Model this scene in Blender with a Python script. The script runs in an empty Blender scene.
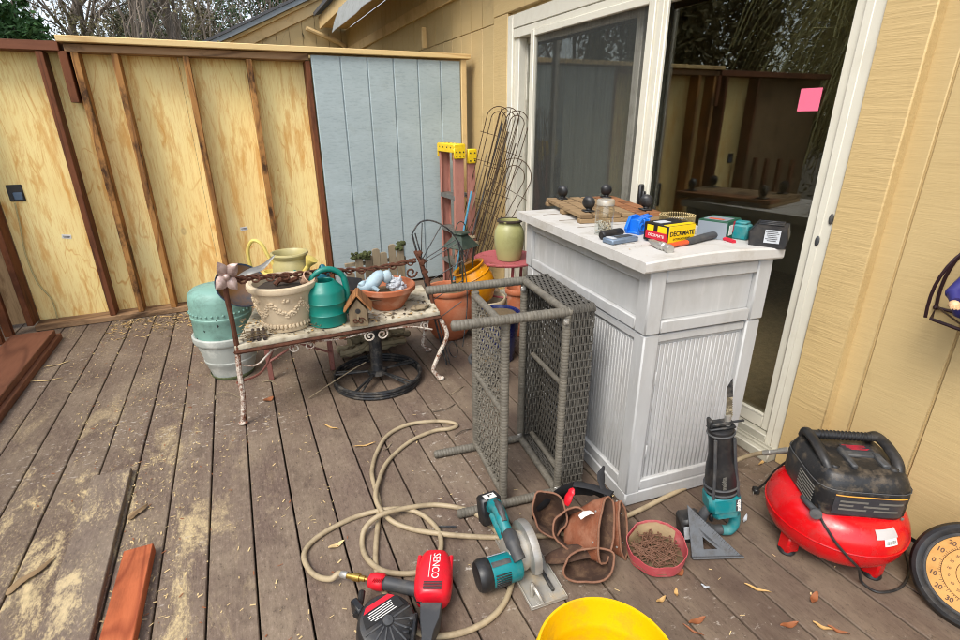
import bpy, bmesh, math, random
from mathutils import Matrix, Vector, noise
R_ = math.radians
PI = math.pi
rnd = random.Random(7)
scene = bpy.context.scene
COL = scene.collection

# ------------------------------------------------------------------ camera
H = 1.39
FPX = 514.0
yaw, pit, rol = R_(24.6), R_(21.37), R_(0.356)
fw = Vector((math.sin(yaw)*math.cos(pit), math.cos(yaw)*math.cos(pit), -math.sin(pit)))
rt = Vector((math.cos(yaw), -math.sin(yaw), 0.0))
dn = fw.cross(rt)
rt, dn = (rt*math.cos(rol)+dn*math.sin(rol)), (dn*math.cos(rol)-rt*math.sin(rol))
cam_d = bpy.data.cameras.new('camera')
cam = bpy.data.objects.new('camera', cam_d)
COL.objects.link(cam)
cam_d.sensor_width = 36.0
cam_d.lens = FPX/960*36.0
cam_d.clip_start = 0.02
cam_d.clip_end = 400
up = -dn
bk = -fw
cam.matrix_world = Matrix(((rt.x, up.x, bk.x, 0), (rt.y, up.y, bk.y, 0), (rt.z, up.z, bk.z, H), (0, 0, 0, 1)))
scene.camera = cam
CP = Vector((0, 0, H))

def ray(px, py):
    return rt*(px-480)+dn*(py-320)+fw*FPX
def G(px, py, z=0.0):            # survey of the photo: the point at height z seen there
    d = ray(px, py)
    return CP+d*((z-H)/d.z)
def PY(px, py, y):
    d = ray(px, py)
    return CP+d*(y/d.y)
def PX(px, py, x):
    d = ray(px, py)
    return CP+d*(x/d.x)

def chain(o):
    m = Matrix()
    while o is not None:
        m = o.matrix_basis @ m
        o = o.parent
    return m
# ------------------------------------------------------------------ mesh builder
class MB:
    def __init__(s):
        s.v = []; s.f = []; s.m = []; s.M = Matrix()
    def add(s, vs, fs, mi=0, M=None):
        n = len(s.v)
        T = s.M @ M if M is not None else s.M
        s.v.extend([T @ Vector(v) for v in vs])
        for f in fs:
            s.f.append(tuple(i+n for i in f)); s.m.append(mi)
        return s
    def box(s, c, size, rot=(0, 0, 0), mi=0, bev=0.0, M=None):
        hx, hy, hz = size[0]/2, size[1]/2, size[2]/2
        b = min(bev, hx*.9, hy*.9, hz*.9)
        from mathutils import Euler
        T = Matrix.Translation(c) @ Euler(rot).to_matrix().to_4x4()
        if M is not None: T = M @ T
        if b <= 0:
            vs = [(x*hx, y*hy, z*hz) for x in (-1, 1) for y in (-1, 1) for z in (-1, 1)]
            fs = [(0, 1, 3, 2), (4, 6, 7, 5), (0, 4, 5, 1), (2, 3, 7, 6), (0, 2, 6, 4), (1, 5, 7, 3)]
            return s.add(vs, fs, mi, T)
        vs = []; idx = {}
        for x in (-1, 1):
            for y in (-1, 1):
                for z in (-1, 1):
                    for k in range(3):
                        p = [x*(hx-b), y*(hy-b), z*(hz-b)]
                        p[k] = (x*hx, y*hy, z*hz)[k]
                        idx[(x, y, z, k)] = len(vs); vs.append(p)
        fs = []
        for k in range(3):
            a, c2 = (k+1) % 3, (k+2) % 3
            for sg in (-1, 1):
                q = []
                for u, w in ((-1, -1), (1, -1), (1, 1), (-1, 1)):
                    t = [0, 0, 0]; t[k] = sg; t[a] = u; t[c2] = w
                    q.append(idx[(t[0], t[1], t[2], k)])
                fs.append(tuple(q) if sg > 0 else tuple(reversed(q)))
        for k in range(3):            # edges running along axis k
            a, c2 = (k+1) % 3, (k+2) % 3
            for u in (-1, 1):
                for w in (-1, 1):
                    t0 = [0, 0, 0]; t0[k] = -1; t0[a] = u; t0[c2] = w
                    t1 = list(t0); t1[k] = 1
                    q = [idx[(*t0, a)], idx[(*t1, a)], idx[(*t1, c2)], idx[(*t0, c2)]]
                    fs.append(tuple(q) if u*w < 0 else tuple(reversed(q)))
        for x in (-1, 1):
            for y in (-1, 1):
                for z in (-1, 1):
                    q = [idx[(x, y, z, k)] for k in range(3)]
                    fs.append(tuple(q) if x*y*z > 0 else tuple(reversed(q)))
        return s.add(vs, fs, mi, T)
    def tube(s, pts, r, n=8, mi=0, closed=False, caps=True, flat=1.0, M=None):
        pts = [Vector(p) for p in pts]
        N = len(pts)
        rs = r if isinstance(r, (list, tuple)) else [r]*N
        tan = []
        for i in range(N):
            if closed: t = pts[(i+1) % N]-pts[i-1]
            elif i == 0: t = pts[1]-pts[0]
            elif i == N-1: t = pts[-1]-pts[-2]
            else: t = pts[i+1]-pts[i-1]
            if t.length < 1e-9: t = Vector((0, 0, 1))
            tan.append(t.normalized())
        ref = Vector((0, 0, 1)) if abs(tan[0].z) < .9 else Vector((1, 0, 0))
        nx = tan[0].cross(ref).normalized()
        vs = []; fs = []
        for i in range(N):
            nx = (nx-tan[i]*nx.dot(tan[i]))
            nx = nx.normalized() if nx.length > 1e-6 else tan[i].orthogonal().normalized()
            ny = tan[i].cross(nx)
            for k in range(n):
                a = 2*PI*k/n
                vs.append(pts[i]+(nx*math.cos(a)+ny*math.sin(a)*flat)*rs[i])
        L = N if closed else N-1
        for i in range(L):
            j = (i+1) % N
            for k in range(n):
                k2 = (k+1) % n
                fs.append((i*n+k, i*n+k2, j*n+k2, j*n+k))
        if caps and not closed:
            fs.append(tuple(reversed(range(n))))
            fs.append(tuple((N-1)*n+k for k in range(n)))
        return s.add(vs, fs, mi, M)
    def lathe(s, prof, n=40, mi=0, M=None, sx=1.0, sy=1.0, wob=0.0, seed=0, cap=True):
        vs = []; fs = []
        N = len(prof)
        for i, (r, z) in enumerate(prof):
            for k in range(n):
                a = 2*PI*k/n
                w = 1+wob*noise.noise((math.cos(a)*1.3+seed, math.sin(a)*1.3, z*6))
                vs.append((r*math.cos(a)*sx*w, r*math.sin(a)*sy*w, z))
        for i in range(N-1):
            for k in range(n):
                k2 = (k+1) % n
                fs.append((i*n+k, i*n+k2, (i+1)*n+k2, (i+1)*n+k))
        if cap:
            if prof[0][0] > 1e-5: fs.append(tuple(reversed(range(n))))
            if prof[-1][0] > 1e-5: fs.append(tuple((N-1)*n+k for k in range(n)))
        return s.add(vs, fs, mi, M)
    def prism(s, poly, h, mi=0, M=None, bev=0.0):
        n = len(poly)
        A = sum(poly[i][0]*poly[(i+1) % n][1]-poly[(i+1) % n][0]*poly[i][1] for i in range(n))
        if A < 0: poly = list(reversed(poly))
        if bev > 0:
            cx = sum(p[0] for p in poly)/n; cy = sum(p[1] for p in poly)/n
            def inset(p):
                d = Vector((cx-p[0], cy-p[1])); L = d.length or 1
                return (p[0]+d.x/L*bev, p[1]+d.y/L*bev)
            pin = [inset(p) for p in poly]
            rows = [[(*p, 0) for p in pin], [(*p, bev) for p in poly], [(*p, h-bev) for p in poly], [(*p, h) for p in pin]]
        else:
            rows = [[(*p, 0) for p in poly], [(*p, h) for p in poly]]
        vs = [v for r in rows for v in r]; fs = []
        for i in range(len(rows)-1):
            for k in range(n):
                k2 = (k+1) % n
                fs.append((i*n+k, i*n+k2, (i+1)*n+k2, (i+1)*n+k))
        fs.append(tuple(reversed(range(n))))
        fs.append(tuple((len(rows)-1)*n+k for k in range(n)))
        return s.add(vs, fs, mi, M)
    def ell(s, c, r, n=14, mi=0, M=None, wob=0.0, seed=0):
        if not isinstance(r, (tuple, list)): r = (r, r, r)
        vs = [(c[0], c[1], c[2]-r[2])]; fs = []
        m = max(4, n//2)
        for i in range(1, m):
            p = -PI/2+PI*i/m
            for k in range(n):
                a = 2*PI*k/n
                d = Vector((math.cos(p)*math.cos(a), math.cos(p)*math.sin(a), math.sin(p)))
                w = 1+wob*noise.noise(d*1.7+Vector((seed, seed*.7, 0)))
                vs.append((c[0]+r[0]*d.x*w, c[1]+r[1]*d.y*w, c[2]+r[2]*d.z*w))
        vs.append((c[0], c[1], c[2]+r[2])); T = len(vs)-1
        for k in range(n):
            k2 = (k+1) % n
            fs.append((0, 1+k2, 1+k))
            fs.append((T, 1+(m-2)*n+k, 1+(m-2)*n+k2))
            for i in range(m-2):
                fs.append((1+i*n+k, 1+i*n+k2, 1+(i+1)*n+k2, 1+(i+1)*n+k))
        return s.add(vs, fs, mi, M)
    def build(s, name, mats, parent=None, world=False, angle=38, smooth=True):
        me = bpy.data.meshes.new(name)
        vs = s.v
        if world and parent is not None:
            inv = chain(parent).inverted()
            vs = [inv @ v for v in vs]
        me.from_pydata([tuple(v) for v in vs], [], s.f)
        if not isinstance(mats, (list, tuple)): mats = [mats]
        for m in mats: me.materials.append(m)
        me.polygons.foreach_set('material_index', s.m)
        if smooth:
            me.polygons.foreach_set('use_smooth', [True]*len(s.f))
            me.set_sharp_from_angle(angle=R_(angle))
        me.update()
        o = bpy.data.objects.new(name, me)
        COL.objects.link(o)
        if parent is not None: o.parent = parent
        return o

def T(name, label, cat, loc=(0, 0, 0), rz=0.0, group=None, rot=None):
    o = bpy.data.objects.new(name, None)
    COL.objects.link(o)
    o.empty_display_size = .05
    o.matrix_basis = Matrix.Translation(loc) @ (rot if rot is not None else Matrix.Rotation(rz, 4, 'Z'))
    o['label'] = label; o['category'] = cat
    if group: o['group'] = group
    return o
def tag(o, label, cat, group=None):
    o['label'] = label; o['category'] = cat
    if group: o['group'] = group
    return o
def struct(o, kind='structure'):
    o['kind'] = kind
    return o
def frame(x, z=None, o=(0, 0, 0)):
    """matrix whose local z runs along x (a direction)"""
    d = Vector(x).normalized()
    q = d.to_track_quat('Z', 'Y')
    return Matrix.Translation(o) @ q.to_matrix().to_4x4()
def basis(X, Y, Z, o):
    X = Vector(X); Y = Vector(Y); Z = Vector(Z)
    return Matrix(((X.x, Y.x, Z.x, o[0]), (X.y, Y.y, Z.y, o[1]), (X.z, Y.z, Z.z, o[2]), (0, 0, 0, 1)))
def arc(c, r, a0, a1, n=16, X=(1, 0, 0), Y=(0, 1, 0)):
    X = Vector(X); Y = Vector(Y); c = Vector(c)
    return [c+X*(r*math.cos(a0+(a1-a0)*i/n))+Y*(r*math.sin(a0+(a1-a0)*i/n)) for i in range(n+1)]
def spline(ctrl, per=8, closed=False):
    P = [Vector(p) for p in ctrl]; out = []
    n = len(P); L = n if closed else n-1
    for i in range(L):
        p0 = P[i-1] if (i > 0 or closed) else P[0]
        p1 = P[i]; p2 = P[(i+1) % n]
        p3 = P[(i+2) % n] if (closed or i+2 < n) else P[-1]
        for k in range(per):
            t = k/per
            out.append(.5*((2*p1)+(-p0+p2)*t+(2*p0-5*p1+4*p2-p3)*t*t+(-p0+3*p1-3*p2+p3)*t**3))
    if not closed: out.append(P[-1])
    return out
def text(body, size, M, mat, parent=None, name='lettering', ext=.0004, align='CENTER', sx=1.0, world=False, bold=0.0):
    cu = bpy.data.curves.new('text', 'FONT')
    cu.body = body; cu.size = size; cu.align_x = align; cu.align_y = 'CENTER'; cu.extrude = ext
    cu.offset = bold; cu.resolution_u = 3
    to = bpy.data.objects.new('text', cu)
    COL.objects.link(to)
    dg = bpy.context.evaluated_depsgraph_get()
    me = bpy.data.meshes.new_from_object(to.evaluated_get(dg))
    bpy.data.objects.remove(to)
    bpy.data.curves.remove(cu)
    Q = M @ Matrix.Diagonal((sx, 1, 1, 1))
    if world and parent is not None: Q = chain(parent).inverted() @ Q
    me.transform(Q)
    me.name = name
    me.materials.clear(); me.materials.append(mat)
    o = bpy.data.objects.new(name, me)
    COL.objects.link(o)
    if parent is not None: o.parent = parent
    return o

# ------------------------------------------------------------------ materials
def lin(c):
    c /= 255.0
    return c/12.92 if c <= .04045 else ((c+.055)/1.055)**2.4
def S(r, g, b, k=1.0):
    return (lin(r)*k, lin(g)*k, lin(b)*k, 1)
class NT:
    def __init__(s, name):
        s.mat = bpy.data.materials.new(name); s.mat.use_nodes = True
        s.nt = s.mat.node_tree; s.nt.nodes.clear()
        s.out = s.n('ShaderNodeOutputMaterial')
        s.p = s.n('ShaderNodeBsdfPrincipled')
        s.l(s.p.outputs[0], s.out.inputs[0])
        s.tc = s.n('ShaderNodeTexCoord')
        s.co = s.tc.outputs['Object']
    def n(s, t, **kw):
        nd = s.nt.nodes.new(t)
        for k, v in kw.items(): setattr(nd, k, v)
        return nd
    def l(s, a, b): s.nt.links.new(a, b)
    def setv(s, inp, v):
        if hasattr(v, 'links') or isinstance(v, bpy.types.NodeSocket): s.l(v, inp)
        else: inp.default_value = v
    def map(s, scale=(1, 1, 1), rot=(0, 0, 0), loc=(0, 0, 0), co=None):
        m = s.n('ShaderNodeMapping')
        s.l(co if co is not None else s.co, m.inputs[0])
        m.inputs['Scale'].default_value = scale; m.inputs['Rotation'].default_value = rot; m.inputs['Location'].default_value = loc
        return m.outputs[0]
    def noise(s, scale=5, det=3, rough=.55, co=None, dist=0.0):
        m = s.n('ShaderNodeTexNoise')
        s.l(co if co is not None else s.co, m.inputs['Vector'])
        m.inputs['Scale'].default_value = scale; m.inputs['Detail'].default_value = det
        m.inputs['Roughness'].default_value = rough; m.inputs['Distortion'].default_value = dist
        return m.outputs[0]
    def ramp(s, f, stops, interp='LINEAR'):
        m = s.n('ShaderNodeValToRGB'); s.l(f, m.inputs[0])
        cr = m.color_ramp; cr.interpolation = interp
        while len(cr.elements) > 1: cr.elements.remove(cr.elements[-1])
        for i, (p, c) in enumerate(stops):
            e = cr.elements[0] if i == 0 else cr.elements.new(p)
            e.position = p
            e.color = c if isinstance(c, (tuple, list)) else (c, c, c, 1)
        return m.outputs[0]
    def math(s, op, a, b=0.0, c=None):
        m = s.n('ShaderNodeMath', operation=op)
        s.setv(m.inputs[0], a); s.setv(m.inputs[1], b)
        if c is not None: s.setv(m.inputs[2], c)
        return m.outputs[0]
    def mix(s, f, a, b, blend='MIX'):
        m = s.n('ShaderNodeMix', data_type='RGBA', blend_type=blend)
        s.setv(m.inputs[0], f); s.setv(m.inputs[6], a); s.setv(m.inputs[7], b)
        return m.outputs[2]
    def bump(s, h, strength=.3, dist=.01, prev=None):
        m = s.n('ShaderNodeBump')
        m.inputs['Strength'].default_value = strength; m.inputs['Distance'].default_value = dist
        s.l(h, m.inputs['Height'])
        if prev is not None: s.l(prev, m.inputs['Normal'])
        return m.outputs[0]
    def fin(s, col=None, rough=None, metal=None, nrm=None, spec=None):
        if col is not None: s.setv(s.p.inputs['Base Color'], col)
        if rough is not None: s.setv(s.p.inputs['Roughness'], rough)
        if metal is not None: s.setv(s.p.inputs['Metallic'], metal)
        if spec is not None: s.setv(s.p.inputs['Specular IOR Level'], spec)
        if nrm is not None: s.l(nrm, s.p.inputs['Normal'])
        return s.mat
def pm(name, c, rough=.55, metal=0.0, var=.18, vs=9, dirt=None, damt=.35, ds=6, bump=.15, bs=90, spec=None, st=(1, 1, 1)):
    """painted / plastic / metal surface: colour drift, patches of dirt, fine grain"""
    t = NT(name)
    f = t.noise(vs, 4, .6, t.map(st))
    c1 = tuple(x*(1-var) for x in c[:3])+(1,); c2 = tuple(min(1, x*(1+var)) for x in c[:3])+(1,)
    col = t.mix(f, c1, c2)
    rg = rough
    if dirt is not None:
        d = t.ramp(t.noise(ds, 6, .68, t.map(st, loc=(3, 1, 2))), [(.5-.02, 0.0), (.68, 1.0)])
        col = t.mix(t.math('MULTIPLY', d, damt), col, dirt)
        rg = t.math('MULTIPLY_ADD', d, .25, rough)
    nr = t.bump(t.noise(bs, 3, .6, t.map(st)), bump, .002) if bump > 0 else None
    return t.fin(col, rg, metal, nr, spec)
def woodmat(name, c1, c2, c3, axis='z', fine=60, rough=.75, knots=.5, stain=0.0, bump=.25, cath=10.0):
    """timber: long grain along one axis, thin darker growth rings, a few knots"""
    t = NT(name)
    k = {'x': (.12, 1, 1), 'y': (1, .12, 1), 'z': (1, 1, .12)}[axis]
    oi = t.n('ShaderNodeObjectInfo')
    off = t.n('ShaderNodeVectorMath', operation='SCALE')
    cmb = t.n('ShaderNodeCombineXYZ')
    for i in range(3): t.l(oi.outputs['Random'], cmb.inputs[i])
    t.l(cmb.outputs[0], off.inputs[0]); off.inputs['Scale'].default_value = 37.0
    ad = t.n('ShaderNodeVectorMath', operation='ADD'); t.l(t.co, ad.inputs[0]); t.l(off.outputs[0], ad.inputs[1])
    base = ad.outputs[0]
    g = t.noise(fine, 4, .6, t.map(k, co=base))
    low = t.noise(3.2, 2, .5, t.map(tuple(x if x < 1 else 1 for x in k), co=base), .6)
    ring = t.math('PINGPONG', t.math('MULTIPLY', low, cath), .5)
    rl = t.ramp(ring, [(0, 0.0), (.36, .05), (.46, .8), (.5, 1.0)])
    col = t.mix(g, c1, c2)
    col = t.mix(t.math('MULTIPLY', rl, .65), col, c3)
    if knots > 0:
        vo = t.n('ShaderNodeTexVoronoi'); vo.inputs['Scale'].default_value = 2.6
        t.l(t.map((1, 1, .75) if axis == 'z' else (1, 1, 1), co=base), vo.inputs['Vector'])
        kn = t.ramp(vo.outputs['Distance'], [(0, 1.0), (.035, 1.0), (.06, .35), (.1, 0.0)])
        col = t.mix(t.math('MULTIPLY', kn, knots), col, tuple(x*.35 for x in c3[:3])+(1,))
    if stain > 0:
        sn = t.ramp(t.noise(5.5, 6, .7, t.map(tuple(x if x == 1 else .45 for x in k), co=base)), [(.50, 0.0), (.62, stain)])
        col = t.mix(sn, col, tuple(x*.28 for x in c3[:3])+(1,))
    nr = t.bump(g, bump, .003)
    return t.fin(col, rough, 0, nr, .3)
# ---- surface library
M = {}
PLY1, PLY2, PLY3 = S(240, 210, 148, .98), S(250, 228, 174, 1.0), S(200, 142, 72, .85)
def plymat(name, c1, c2, c3, c4):
    """rotary cut softwood ply: pale sheet, short vertical flame flecks, faint cathedral lines, football knots"""
    t = NT(name)
    oi = t.n('ShaderNodeObjectInfo'); cmb = t.n('ShaderNodeCombineXYZ')
    for i in range(3): t.l(oi.outputs['Random'], cmb.inputs[i])
    sc = t.n('ShaderNodeVectorMath', operation='SCALE'); t.l(cmb.outputs[0], sc.inputs[0]); sc.inputs['Scale'].default_value = 41.0
    ad = t.n('ShaderNodeVectorMath', operation='ADD'); t.l(t.co, ad.inputs[0]); t.l(sc.outputs[0], ad.inputs[1])
    B = ad.outputs[0]
    fine = t.noise(120, 5, .7, t.map((1, 1, .06), co=B))
    broad = t.noise(3.0, 4, .6, t.map((1, 1, .5), co=B))
    c = t.mix(broad, c1, c2)
    c = t.mix(t.ramp(fine, [(.30, .55), (.52, 0.0)]), c, c3)
    fl = t.noise(13, 6, .7, t.map((1, 1, .17), co=B), .25)
    c = t.mix(t.ramp(fl, [(.52, 0.0), (.58, .45), (.68, .8)]), c, c3)
    low = t.noise(3.4, 3, .5, t.map((1, 1, .22), co=B), .8)
    ring = t.math('PINGPONG', t.math('MULTIPLY', low, 9.0), .5)
    brk = t.ramp(t.noise(9, 3, .6, t.map((1, 1, .5), co=B)), [(.4, 0.0), (.6, 1.0)])
    c = t.mix(t.math('MULTIPLY', t.ramp(ring, [(.42, 0.0), (.47, .5), (.5, .75)]), brk), c, c3)
    vo = t.n('ShaderNodeTexVoronoi'); vo.inputs['Scale'].default_value = 3.3; t.l(t.map((1, 1, .6), co=B), vo.inputs['Vector'])
    c = t.mix(t.ramp(vo.outputs['Distance'], [(0, .85), (.022, .7), (.05, .25), (.06, .4), (.085, 0.0)]), c, c4)
    c = t.mix(t.ramp(t.noise(1.3, 3, .6, t.map((1, 1, .6), loc=(3, 1, 7), co=B)), [(.5, 0.0), (.75, .35)]), c, c3)
    return t.fin(c, .7, 0, t.bump(fine, .25, .002), .25)
M['ply'] = plymat('plywood', S(246, 218, 140, 1.0), S(254, 236, 172, 1.0), S(216, 154, 70, 1.0), S(150, 96, 50, .85))
M['ply_old'] = plymat('weathered plywood', S(150, 122, 88, .8), S(175, 146, 110, .8), S(110, 80, 52, .8), S(70, 48, 34, .8))
M['pine'] = woodmat('pine stud', S(158, 104, 54, .8), S(200, 148, 84, .85), S(96, 54, 26, .7), 'z', 45, .7, .9, stain=.9, cath=12)
M['pine_x'] = woodmat('pale pine cap', S(226, 192, 130, .85), S(240, 212, 155, .85), S(196, 150, 90, .8), 'x', 50, .65, .35, cath=7)
M['plate'] = woodmat('grey brown plate', S(140, 106, 76, .95), S(180, 146, 108, .95), S(84, 56, 36, .8), 'x', 45, .8, .6, stain=.7, cath=9)
M['brown'] = woodmat('brown stained stud', S(106, 60, 34, .85), S(134, 80, 48, .85), S(74, 40, 22, .8), 'z', 45, .7, .4, stain=.5, cath=9)
M['brown_x'] = woodmat('brown stained plate', S(104, 62, 42, .95), S(134, 84, 58, .95), S(70, 40, 28, .8), 'x', 45, .7, .3, cath=9)
M['redwood'] = woodmat('red brown lumber', S(112, 68, 48, .85), S(140, 92, 68, .85), S(90, 54, 38, .8), 'y', 60, .62, .2, stain=.35, cath=6)
M['cedar'] = woodmat('fresh orange cedar', S(168, 84, 48, .85), S(216, 122, 78, .85), S(140, 62, 36, .8), 'y', 38, .8, .3, stain=.3, bump=1.0, cath=11)
M['greyplank'] = woodmat('loose deck plank', S(122, 108, 98, .7), S(150, 134, 118, .7), S(96, 80, 70, .7), 'y', 60, .75, .25, cath=6)
M['oldwood'] = woodmat('weathered grey wood', S(138, 122, 98, .75), S(172, 155, 126, .75), S(84, 72, 56, .7), 'z', 60, .85, .5, bump=.8, cath=10)
M['oldwood_x'] = woodmat('weathered slat', S(146, 118, 84, .75), S(178, 150, 112, .75), S(90, 66, 44, .7), 'x', 60, .85, .5, bump=.8, cath=10)
M['rustwood'] = woodmat('rust stained slat', S(150, 96, 60, .75), S(170, 120, 80, .75), S(96, 56, 34, .7), 'x', 60, .85, .5, bump=.8, cath=10)

def deck_mat(nm='composite deck boards', lift=0.0):
    t = NT(nm)
    sp = t.n('ShaderNodeSeparateXYZ'); t.l(t.co, sp.inputs[0])
    bi = t.math('FLOOR', t.math('DIVIDE', sp.outputs[0], .1444))
    wn = t.n('ShaderNodeTexWhiteNoise', noise_dimensions='1D'); t.l(bi, wn.inputs['W'])
    sh = t.n('ShaderNodeCombineXYZ'); t.l(t.math('MULTIPLY', wn.outputs[0], 9.0), sh.inputs[1])
    ad = t.n('ShaderNodeVectorMath', operation='ADD'); t.l(t.co, ad.inputs[0]); t.l(sh.outputs[0], ad.inputs[1])
    grain = t.noise(120, 4, .62, t.map((1, .05, 1), co=ad.outputs[0]))
    blot = t.noise(5, 5, .62, t.map((1, .5, 1), co=ad.outputs[0]))
    c = t.mix(grain, S(80, 65, 56), S(124, 105, 93))
    c = t.mix(t.math('MULTIPLY_ADD', wn.outputs[0], .4, .05), c, S(84, 68, 55))
    c = t.mix(t.ramp(blot, [(.35, 0.0), (.7, .55)]), c, S(150, 134, 112))
    # ingrained pale dust and dark grit over all the boards
    g2 = t.noise(75, 8, .88, t.map((1, .45, 1)))
    rgt = t.ramp(t.math('MULTIPLY_ADD', sp.outputs[0], .5, .25), [(.1, 1.0), (.75, .35)])
    c = t.mix(t.math('MULTIPLY', t.ramp(g2, [(.54, 0.0), (.60, .36), (.72, .7)]), rgt), c, S(172, 154, 136))
    c = t.mix(t.ramp(g2, [(.36, .8), (.46, 0.0)]), c, S(58, 48, 38))
    # sawdust, heaviest where the cutting was done at the near left
    dx = t.math('MULTIPLY', t.math('ADD', sp.outputs[0], .78), 1.25); dy = t.math('MULTIPLY', t.math('ADD', sp.outputs[1], -1.55), .62)
    dist = t.math('SQRT', t.math('ADD', t.math('MULTIPLY', dx, dx), t.math('MULTIPLY', dy, dy)))
    near = t.ramp(dist, [(0.0, 1.0), (.35, .85), (.9, .25), (1.35, 0.0)])
    left = t.ramp(t.math('MULTIPLY_ADD', sp.outputs[0], -.5, .4), [(.2, .0), (.55, .42), (.9, .42)])
    far = t.ramp(t.math('MULTIPLY', t.math('ADD', sp.outputs[1], -3.0), .7), [(0.0, 0.0), (.5, .25), (1.0, .6)])
    reg = t.math('MAXIMUM', t.math('MAXIMUM', near, left), t.math('MULTIPLY', far, t.ramp(t.math('MULTIPLY_ADD', sp.outputs[0], -.5, .5), [(.25, 0.0), (.5, 1.0)])))
    spk = t.noise(110, 7, .88, t.map((1, .5, 1), (0, 0, .5)))
    pat = t.noise(3.6, 7, .72, t.map((1.8, .8, 1), (0, 0, .55)), .5)
    m1 = t.math('MULTIPLY', t.ramp(pat, [(.36, .2), (.5, .5), (.62, 1.0)]), reg)
    thr = t.math('SUBTRACT', spk, t.math('MULTIPLY_ADD', m1, -.34, .66))
    dust = t.ramp(t.math('MULTIPLY', thr, 8.0), [(0, 0.0), (1, 1.0)])
    dc_ = t.mix(t.noise(60, 3, .7), S(176, 152, 112), S(226, 204, 156))
    c = t.mix(t.math('MULTIPLY', dust, .85), c, dc_)
    pile = t.math('MULTIPLY', t.ramp(pat, [(.52, 0.0), (.62, .6), (.78, .9)]), near)
    c = t.mix(pile, c, t.mix(t.noise(140, 5, .8), S(184, 158, 112), S(234, 214, 168)))
    # paint flecks and pale scuffs
    fl = t.ramp(t.noise(34, 5, .7, t.map((.7, 1.5, 1), (0, 0, .3), (5, 3, 0))), [(.60, 0.0), (.65, 1.0)])
    zone = t.ramp(t.noise(1.6, 2, .5, t.map((1, 1, 1), loc=(4, 9, 0))), [(.5, 0.0), (.62, 1.0)])
    c = t.mix(t.math('MULTIPLY', t.math('MULTIPLY', fl, zone), .7), c, S(206, 196, 182))
    # old damp stains, plus a mild darkening of the boards towards the house wall
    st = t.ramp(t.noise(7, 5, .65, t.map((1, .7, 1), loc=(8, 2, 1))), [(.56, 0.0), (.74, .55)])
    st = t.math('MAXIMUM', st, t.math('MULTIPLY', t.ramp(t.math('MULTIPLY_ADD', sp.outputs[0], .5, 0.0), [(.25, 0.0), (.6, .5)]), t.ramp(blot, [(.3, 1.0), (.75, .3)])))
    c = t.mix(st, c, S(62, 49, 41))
    if lift > 0: c = t.mix(lift, c, S(196, 186, 174))
    nr = t.bump(grain, .5, .0025)
    nr = t.bump(dust, .35, .002, nr)
    return t.fin(c, .72, 0, nr, .3)
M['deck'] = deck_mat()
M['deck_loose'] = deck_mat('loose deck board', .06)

def siding_mat(name, c, c2, along='y', groove=.9, rough=.62):
    t = NT(name)
    k = (1, .07, 1) if along == 'y' else (.07, 1, 1)
    g1 = t.noise(85, 5, .66, t.map(k)); g2 = t.noise(34, 5, .66, t.map(k, loc=(2, 2, 2)))
    lines = t.ramp(g2, [(.3, 0.0), (.5, .6), (.56, 1.0), (.62, .5), (.8, .3)])
    v = t.noise(2.2, 4, .6)
    col = t.mix(v, c, c2)
    col = t.mix(t.ramp(g1, [(.3, .08), (.45, 0.0)]), col, tuple(x*.55 for x in c[:3])+(1,))
    d = t.ramp(t.noise(5, 6, .7, t.map((1, 1, .6), loc=(1, 7, 3))), [(.58, 0.0), (.75, .4)])
    col = t.mix(d, col, tuple(x*.6 for x in c[:3])+(1,))
    nr = t.bump(lines, groove, .006); nr = t.bump(g1, .3, .003, nr)
    return t.fin(col, rough, 0, nr, .35)
TAN1, TAN2 = S(208, 180, 126, .77), S(216, 190, 138, .77)
M['tan_y'] = siding_mat('tan painted siding', TAN1, TAN2, 'y', .09)
M['tan_rough'] = siding_mat('tan rough sawn trim', S(210, 180, 124, .78), S(218, 190, 136, .78), 'y', .24)
M['tan_x'] = siding_mat('tan painted gable', TAN1, TAN2, 'x', .16)
M['tan_trim'] = pm('tan painted trim', S(214, 184, 130, .95), .6, var=.08, vs=5, dirt=S(150, 126, 88), damt=.3)
def blue_mat():
    t = NT('primed blue grey siding')
    g = t.noise(70, 5, .68, t.map((.22, 1, 1)))
    p = t.noise(3.2, 5, .65, t.map((1, 1, 1.4)))
    c = t.mix(p, S(146, 160, 162), S(176, 188, 188))
    c = t.mix(t.ramp(g, [(.34, .28), (.5, 0.0), (.62, .0), (.75, .2)]), c, S(112, 122, 124))
    c = t.mix(t.ramp(t.noise(11, 6, .7, t.map((.5, 1, 1), loc=(2, 8, 1))), [(.55, 0.0), (.7, .4)]), c, S(176, 190, 192))
    c = t.mix(t.ramp(t.noise(4, 6, .7, t.map((.8, 1, 1.2), loc=(6, 1, 5))), [(.58, 0.0), (.72, .4)]), c, S(134, 140, 132))
    return t.fin(c, .7, 0, t.bump(g, .5, .003), .3)
M['blue_siding'] = blue_mat()
M['vinyl'] = pm('almond vinyl frame', S(222, 217, 200, .9), .42, var=.03, vs=3, dirt=S(170, 160, 136), damt=.18, ds=9, bump=0)
M['vinyl_old'] = pm('old vinyl rail', S(186, 182, 166, .85), .5, var=.06, vs=4, dirt=S(120, 110, 92), damt=.5, ds=12, bump=0)
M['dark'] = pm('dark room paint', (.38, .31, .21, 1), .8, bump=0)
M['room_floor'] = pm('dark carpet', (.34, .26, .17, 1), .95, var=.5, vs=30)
M['curtain'] = pm('dim drape', (.16, .16, .145, 1), .9, bump=0)
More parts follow.
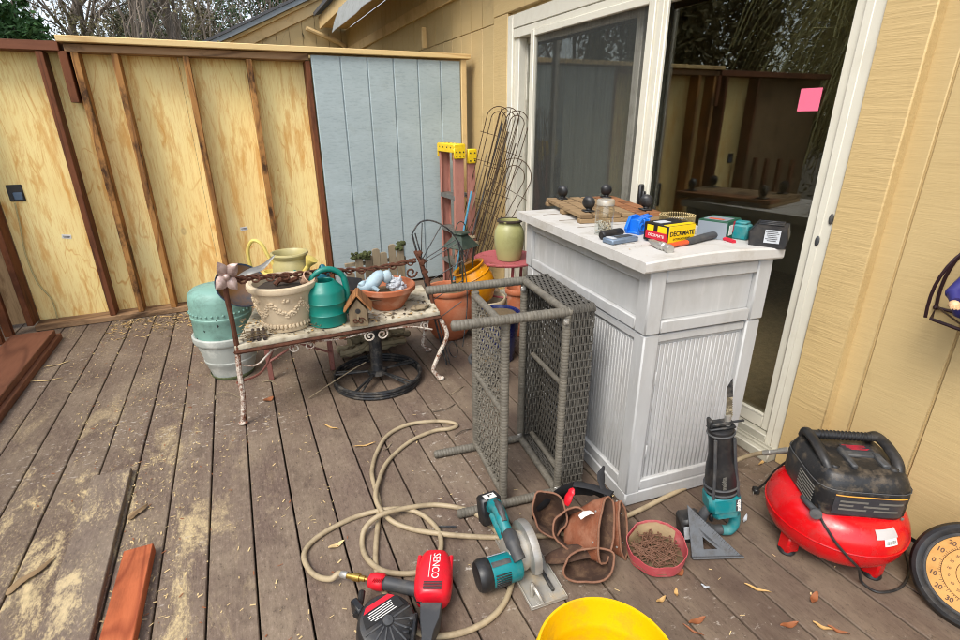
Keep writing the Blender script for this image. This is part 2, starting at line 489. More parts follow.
def glass_mat(name, f0=.07, tint=(.86, .86, .80, 1)):
    t = NT(name)
    t.nt.nodes.remove(t.p)
    lw = t.n('ShaderNodeLayerWeight'); lw.inputs['Blend'].default_value = .5      # facing = 1 - |cos|, the same from both sides
    fr = t.n('ShaderNodeMath', operation='MULTIPLY_ADD'); t.l(t.math('POWER', lw.outputs['Facing'], 5.0), fr.inputs[0]); fr.inputs[1].default_value = 1-f0; fr.inputs[2].default_value = f0
    gl = t.n('ShaderNodeBsdfGlossy'); gl.inputs['Roughness'].default_value = .0; gl.inputs['Color'].default_value = (.95, .97, .95, 1)
    tr = t.n('ShaderNodeBsdfTransparent'); tr.inputs['Color'].default_value = tint
    mx = t.n('ShaderNodeMixShader')
    t.l(fr.outputs[0], mx.inputs[0]); t.l(tr.outputs[0], mx.inputs[1]); t.l(gl.outputs[0], mx.inputs[2])
    t.l(mx.outputs[0], t.out.inputs[0])
    return t.mat
M['glass'] = glass_mat('door glass', .085)
M['jarglass'] = glass_mat('jar glass', .035, (.97, .98, .97, 1))
def screen_mat():
    t = NT('insect screen'); t.nt.nodes.remove(t.p)
    d = t.n('ShaderNodeBsdfDiffuse'); d.inputs[0].default_value = (.10, .105, .10, 1)
    tr = t.n('ShaderNodeBsdfTransparent')
    mx = t.n('ShaderNodeMixShader')
    w = t.noise(140, 2, .5, t.map((1, 1, .02)))
    t.l(t.math('MULTIPLY_ADD', w, .16, .12), mx.inputs[0])
    t.l(tr.outputs[0], mx.inputs[1]); t.l(d.outputs[0], mx.inputs[2]); t.l(mx.outputs[0], t.out.inputs[0])
    return t.mat
M['screen'] = screen_mat()
M['pink'] = pm('pink paper', S(244, 110, 140, .9), .8, var=.03, bump=0)
M['white'] = pm('white paper', S(228, 226, 220, .9), .7, var=.04, bump=0)
M['black'] = pm('black plastic', (.012, .012, .013, 1), .42, var=.3, vs=14, dirt=S(120, 108, 92), damt=.13, ds=17)
M['darkgrey'] = pm('dark grey rubber', (.045, .047, .05, 1), .55, var=.25, vs=14, dirt=S(130, 122, 110), damt=.25, ds=16)
M['steel'] = pm('brushed steel', S(206, 204, 198, .85), .38, .75, var=.15, vs=20, dirt=S(130, 116, 90), damt=.4, ds=18, st=(1, .2, 1))
M['alu'] = pm('dusty aluminium', S(192, 188, 178, .8), .5, .45, var=.15, vs=20, dirt=S(196, 172, 132), damt=.6, ds=14)
M['rust'] = pm('rusty iron', S(98, 58, 38, .8), .85, .2, var=.4, vs=35, dirt=S(60, 34, 24), damt=.7, ds=30, bump=.5, bs=160)
M['rustwire'] = pm('rusty wire', S(92, 70, 48, .75), .85, .2, var=.35, vs=30, dirt=S(60, 44, 30), damt=.6, ds=30, bump=0)
def rustpaint(name, c, cut=.5):
    t = NT(name)
    n = t.noise(95, 7, .8)
    n = t.mix(.45, n, t.noise(14, 3, .6))
    m = t.ramp(n, [(cut-.05, 0.0), (cut+.05, 1.0)])
    r = t.mix(t.noise(80, 3), S(92, 50, 32, .8), S(146, 84, 52, .8))
    return t.fin(t.mix(m, r, c), t.math('MULTIPLY_ADD', m, -.3, .85), 0, t.bump(n, .5, .003), .3)
M['rustwhite'] = rustpaint('flaking white paint on rusty iron', S(222, 212, 196, .9), .50)
M['rustpink'] = rustpaint('faded red oxide paint', S(150, 98, 88, .8), .42)
M['blackiron'] = pm('black iron', (.02, .021, .023, 1), .5, .3, var=.3, vs=25, dirt=S(130, 122, 110), damt=.5, ds=25)
M['leaf_brown'] = pm('dry leaf', S(160, 96, 56, .75), .7, var=.3, vs=30, bump=0)
M['leaf_tan'] = pm('tan dry leaf', S(206, 166, 104, .8), .7, var=.25, vs=30, bump=0)
M['shaving'] = pm('wood shaving', S(222, 194, 140, .85), .8, var=.15, vs=30, bump=0)
M['soil'] = pm('dark soil', S(62, 50, 40, .8), .95, var=.5, vs=60, bump=.8, bs=60)
M['debris'] = pm('leaf debris', S(110, 92, 66, .8), .95, var=.5, vs=60, bump=.8, bs=60)
M['ground'] = pm('leaf covered earth', S(92, 80, 58, .6), .95, var=.5, vs=3, dirt=S(70, 76, 44, .6), damt=.7, ds=2, bump=.6, bs=20)

# ------------------------------------------------------------------ ground, deck
g = MB(); g.box((0, 10, -.70), (260, 260, .02))
struct(g.build('ground', M['ground']))
d = MB()
k = -18
while True:
    x0 = k*.1444+.0031; x1 = (k+1)*.1444-.0031
    if x0 > 1.95: break
    x1 = min(x1, 1.955)
    dz = rnd.uniform(-.0012, .0012)
    y0, y1 = -2.4, 4.62
    if k < -10: y1 = 4.62
    cut = rnd.choice([None, None, 1.2, 3.1, .2, 2.2]) if k not in (-5, -4, -1, 0, 1, 2) else None
    segs = [(y0, y1)] if cut is None or k > 3 else [(y0, cut-.0015), (cut+.0015, y1)]
    for a, b in segs:
        d.box(((x0+x1)/2, (a+b)/2, -.0125+dz), (x1-x0, b-a, .025), bev=.0028)
    k += 1
for yy in (-2.3, -1.5, -.7, .1, .9, 1.7, 2.5, 3.3, 4.1):
    d.box((-.3, yy, -.105), (4.5, .04, .15))
d.box((-.3, 1.1, -.35), (4.4, 6.9, .02))
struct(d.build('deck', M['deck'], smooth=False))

# ------------------------------------------------------------------ the fence with its open studs
FY = 4.39
fence = T('fence', 'tall wooden fence with open studs over raw yellow plywood and one blue grey siding panel', 'fence', (0, 4.5, 0))
for x0, x1, m in ((-2.7, -1.462, 'ply_old'), (-1.460, -.241, 'ply'), (-.239, .98, 'ply'), (.982, 1.9, 'ply')):
    b = MB(); b.box(((x0+x1)/2, 4.527, .93), (x1-x0, .012, 1.80)); b.build('plywood_panel', M[m], fence, True)
for xl, m in ((-1.503, 'brown'), (-1.010, 'brown'), (-.829, 'pine'), (-.613, 'pine'), (-.202, 'pine'), (.195, 'pine'), (.596, 'brown')):
    b = MB(); b.box((xl+.020, FY+.065, .921), (.038, .13, 1.756), bev=.003)
    b.build('stud', M[m], fence, True)
b = MB(); b.box((-.87, FY+.05, 1.655), (.045, .10, .30), bev=.003); b.build('stud_block', M['brown'], fence, True)
b = MB(); b.box((-.113, FY+.075, 1.8245), (1.486, .15, .047), bev=.003); b.build('top_plate', M['plate'], fence, True)
b = MB(); b.box((-1.79, FY+.07, 1.831), (1.82, .15, .055), bev=.003); b.build('top_plate', M['brown_x'], fence, True)
b = MB(); b.box((.522, FY+.055, 1.871), (2.80, .20, .038), bev=.004); b.build('cap_board', M['pine_x'], fence, True)
b = MB(); b.box((-.43, FY+.06, .0225), (2.06, .14, .039), bev=.003); b.build('bottom_plate', M['plate'], fence, True)
b = MB()
gx = [.64, .855, 1.06, 1.265, 1.467, 1.66, 1.838]
for a, c in zip(gx[:-1], gx[1:]):
    b.box(((a+c)/2, FY-.0095, .93), (c-a-.0095, .015, 1.815), bev=.003)
b.box((1.24, FY-.0035, .93), (1.196, .005, 1.813))
b.build('siding_panel', M['blue_siding'], fence, True)
b = MB(); b.box((1.864, FY-.012, .93), (.046, .03, 1.84), bev=.003); b.build('corner_trim', M['tan_trim'], fence, True)
p = PY(16, 193, 4.52)
b = MB(); b.box((p.x, 4.517, p.z), (.085, .012, .11), bev=.004)
ob = b.build('outlet_box', M['black'], fence, True)
b = MB(); b.box((p.x+.01, 4.508, p.z-.02), (.05, .01, .05), bev=.008)
b.build('cable_clamp', pm('blue grey plastic', S(90, 110, 130, .8), .5), fence, True)
cp = [PY(15, 203, 4.50), PY(20, 225, 4.505), PY(26, 255, 4.505), PY(38, 283, 4.505), PY(52, 300, 4.505), PY(58, 320, 4.50)]
b = MB(); b.tube(spline(cp, 6), .005, 6); b.build('cable', pm('pale cable', S(206, 188, 130, .8), .5, bump=0), fence, True)
for px, py, a in ((66.5, 236.5, .15), (244, 228.5, -.1)):
    p = PY(px, py, 4.519)
    b = MB(); b.box((p.x, 4.5195, p.z), (.055, .002, .028), rot=(0, a, 0)); s_ = b.build('paper_sticker', M['white'], fence, True)
    b = MB(); b.box((p.x, 4.518, p.z+.002), (.04, .0012, .005), rot=(0, a, 0)); b.box((p.x, 4.518, p.z-.006), (.034, .0012, .003), rot=(0, a, 0))
    b.build('print', M['darkgrey'], s_, True)

# ------------------------------------------------------------------ the house: wall, door, eave
XW = 1.95
house = T('house', 'tan house wall of grooved siding with white framed sliding glass door', 'house', (1.99, 1.5, 0))
def boards_y(mb, y0, y1, z0, z1, x, off=.722, pitch=.2145):
    n0 = math.floor((y0-off)/pitch)
    n = n0
    while off+n*pitch < y1:
        a = max(y0, off+n*pitch+.0035); c = min(y1, off+(n+1)*pitch-.0035)
        if c-a > .01: mb.box((x+.0075, (a+c)/2, (z0+z1)/2), (.015, c-a, z1-z0), bev=.003)
        n += 1
    mb.box((x+.03, (y0+y1)/2, (z0+z1)/2), (.044, y1-y0-.004, z1-z0-.004))
XS = 1.972
b = MB(); boards_y(b, -2.2, 1.10, .0, 2.06, XS); b.build('siding', M['tan_y'], house, True)
b = MB(); boards_y(b, 3.80, 9.475, -.4, 2.06, XS, off=3.80); b.build('siding', M['tan_y'], house, True)
b = MB(); boards_y(b, -2.2, 9.475, 2.064, 2.73, XS, off=3.80-10*.2145); b.build('siding', M['tan_y'], house, True)
b = MB(); b.box((1.955, 1.078, 1.045), (.060, .148, 2.09), bev=.004); b.build('door_trim', M['tan_rough'], house, True)
b = MB(); b.box((1.9625, 3.845, 1.045), (.045, .22, 2.09), bev=.004); b.build('door_trim', M['tan_rough'], house, True)
b = MB(); b.box((1.9605, 2.48, 2.175), (.045, 2.96, .166), bev=.004); b.build('door_trim', M['tan_rough'], house, True)
b = MB(); b.box((1.957, 7.0, 2.405), (.034, 4.9, .11), bev=.004); b.build('frieze_board', M['tan_trim'], house, True)
zt = 2.07
# frame of the sliding door
dr = MB()
for y0, y1 in ((1.154, 1.226), (3.655, 3.733)):
    w = y1-y0
    dr.box((XW+.022, (y0+y1)/2, zt/2+.01), (.060, w, zt-.02), bev=.004)
    dr.box((XW-.006, (y0+y1)/2+(.018 if y0 < 2 else -.018), zt/2+.01), (.008, w*.42, zt-.05), bev=.003)
dr.box((XW+.022, 2.44, 2.025), (.062, 2.425, .088), bev=.004)
dr.box((XW+.045, 2.44, 1.95), (.10, 2.42, .06), bev=.004)
door = dr.build('sliding_door', M['vinyl'], house, True)
def dpart(mb, name, m):
    return mb.build(name, M[m], door, True)
b = MB(); b.box((XW-.01, 2.43, .022), (.12, 2.55, .043), bev=.004); b.box((XW+.03, 2.43, .066), (.09, 2.42, .04), bev=.003)
for xx in (XW-.045, XW-.02): b.box((xx, 2.43, .048), (.006, 2.5, .01))
dpart(b, 'sill', 'vinyl_old')
b = MB()
b.box((XW+.045, 3.625, 1.0), (.07, .075, 1.86), bev=.004)      # jamb at the open side
dpart(b, 'jamb', 'vinyl')
def panel(y0, y1, x, st, name, m, z0=.09, z1=1.925, bot=.06):
    b = MB()
    b.box((x, y0+st/2, (z0+z1)/2), (.034, st, z1-z0), bev=.004)
    b.box((x, y1-st/2, (z0+z1)/2), (.034, st, z1-z0), bev=.004)
    b.box((x, (y0+y1)/2, z1-st*.4), (.030, y1-y0-2*st, st*.8), bev=.004)
    b.box((x, (y0+y1)/2, z0+bot/2), (.030, y1-y0-2*st, bot), bev=.004)
    b.box((x-.008, (y0+y1)/2, z0+bot+.004), (.02, y1-y0-2*st, .006))
    dpart(b, name, m)
panel(1.228, 2.235, XW+.028, .040, 'fixed_frame', 'vinyl')
b = MB(); b.box((XW+.004, 2.182, 1.0), (.02, .104, 1.83), bev=.005); b.box((XW-.008, 2.165, 1.0), (.012, .03, 1.82), bev=.003); dpart(b, 'meeting_stile', 'vinyl')
panel(2.375, 3.63, XW+.085, .055, 'sliding_frame', 'vinyl_old')
panel(2.20, 3.385, XW-.002, .05, 'screen_frame', 'vinyl', z0=.06, z1=1.94, bot=.05)
b = MB(); b.box((XW+.03, 1.73, 1.0), (.006, .93, 1.72)); dpart(b, 'fixed_pane', 'glass')
b = MB(); b.box((XW+.087, 3.0, 1.0), (.006, 1.16, 1.72)); dpart(b, 'sliding_pane', 'glass')
b = MB(); b.box((XW+.001, 2.79, 1.0), (.001, 1.085, 1.80)); dpart(b, 'insect_screen', 'screen')
p = PX(646, 196, XW-.01)
b = MB(); b.box((XW-.03, p.y+.02, p.z), (.03, .022, .12), bev=.006); b.box((XW-.018, p.y+.02, p.z), (.02, .035, .05), bev=.004); dpart(b, 'handle', 'black')
for px, py in ((831, 219), (817, 241)):
    p = PX(px, py, XW-.012)
    b = MB(); b.ell((XW-.011, p.y, p.z), (.005, .009, .02), 12); dpart(b, 'latch', 'darkgrey')
# dim room behind the glass
r = MB()
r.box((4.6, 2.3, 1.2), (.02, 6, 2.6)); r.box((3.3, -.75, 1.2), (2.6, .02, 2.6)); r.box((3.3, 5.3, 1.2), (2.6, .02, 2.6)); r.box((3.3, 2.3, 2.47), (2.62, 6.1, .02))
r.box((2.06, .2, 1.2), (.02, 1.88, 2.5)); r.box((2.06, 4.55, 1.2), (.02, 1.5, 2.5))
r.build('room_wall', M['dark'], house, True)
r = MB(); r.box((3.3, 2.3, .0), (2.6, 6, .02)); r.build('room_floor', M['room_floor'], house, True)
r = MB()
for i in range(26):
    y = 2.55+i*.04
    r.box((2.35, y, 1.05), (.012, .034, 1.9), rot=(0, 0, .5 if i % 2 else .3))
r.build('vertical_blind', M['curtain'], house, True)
# eave
b = MB(); b.box((1.775, 3.45, 2.745), (.39, 11.7, .03)); b.build('soffit', M['tan_trim'], house, True)
b = MB(); b.box((1.56, 3.45, 2.79), (.03, 11.7, .17), bev=.004); b.build('fascia', M['tan_trim'], house, True)
M['shingle'] = pm('grey shingles', S(92, 92, 94, .7), .9, var=.4, vs=14, bump=.8, bs=30)
b = MB(); b.prism([(1.48, 2.88), (4.8, 4.05), (4.8, 4.1), (1.48, 2.93)], 11.75, M=basis((1, 0, 0), (0, 0, 1), (0, -1, 0), (0, 9.32, 0))); b.build('roof', M['shingle'], house, True)
M['corr'] = pm('grey corrugated sheet', S(158, 160, 156, .7), .5, var=.2, vs=6, dirt=S(110, 112, 104), damt=.5, ds=5, bump=0)
b = MB(); vs = []; fs = []
n = 130
for j, (xx, zz) in enumerate(((1.41, 2.43), (1.45, 2.54), (1.53, 2.70))):
    for i in range(n+1):
        y = 4.6+i*.0225
        vs.append((xx+.016*math.sin(i*PI/2.5), y, zz+(.014*math.sin(i*PI/2.5)+.02*noise.noise((y*2, 0, 0)) if j == 0 else 0)))
for j in range(2):
    for i in range(n): fs.append((j*(n+1)+i, j*(n+1)+i+1, (j+1)*(n+1)+i+1, (j+1)*(n+1)+i))
nv = len(vs); vs += [(x, y, z+.004) for x, y, z in vs]; fs += [tuple(reversed([q+nv for q in f])) for f in fs]
b.add(vs, fs); b.build('corrugated_sheet', M['corr'], house, True)
b = MB(); b.box((1.90, PX(427, 45, 1.93).y, 2.14), (.045, .03, .18), bev=.003); b.build('trim_end', M['tan_trim'], house, True)

# ------------------------------------------------------------------ gabled wing beyond the fence
wing = T('gabled_house', 'tan gabled end wall with grey shingle roof rising behind the fence', 'house', (.9, 9.6, -.5))
b = MB()
WY = 9.45
def gable_top(x): return 2.285+.475*(x+.15)
x = -.1
while x < 2.05:
    x1 = min(x+.2, 2.06)
    b.prism([(x+.004, -.5), (x1-.004, -.5), (x1-.004, gable_top(x1)), (x+.004, gable_top(x))], .02, M=basis((1, 0, 0), (0, 0, 1), (0, -1, 0), (0, WY+.02, 0)), bev=.003)
    x = x1
b.prism([(-.1, -.5), (1.95, -.5), (1.95, gable_top(1.95)), (-.1, gable_top(-.1))], .05, M=basis((1, 0, 0), (0, 0, 1), (0, -1, 0), (0, WY+.072, 0)))
b.build('siding', M['tan_x'], wing, True)
def rake(z0, z1, y0, y1, name, m, xa=-.5, xb=1.5):
    b = MB(); b.prism([(xa, gable_top(xa)+z0), (xb, gable_top(xb)+z0), (xb, gable_top(xb)+z1), (xa, gable_top(xa)+z1)], y1-y0, M=basis((1, 0, 0), (0, 0, 1), (0, -1, 0), (0, y1, 0)))
    b.build(name, M[m], wing, True)
rake(-.15, .0, WY-.05, WY-.002, 'rake_board', 'tan_trim', -.45, 1.75)
rake(.003, .05, WY-.13, WY-.01, 'rake_trim', 'pine_x', -.5, 1.75)
M['flash'] = pm('dull metal edging', S(128, 134, 136, .8), .5, .3, bump=0)
rake(.053, .12, WY-.22, WY-.02, 'roof_edge', 'flash', -.62, 1.75)
rake(.123, .16, WY-.24, WY+3.5, 'roof', 'shingle', -.7, 1.8)
b = MB(); pts = [PY(306, 28, 9.34), PY(322, 35, 9.36), PY(338, 42, 9.38), PY(344, 46, 9.39), PY(345.5, 52, 9.39), PY(346, 75, 9.39)]
b.tube(pts, .035, 8); b.build('downspout', M['tan_trim'], wing, True)
# ------------------------------------------------------------------ lumber lying on the deck
def board(name, label, cat, c, size, m, rz=0, rot=None, group=None, bev=.003):
    o = T(name, label, cat, c, rz, group)
    return o
b = MB(); b.box((0, 0, 0), (.235, 2.95, .040), bev=.004)
o = b.build('plank', M['redwood']); o.location = (-1.365, 2.68, .021); o.rotation_euler.z = R_(.3)
tag(o, 'lower red brown plank of the two stacked at the left edge of the deck', 'plank', 'stacked red brown planks')
b = MB(); b.box((0, 0, 0), (.235, 2.92, .040), bev=.004)
o = b.build('plank', M['redwood']); o.location = (-1.388, 2.66, .0625); o.rotation_euler.z = R_(.1)
tag(o, 'upper red brown plank of the two stacked at the left edge of the deck', 'plank', 'stacked red brown planks')
b = MB(); b.box((-.651, 1.452, .0145), (.140, 1.6, .026), rot=(0, 0, R_(.9)), bev=.003)
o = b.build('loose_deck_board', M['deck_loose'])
tag(o, 'loose grey deck board lying on top of the deck among the sawdust', 'board')
b = MB(); b.box((0, 0, 0), (.088, .62, .038), bev=.003)
o = b.build('board_offcut', M['cedar']); o.location = (-.507, 1.405, .0205); o.rotation_euler.z = R_(-1.5)
tag(o, 'short fresh cut orange red board lying on the deck beside the loose grey board', 'board')
# unfinished return at the far left corner
rail = T('deck_railing', 'brown wooden posts of the unfinished railing at the left corner of the deck', 'railing', (-1.7, 4.2, 0))
for x, y, h in ((-1.60, 4.36, .95), (-1.615, 4.22, .95), (-1.64, 4.08, .95), (-1.66, 3.94, .95)):
    b = MB(); b.box((x, y, h/2), (.05, .04, h), bev=.003); b.build('baluster', M['brown'], rail, True)
for y in (2.6, 1.0, -.6):
    b = MB(); b.box((-2.45, y, .5), (.09, .09, 1.0), bev=.004); b.build('post', M['brown'], rail, True)
b = MB(); b.box((-2.45, 1.3, 1.01), (.14, 4.4, .04), bev=.004); b.box((-2.45, 1.3, .2), (.04, 4.4, .09), bev=.004); b.box((-2.45, 1.3, .6), (.04, 4.4, .09), bev=.004); b.build('rail', M['redwood'], rail, True)

# ------------------------------------------------------------------ wrought iron bench, seen from its back
SZ = .425
BX0 = -.115
bench = T('garden_bench', 'old wrought iron bench with pale seat slab, flaking white paint and rusty back rail', 'bench', (.35, 2.65, 0))
FL, FR, BL, BR = Vector((-.15, 2.45, 0)), Vector((.865, 2.475, 0)), Vector((.0, 2.89, 0)), Vector((.93, 2.86, 0))
b = MB()
poly = [(-.128, 2.43), (.885, 2.455), (.95, 2.95), (-.02, 2.95)]
b.prism(poly, .022, M=Matrix.Translation((0, 0, SZ-.022)), bev=.003)
M['slab'] = pm('pale stone seat slab', S(206, 196, 172, .85), .8, var=.12, vs=12, dirt=S(110, 92, 62), damt=.75, ds=9, bump=.4, bs=60)
b.build('seat', M['slab'], bench, True)
b = MB(); P4 = [Vector((*p, SZ-.034)) for p in poly]
for i in range(4): b.tube([P4[i], P4[(i+1) % 4]], .010, 6)
b.build('seat_frame', M['rust'], bench, True)
def cab_leg(foot, top, outw, mat, scroll=True):
    b = MB(); o = Vector(outw)
    pts = [top, top+Vector((0, 0, -.03))+o*.035, top.lerp(foot, .3)+o*.065, top.lerp(foot, .55)+o*.02, top.lerp(foot, .8)-o*.022, foot+Vector((0, 0, .05))-o*.015, foot+Vector((0, 0, .014))+o*.012]
    b.tube(spline(pts, 6), .0115, 7)
    if scroll:
        b.ell((foot.x+o.x*.02, foot.y+o.y*.02, .013), (.022, .018, .013), 10)
    return b.build('leg', M[mat], bench, True)
cab_leg(FR, Vector((.865, 2.475, SZ-.03)), (.9, -.3, 0), 'rustwhite')
cab_leg(BR, Vector((.93, 2.90, SZ-.03)), (.9, .3, 0), 'rustwhite')
b = MB()
lp = [Vector((-.118, 2.44, SZ-.01)), Vector((-.128, 2.44, .3)), Vector((-.135, 2.445, .15)), Vector((-.155, 2.45, .02))]
b.tube(spline(lp, 6), .012, 8); b.ell((-.155, 2.45, .012), (.024, .018, .012), 10)
b.tube([(-.14, 2.45, .22), (-.135, 2.45, .1), (-.15, 2.45, .03)], .008, 6)
b.build('leg', M['rustwhite'], bench, True)
for p, q in ((BL, (.01, 2.9, SZ-.03)), (Vector((.345, 2.86, 0)), (.345, 2.88, SZ-.03))):
    b = MB(); b.box(((p.x+q[0])/2, (p.y+q[1])/2, SZ/2-.015), (.028, .022, SZ-.03), bev=.003); b.build('leg', M['rustpink'], bench, True)
b = MB()
b.tube([(.01, 2.87, .30), (.345, 2.85, .12)], .007, 6); b.tube([(.01, 2.88, .12), (.345, 2.86, .30)], .007, 6)
b.tube(spline([(-.15, 2.47, .22), (-.03, 2.6, .20), (.06, 2.75, .30), (.1, 2.9, .36)], 6), .006, 6)
b.build('cross_brace', M['rustpink'], bench, True)
# scrollwork apron
b = MB()
def scroll(c, r, turns, s, ph=0, X=(1, 0, 0), Y=(0, 0, 1)):
    X = Vector(X); Y = Vector(Y); pts = []
    n = int(turns*14)
    for i in range(n+1):
        a = ph+s*2*PI*turns*i/n
        rr = r*(1-.8*i/n)
        pts.append(Vector(c)+X*rr*math.cos(a)+Y*rr*math.sin(a))
    return pts
for cx, sgn in ((.50, 1), (.565, -1)):
    b.tube(scroll((cx, 2.455, SZ-.075), .032, 1.5, sgn, PI/2 if sgn > 0 else PI/2), .0048, 5)
for cx, sgn in ((.13, 1), (.20, -1), (.80, 1)):
    b.tube(scroll((cx, 2.46, SZ-.07), .028, 1.4, sgn, PI/2), .0042, 5)
b.tube(spline([(-.13, 2.45, SZ-.1), (-.05, 2.45, SZ-.12), (.05, 2.45, SZ-.05), (.2, 2.45, SZ-.05), (.35, 2.45, SZ-.06), (.47, 2.45, SZ-.05), (.53, 2.45, SZ-.04), (.6, 2.45, SZ-.05), (.72, 2.45, SZ-.06), (.84, 2.46, SZ-.1)], 6), .005, 5)
b.build('apron_scroll', M['rustwhite'], bench, True)
# back posts and rail
b = MB(); b.tube(spline([(-.118, 2.44, SZ-.01), (-.118, 2.44, .55), (-.12, 2.44, .68), (-.108, 2.44, .77)], 6), .011, 8); b.build('back_post', M['rust'], bench, True)
b = MB(); b.tube(spline([(.90, 2.60, SZ-.01), (.88, 2.62, .55), (.85, 2.64, .66), (.83, 2.66, .72)], 6), [.012]*18+[.009], 8)
for z, x, r in ((.71, .845, .018), (.66, .86, .02), (.60, .872, .018), (.55, .885, .02)):
    b.ell((x, 2.63, z), (r, r, r*.9), 8, wob=.5, seed=z)
b.tube(scroll((.80, 2.66, .60), .034, 1.2, -1, 0), .006, 5)
b.build('back_post', M['rust'], bench, True)
b = MB()
rl = spline([(-.108, 2.44, .735), (.0, 2.48, .722), (.15, 2.52, .705), (.32, 2.60, .680), (.45, 2.66, .655), (.62, 2.67, .645), (.83, 2.66, .665)], 14)
tw = [[], []]
for i, p in enumerate(rl):
    a = i*.62
    off = Vector((0, math.cos(a), math.sin(a)))*.008
    tw[0].append(p+off); tw[1].append(p-off)
for q in tw: b.tube(q, .0065, 6)
for i in range(3, len(rl)-3, 6):
    b.tube(arc(rl[i]+Vector((0, -.004, -.004)), .017, 0, 2*PI, 10, X=(1, 0, 0), Y=(0, .35, .9))[:-1], .0045, 5, closed=True)
b.build('back_rail', M['rust'], bench, True)
M['leafmetal'] = pm('tarnished metal petals', S(190, 166, 156, .85), .45, .5, var=.35, vs=18, dirt=S(92, 56, 42), damt=.7, ds=16, bump=.2)
b = MB()
for a, L, tl in ((.7, .085, .3), (2.0, .075, .2), (3.8, .08, -.2), (5.3, .075, .1)):
    ca, sa = math.cos(a), math.sin(a)
    d_ = Vector((ca*.8, -.25, sa)); n_ = Vector((-sa*.8, tl*.3, ca)); m_ = d_.cross(n_)
    vs = []; fs = []
    for i in range(7):
        t = i/6; w = .030*math.sin(PI*min(1, .10+t*.9))
        for k in range(5):
            u = k/2-1
            vs.append(Vector((-.105, 2.43, .755))+d_*L*t+n_*w*u+m_*(-.012*u*u+.01*math.sin(PI*t)))
    nv = len(vs); vs += [v+m_*.003 for v in vs]
    for i in range(6):
        for k in range(4):
            q = (i*5+k, i*5+k+1, (i+1)*5+k+1, (i+1)*5+k)
            fs.append(q); fs.append(tuple(reversed([x+nv for x in q])))
    b.add(vs, fs)
b.ell((-.105, 2.42, .755), .016, 10)
b.build('flower_finial', M['leafmetal'], bench, True)

# ------------------------------------------------------------------ barrel of pots left of the bench
M['greypot'] = pm('chalky grey plastic', S(180, 184, 176, .85), .75, var=.14, vs=10, dirt=S(214, 214, 204), damt=.7, ds=9, bump=.3)
def planter_grey():
    o = T('grey_planter', 'chalky grey plastic planter with moss at its foot holding an upturned turquoise pot', 'planter', (-.19, 3.10, 0))
    b = MB(); b.lathe([(.10, 0), (.112, .002), (.116, .02), (.135, .09), (.139, .095), (.142, .11), (.139, .115), (.162, .215), (.172, .222), (.178, .235), (.178, .262), (.170, .268), (.158, .262), (.130, .10), (.1, .02)], 40)
    b.build('pot', M['greypot'], o)
    b = MB(); b.lathe([(.104, .004), (.1185, .004), (.1215, .016), (.119, .02)], 40, wob=.10, cap=False); b.build('moss', pm('dull moss', S(96, 104, 66, .7), .95, var=.4, vs=40, bump=.8, bs=80), o)
planter_grey()
o = T('turquoise_pot', 'turquoise glazed pot turned upside down in the chalky grey planter', 'pot', (-.195, 3.10, .22))
M['turq'] = pm('worn turquoise glaze', S(136, 178, 164, .82), .5, var=.12, vs=6, dirt=S(50, 60, 54), damt=.4, ds=14, bump=.2)
b = MB(); b.lathe([(.150, 0), (.158, .004), (.157, .14), (.160, .145), (.160, .158), (.156, .163), (.157, .25), (.150, .285), (.128, .306), (.09, .317), (0, .32)], 44)
for i in range(34):
    a = 2*PI*i/34; b.ell((.158*math.cos(a), .158*math.sin(a), .185), .007, 6)
for i in range(9):
    a = rnd.uniform(2.8, 5.4); z = rnd.uniform(.01, .28); s = rnd.uniform(.003, .008)
    q = Matrix.Rotation(a, 4, 'Z') @ Matrix.Translation((.1575 if z < .25 else .15, 0, z))
    b.add([(.001, s*math.cos(t)*rnd.uniform(.5, 1.2), s*1.3*math.sin(t)) for t in [k*PI/3 for k in range(6)]], [tuple(range(6))], 1, q)
b.build('pot_body', [M['turq'], M['black']], o)
# shallow glazed dish leaning against it
M['dishrim'] = pm('dark blue glaze', S(52, 66, 84, .8), .25, var=.3, vs=9, bump=0)
M['dish'] = pm('brown glazed ceramic', S(120, 84, 48, .75), .3, var=.45, vs=7, dirt=S(50, 58, 66), damt=.9, ds=4, bump=.1)
n = Vector((.25, -.70, .66)).normalized()
b = MB(); b.lathe([(.03, .0), (.075, .008), (.105, .03), (.125, .065), (.122, .068), (.100, .036), (.07, .016), (0, .012)], 36)
b.lathe([(.121, .062), (.127, .066), (.124, .071), (.118, .064)], 36, mi=1, cap=False)
o = b.build('shallow_dish', [M['dish'], M['dishrim']]); o.matrix_basis = frame(n, o=(-.075, 2.83, .565))
tag(o, 'shallow brown and blue glazed dish leaning between the turquoise pot and the bench', 'dish')

M['terra_worn2'] = pm('pale clay', S(206, 168, 140, .8), .85, var=.15, dirt=S(150, 110, 84), damt=.5, ds=12)
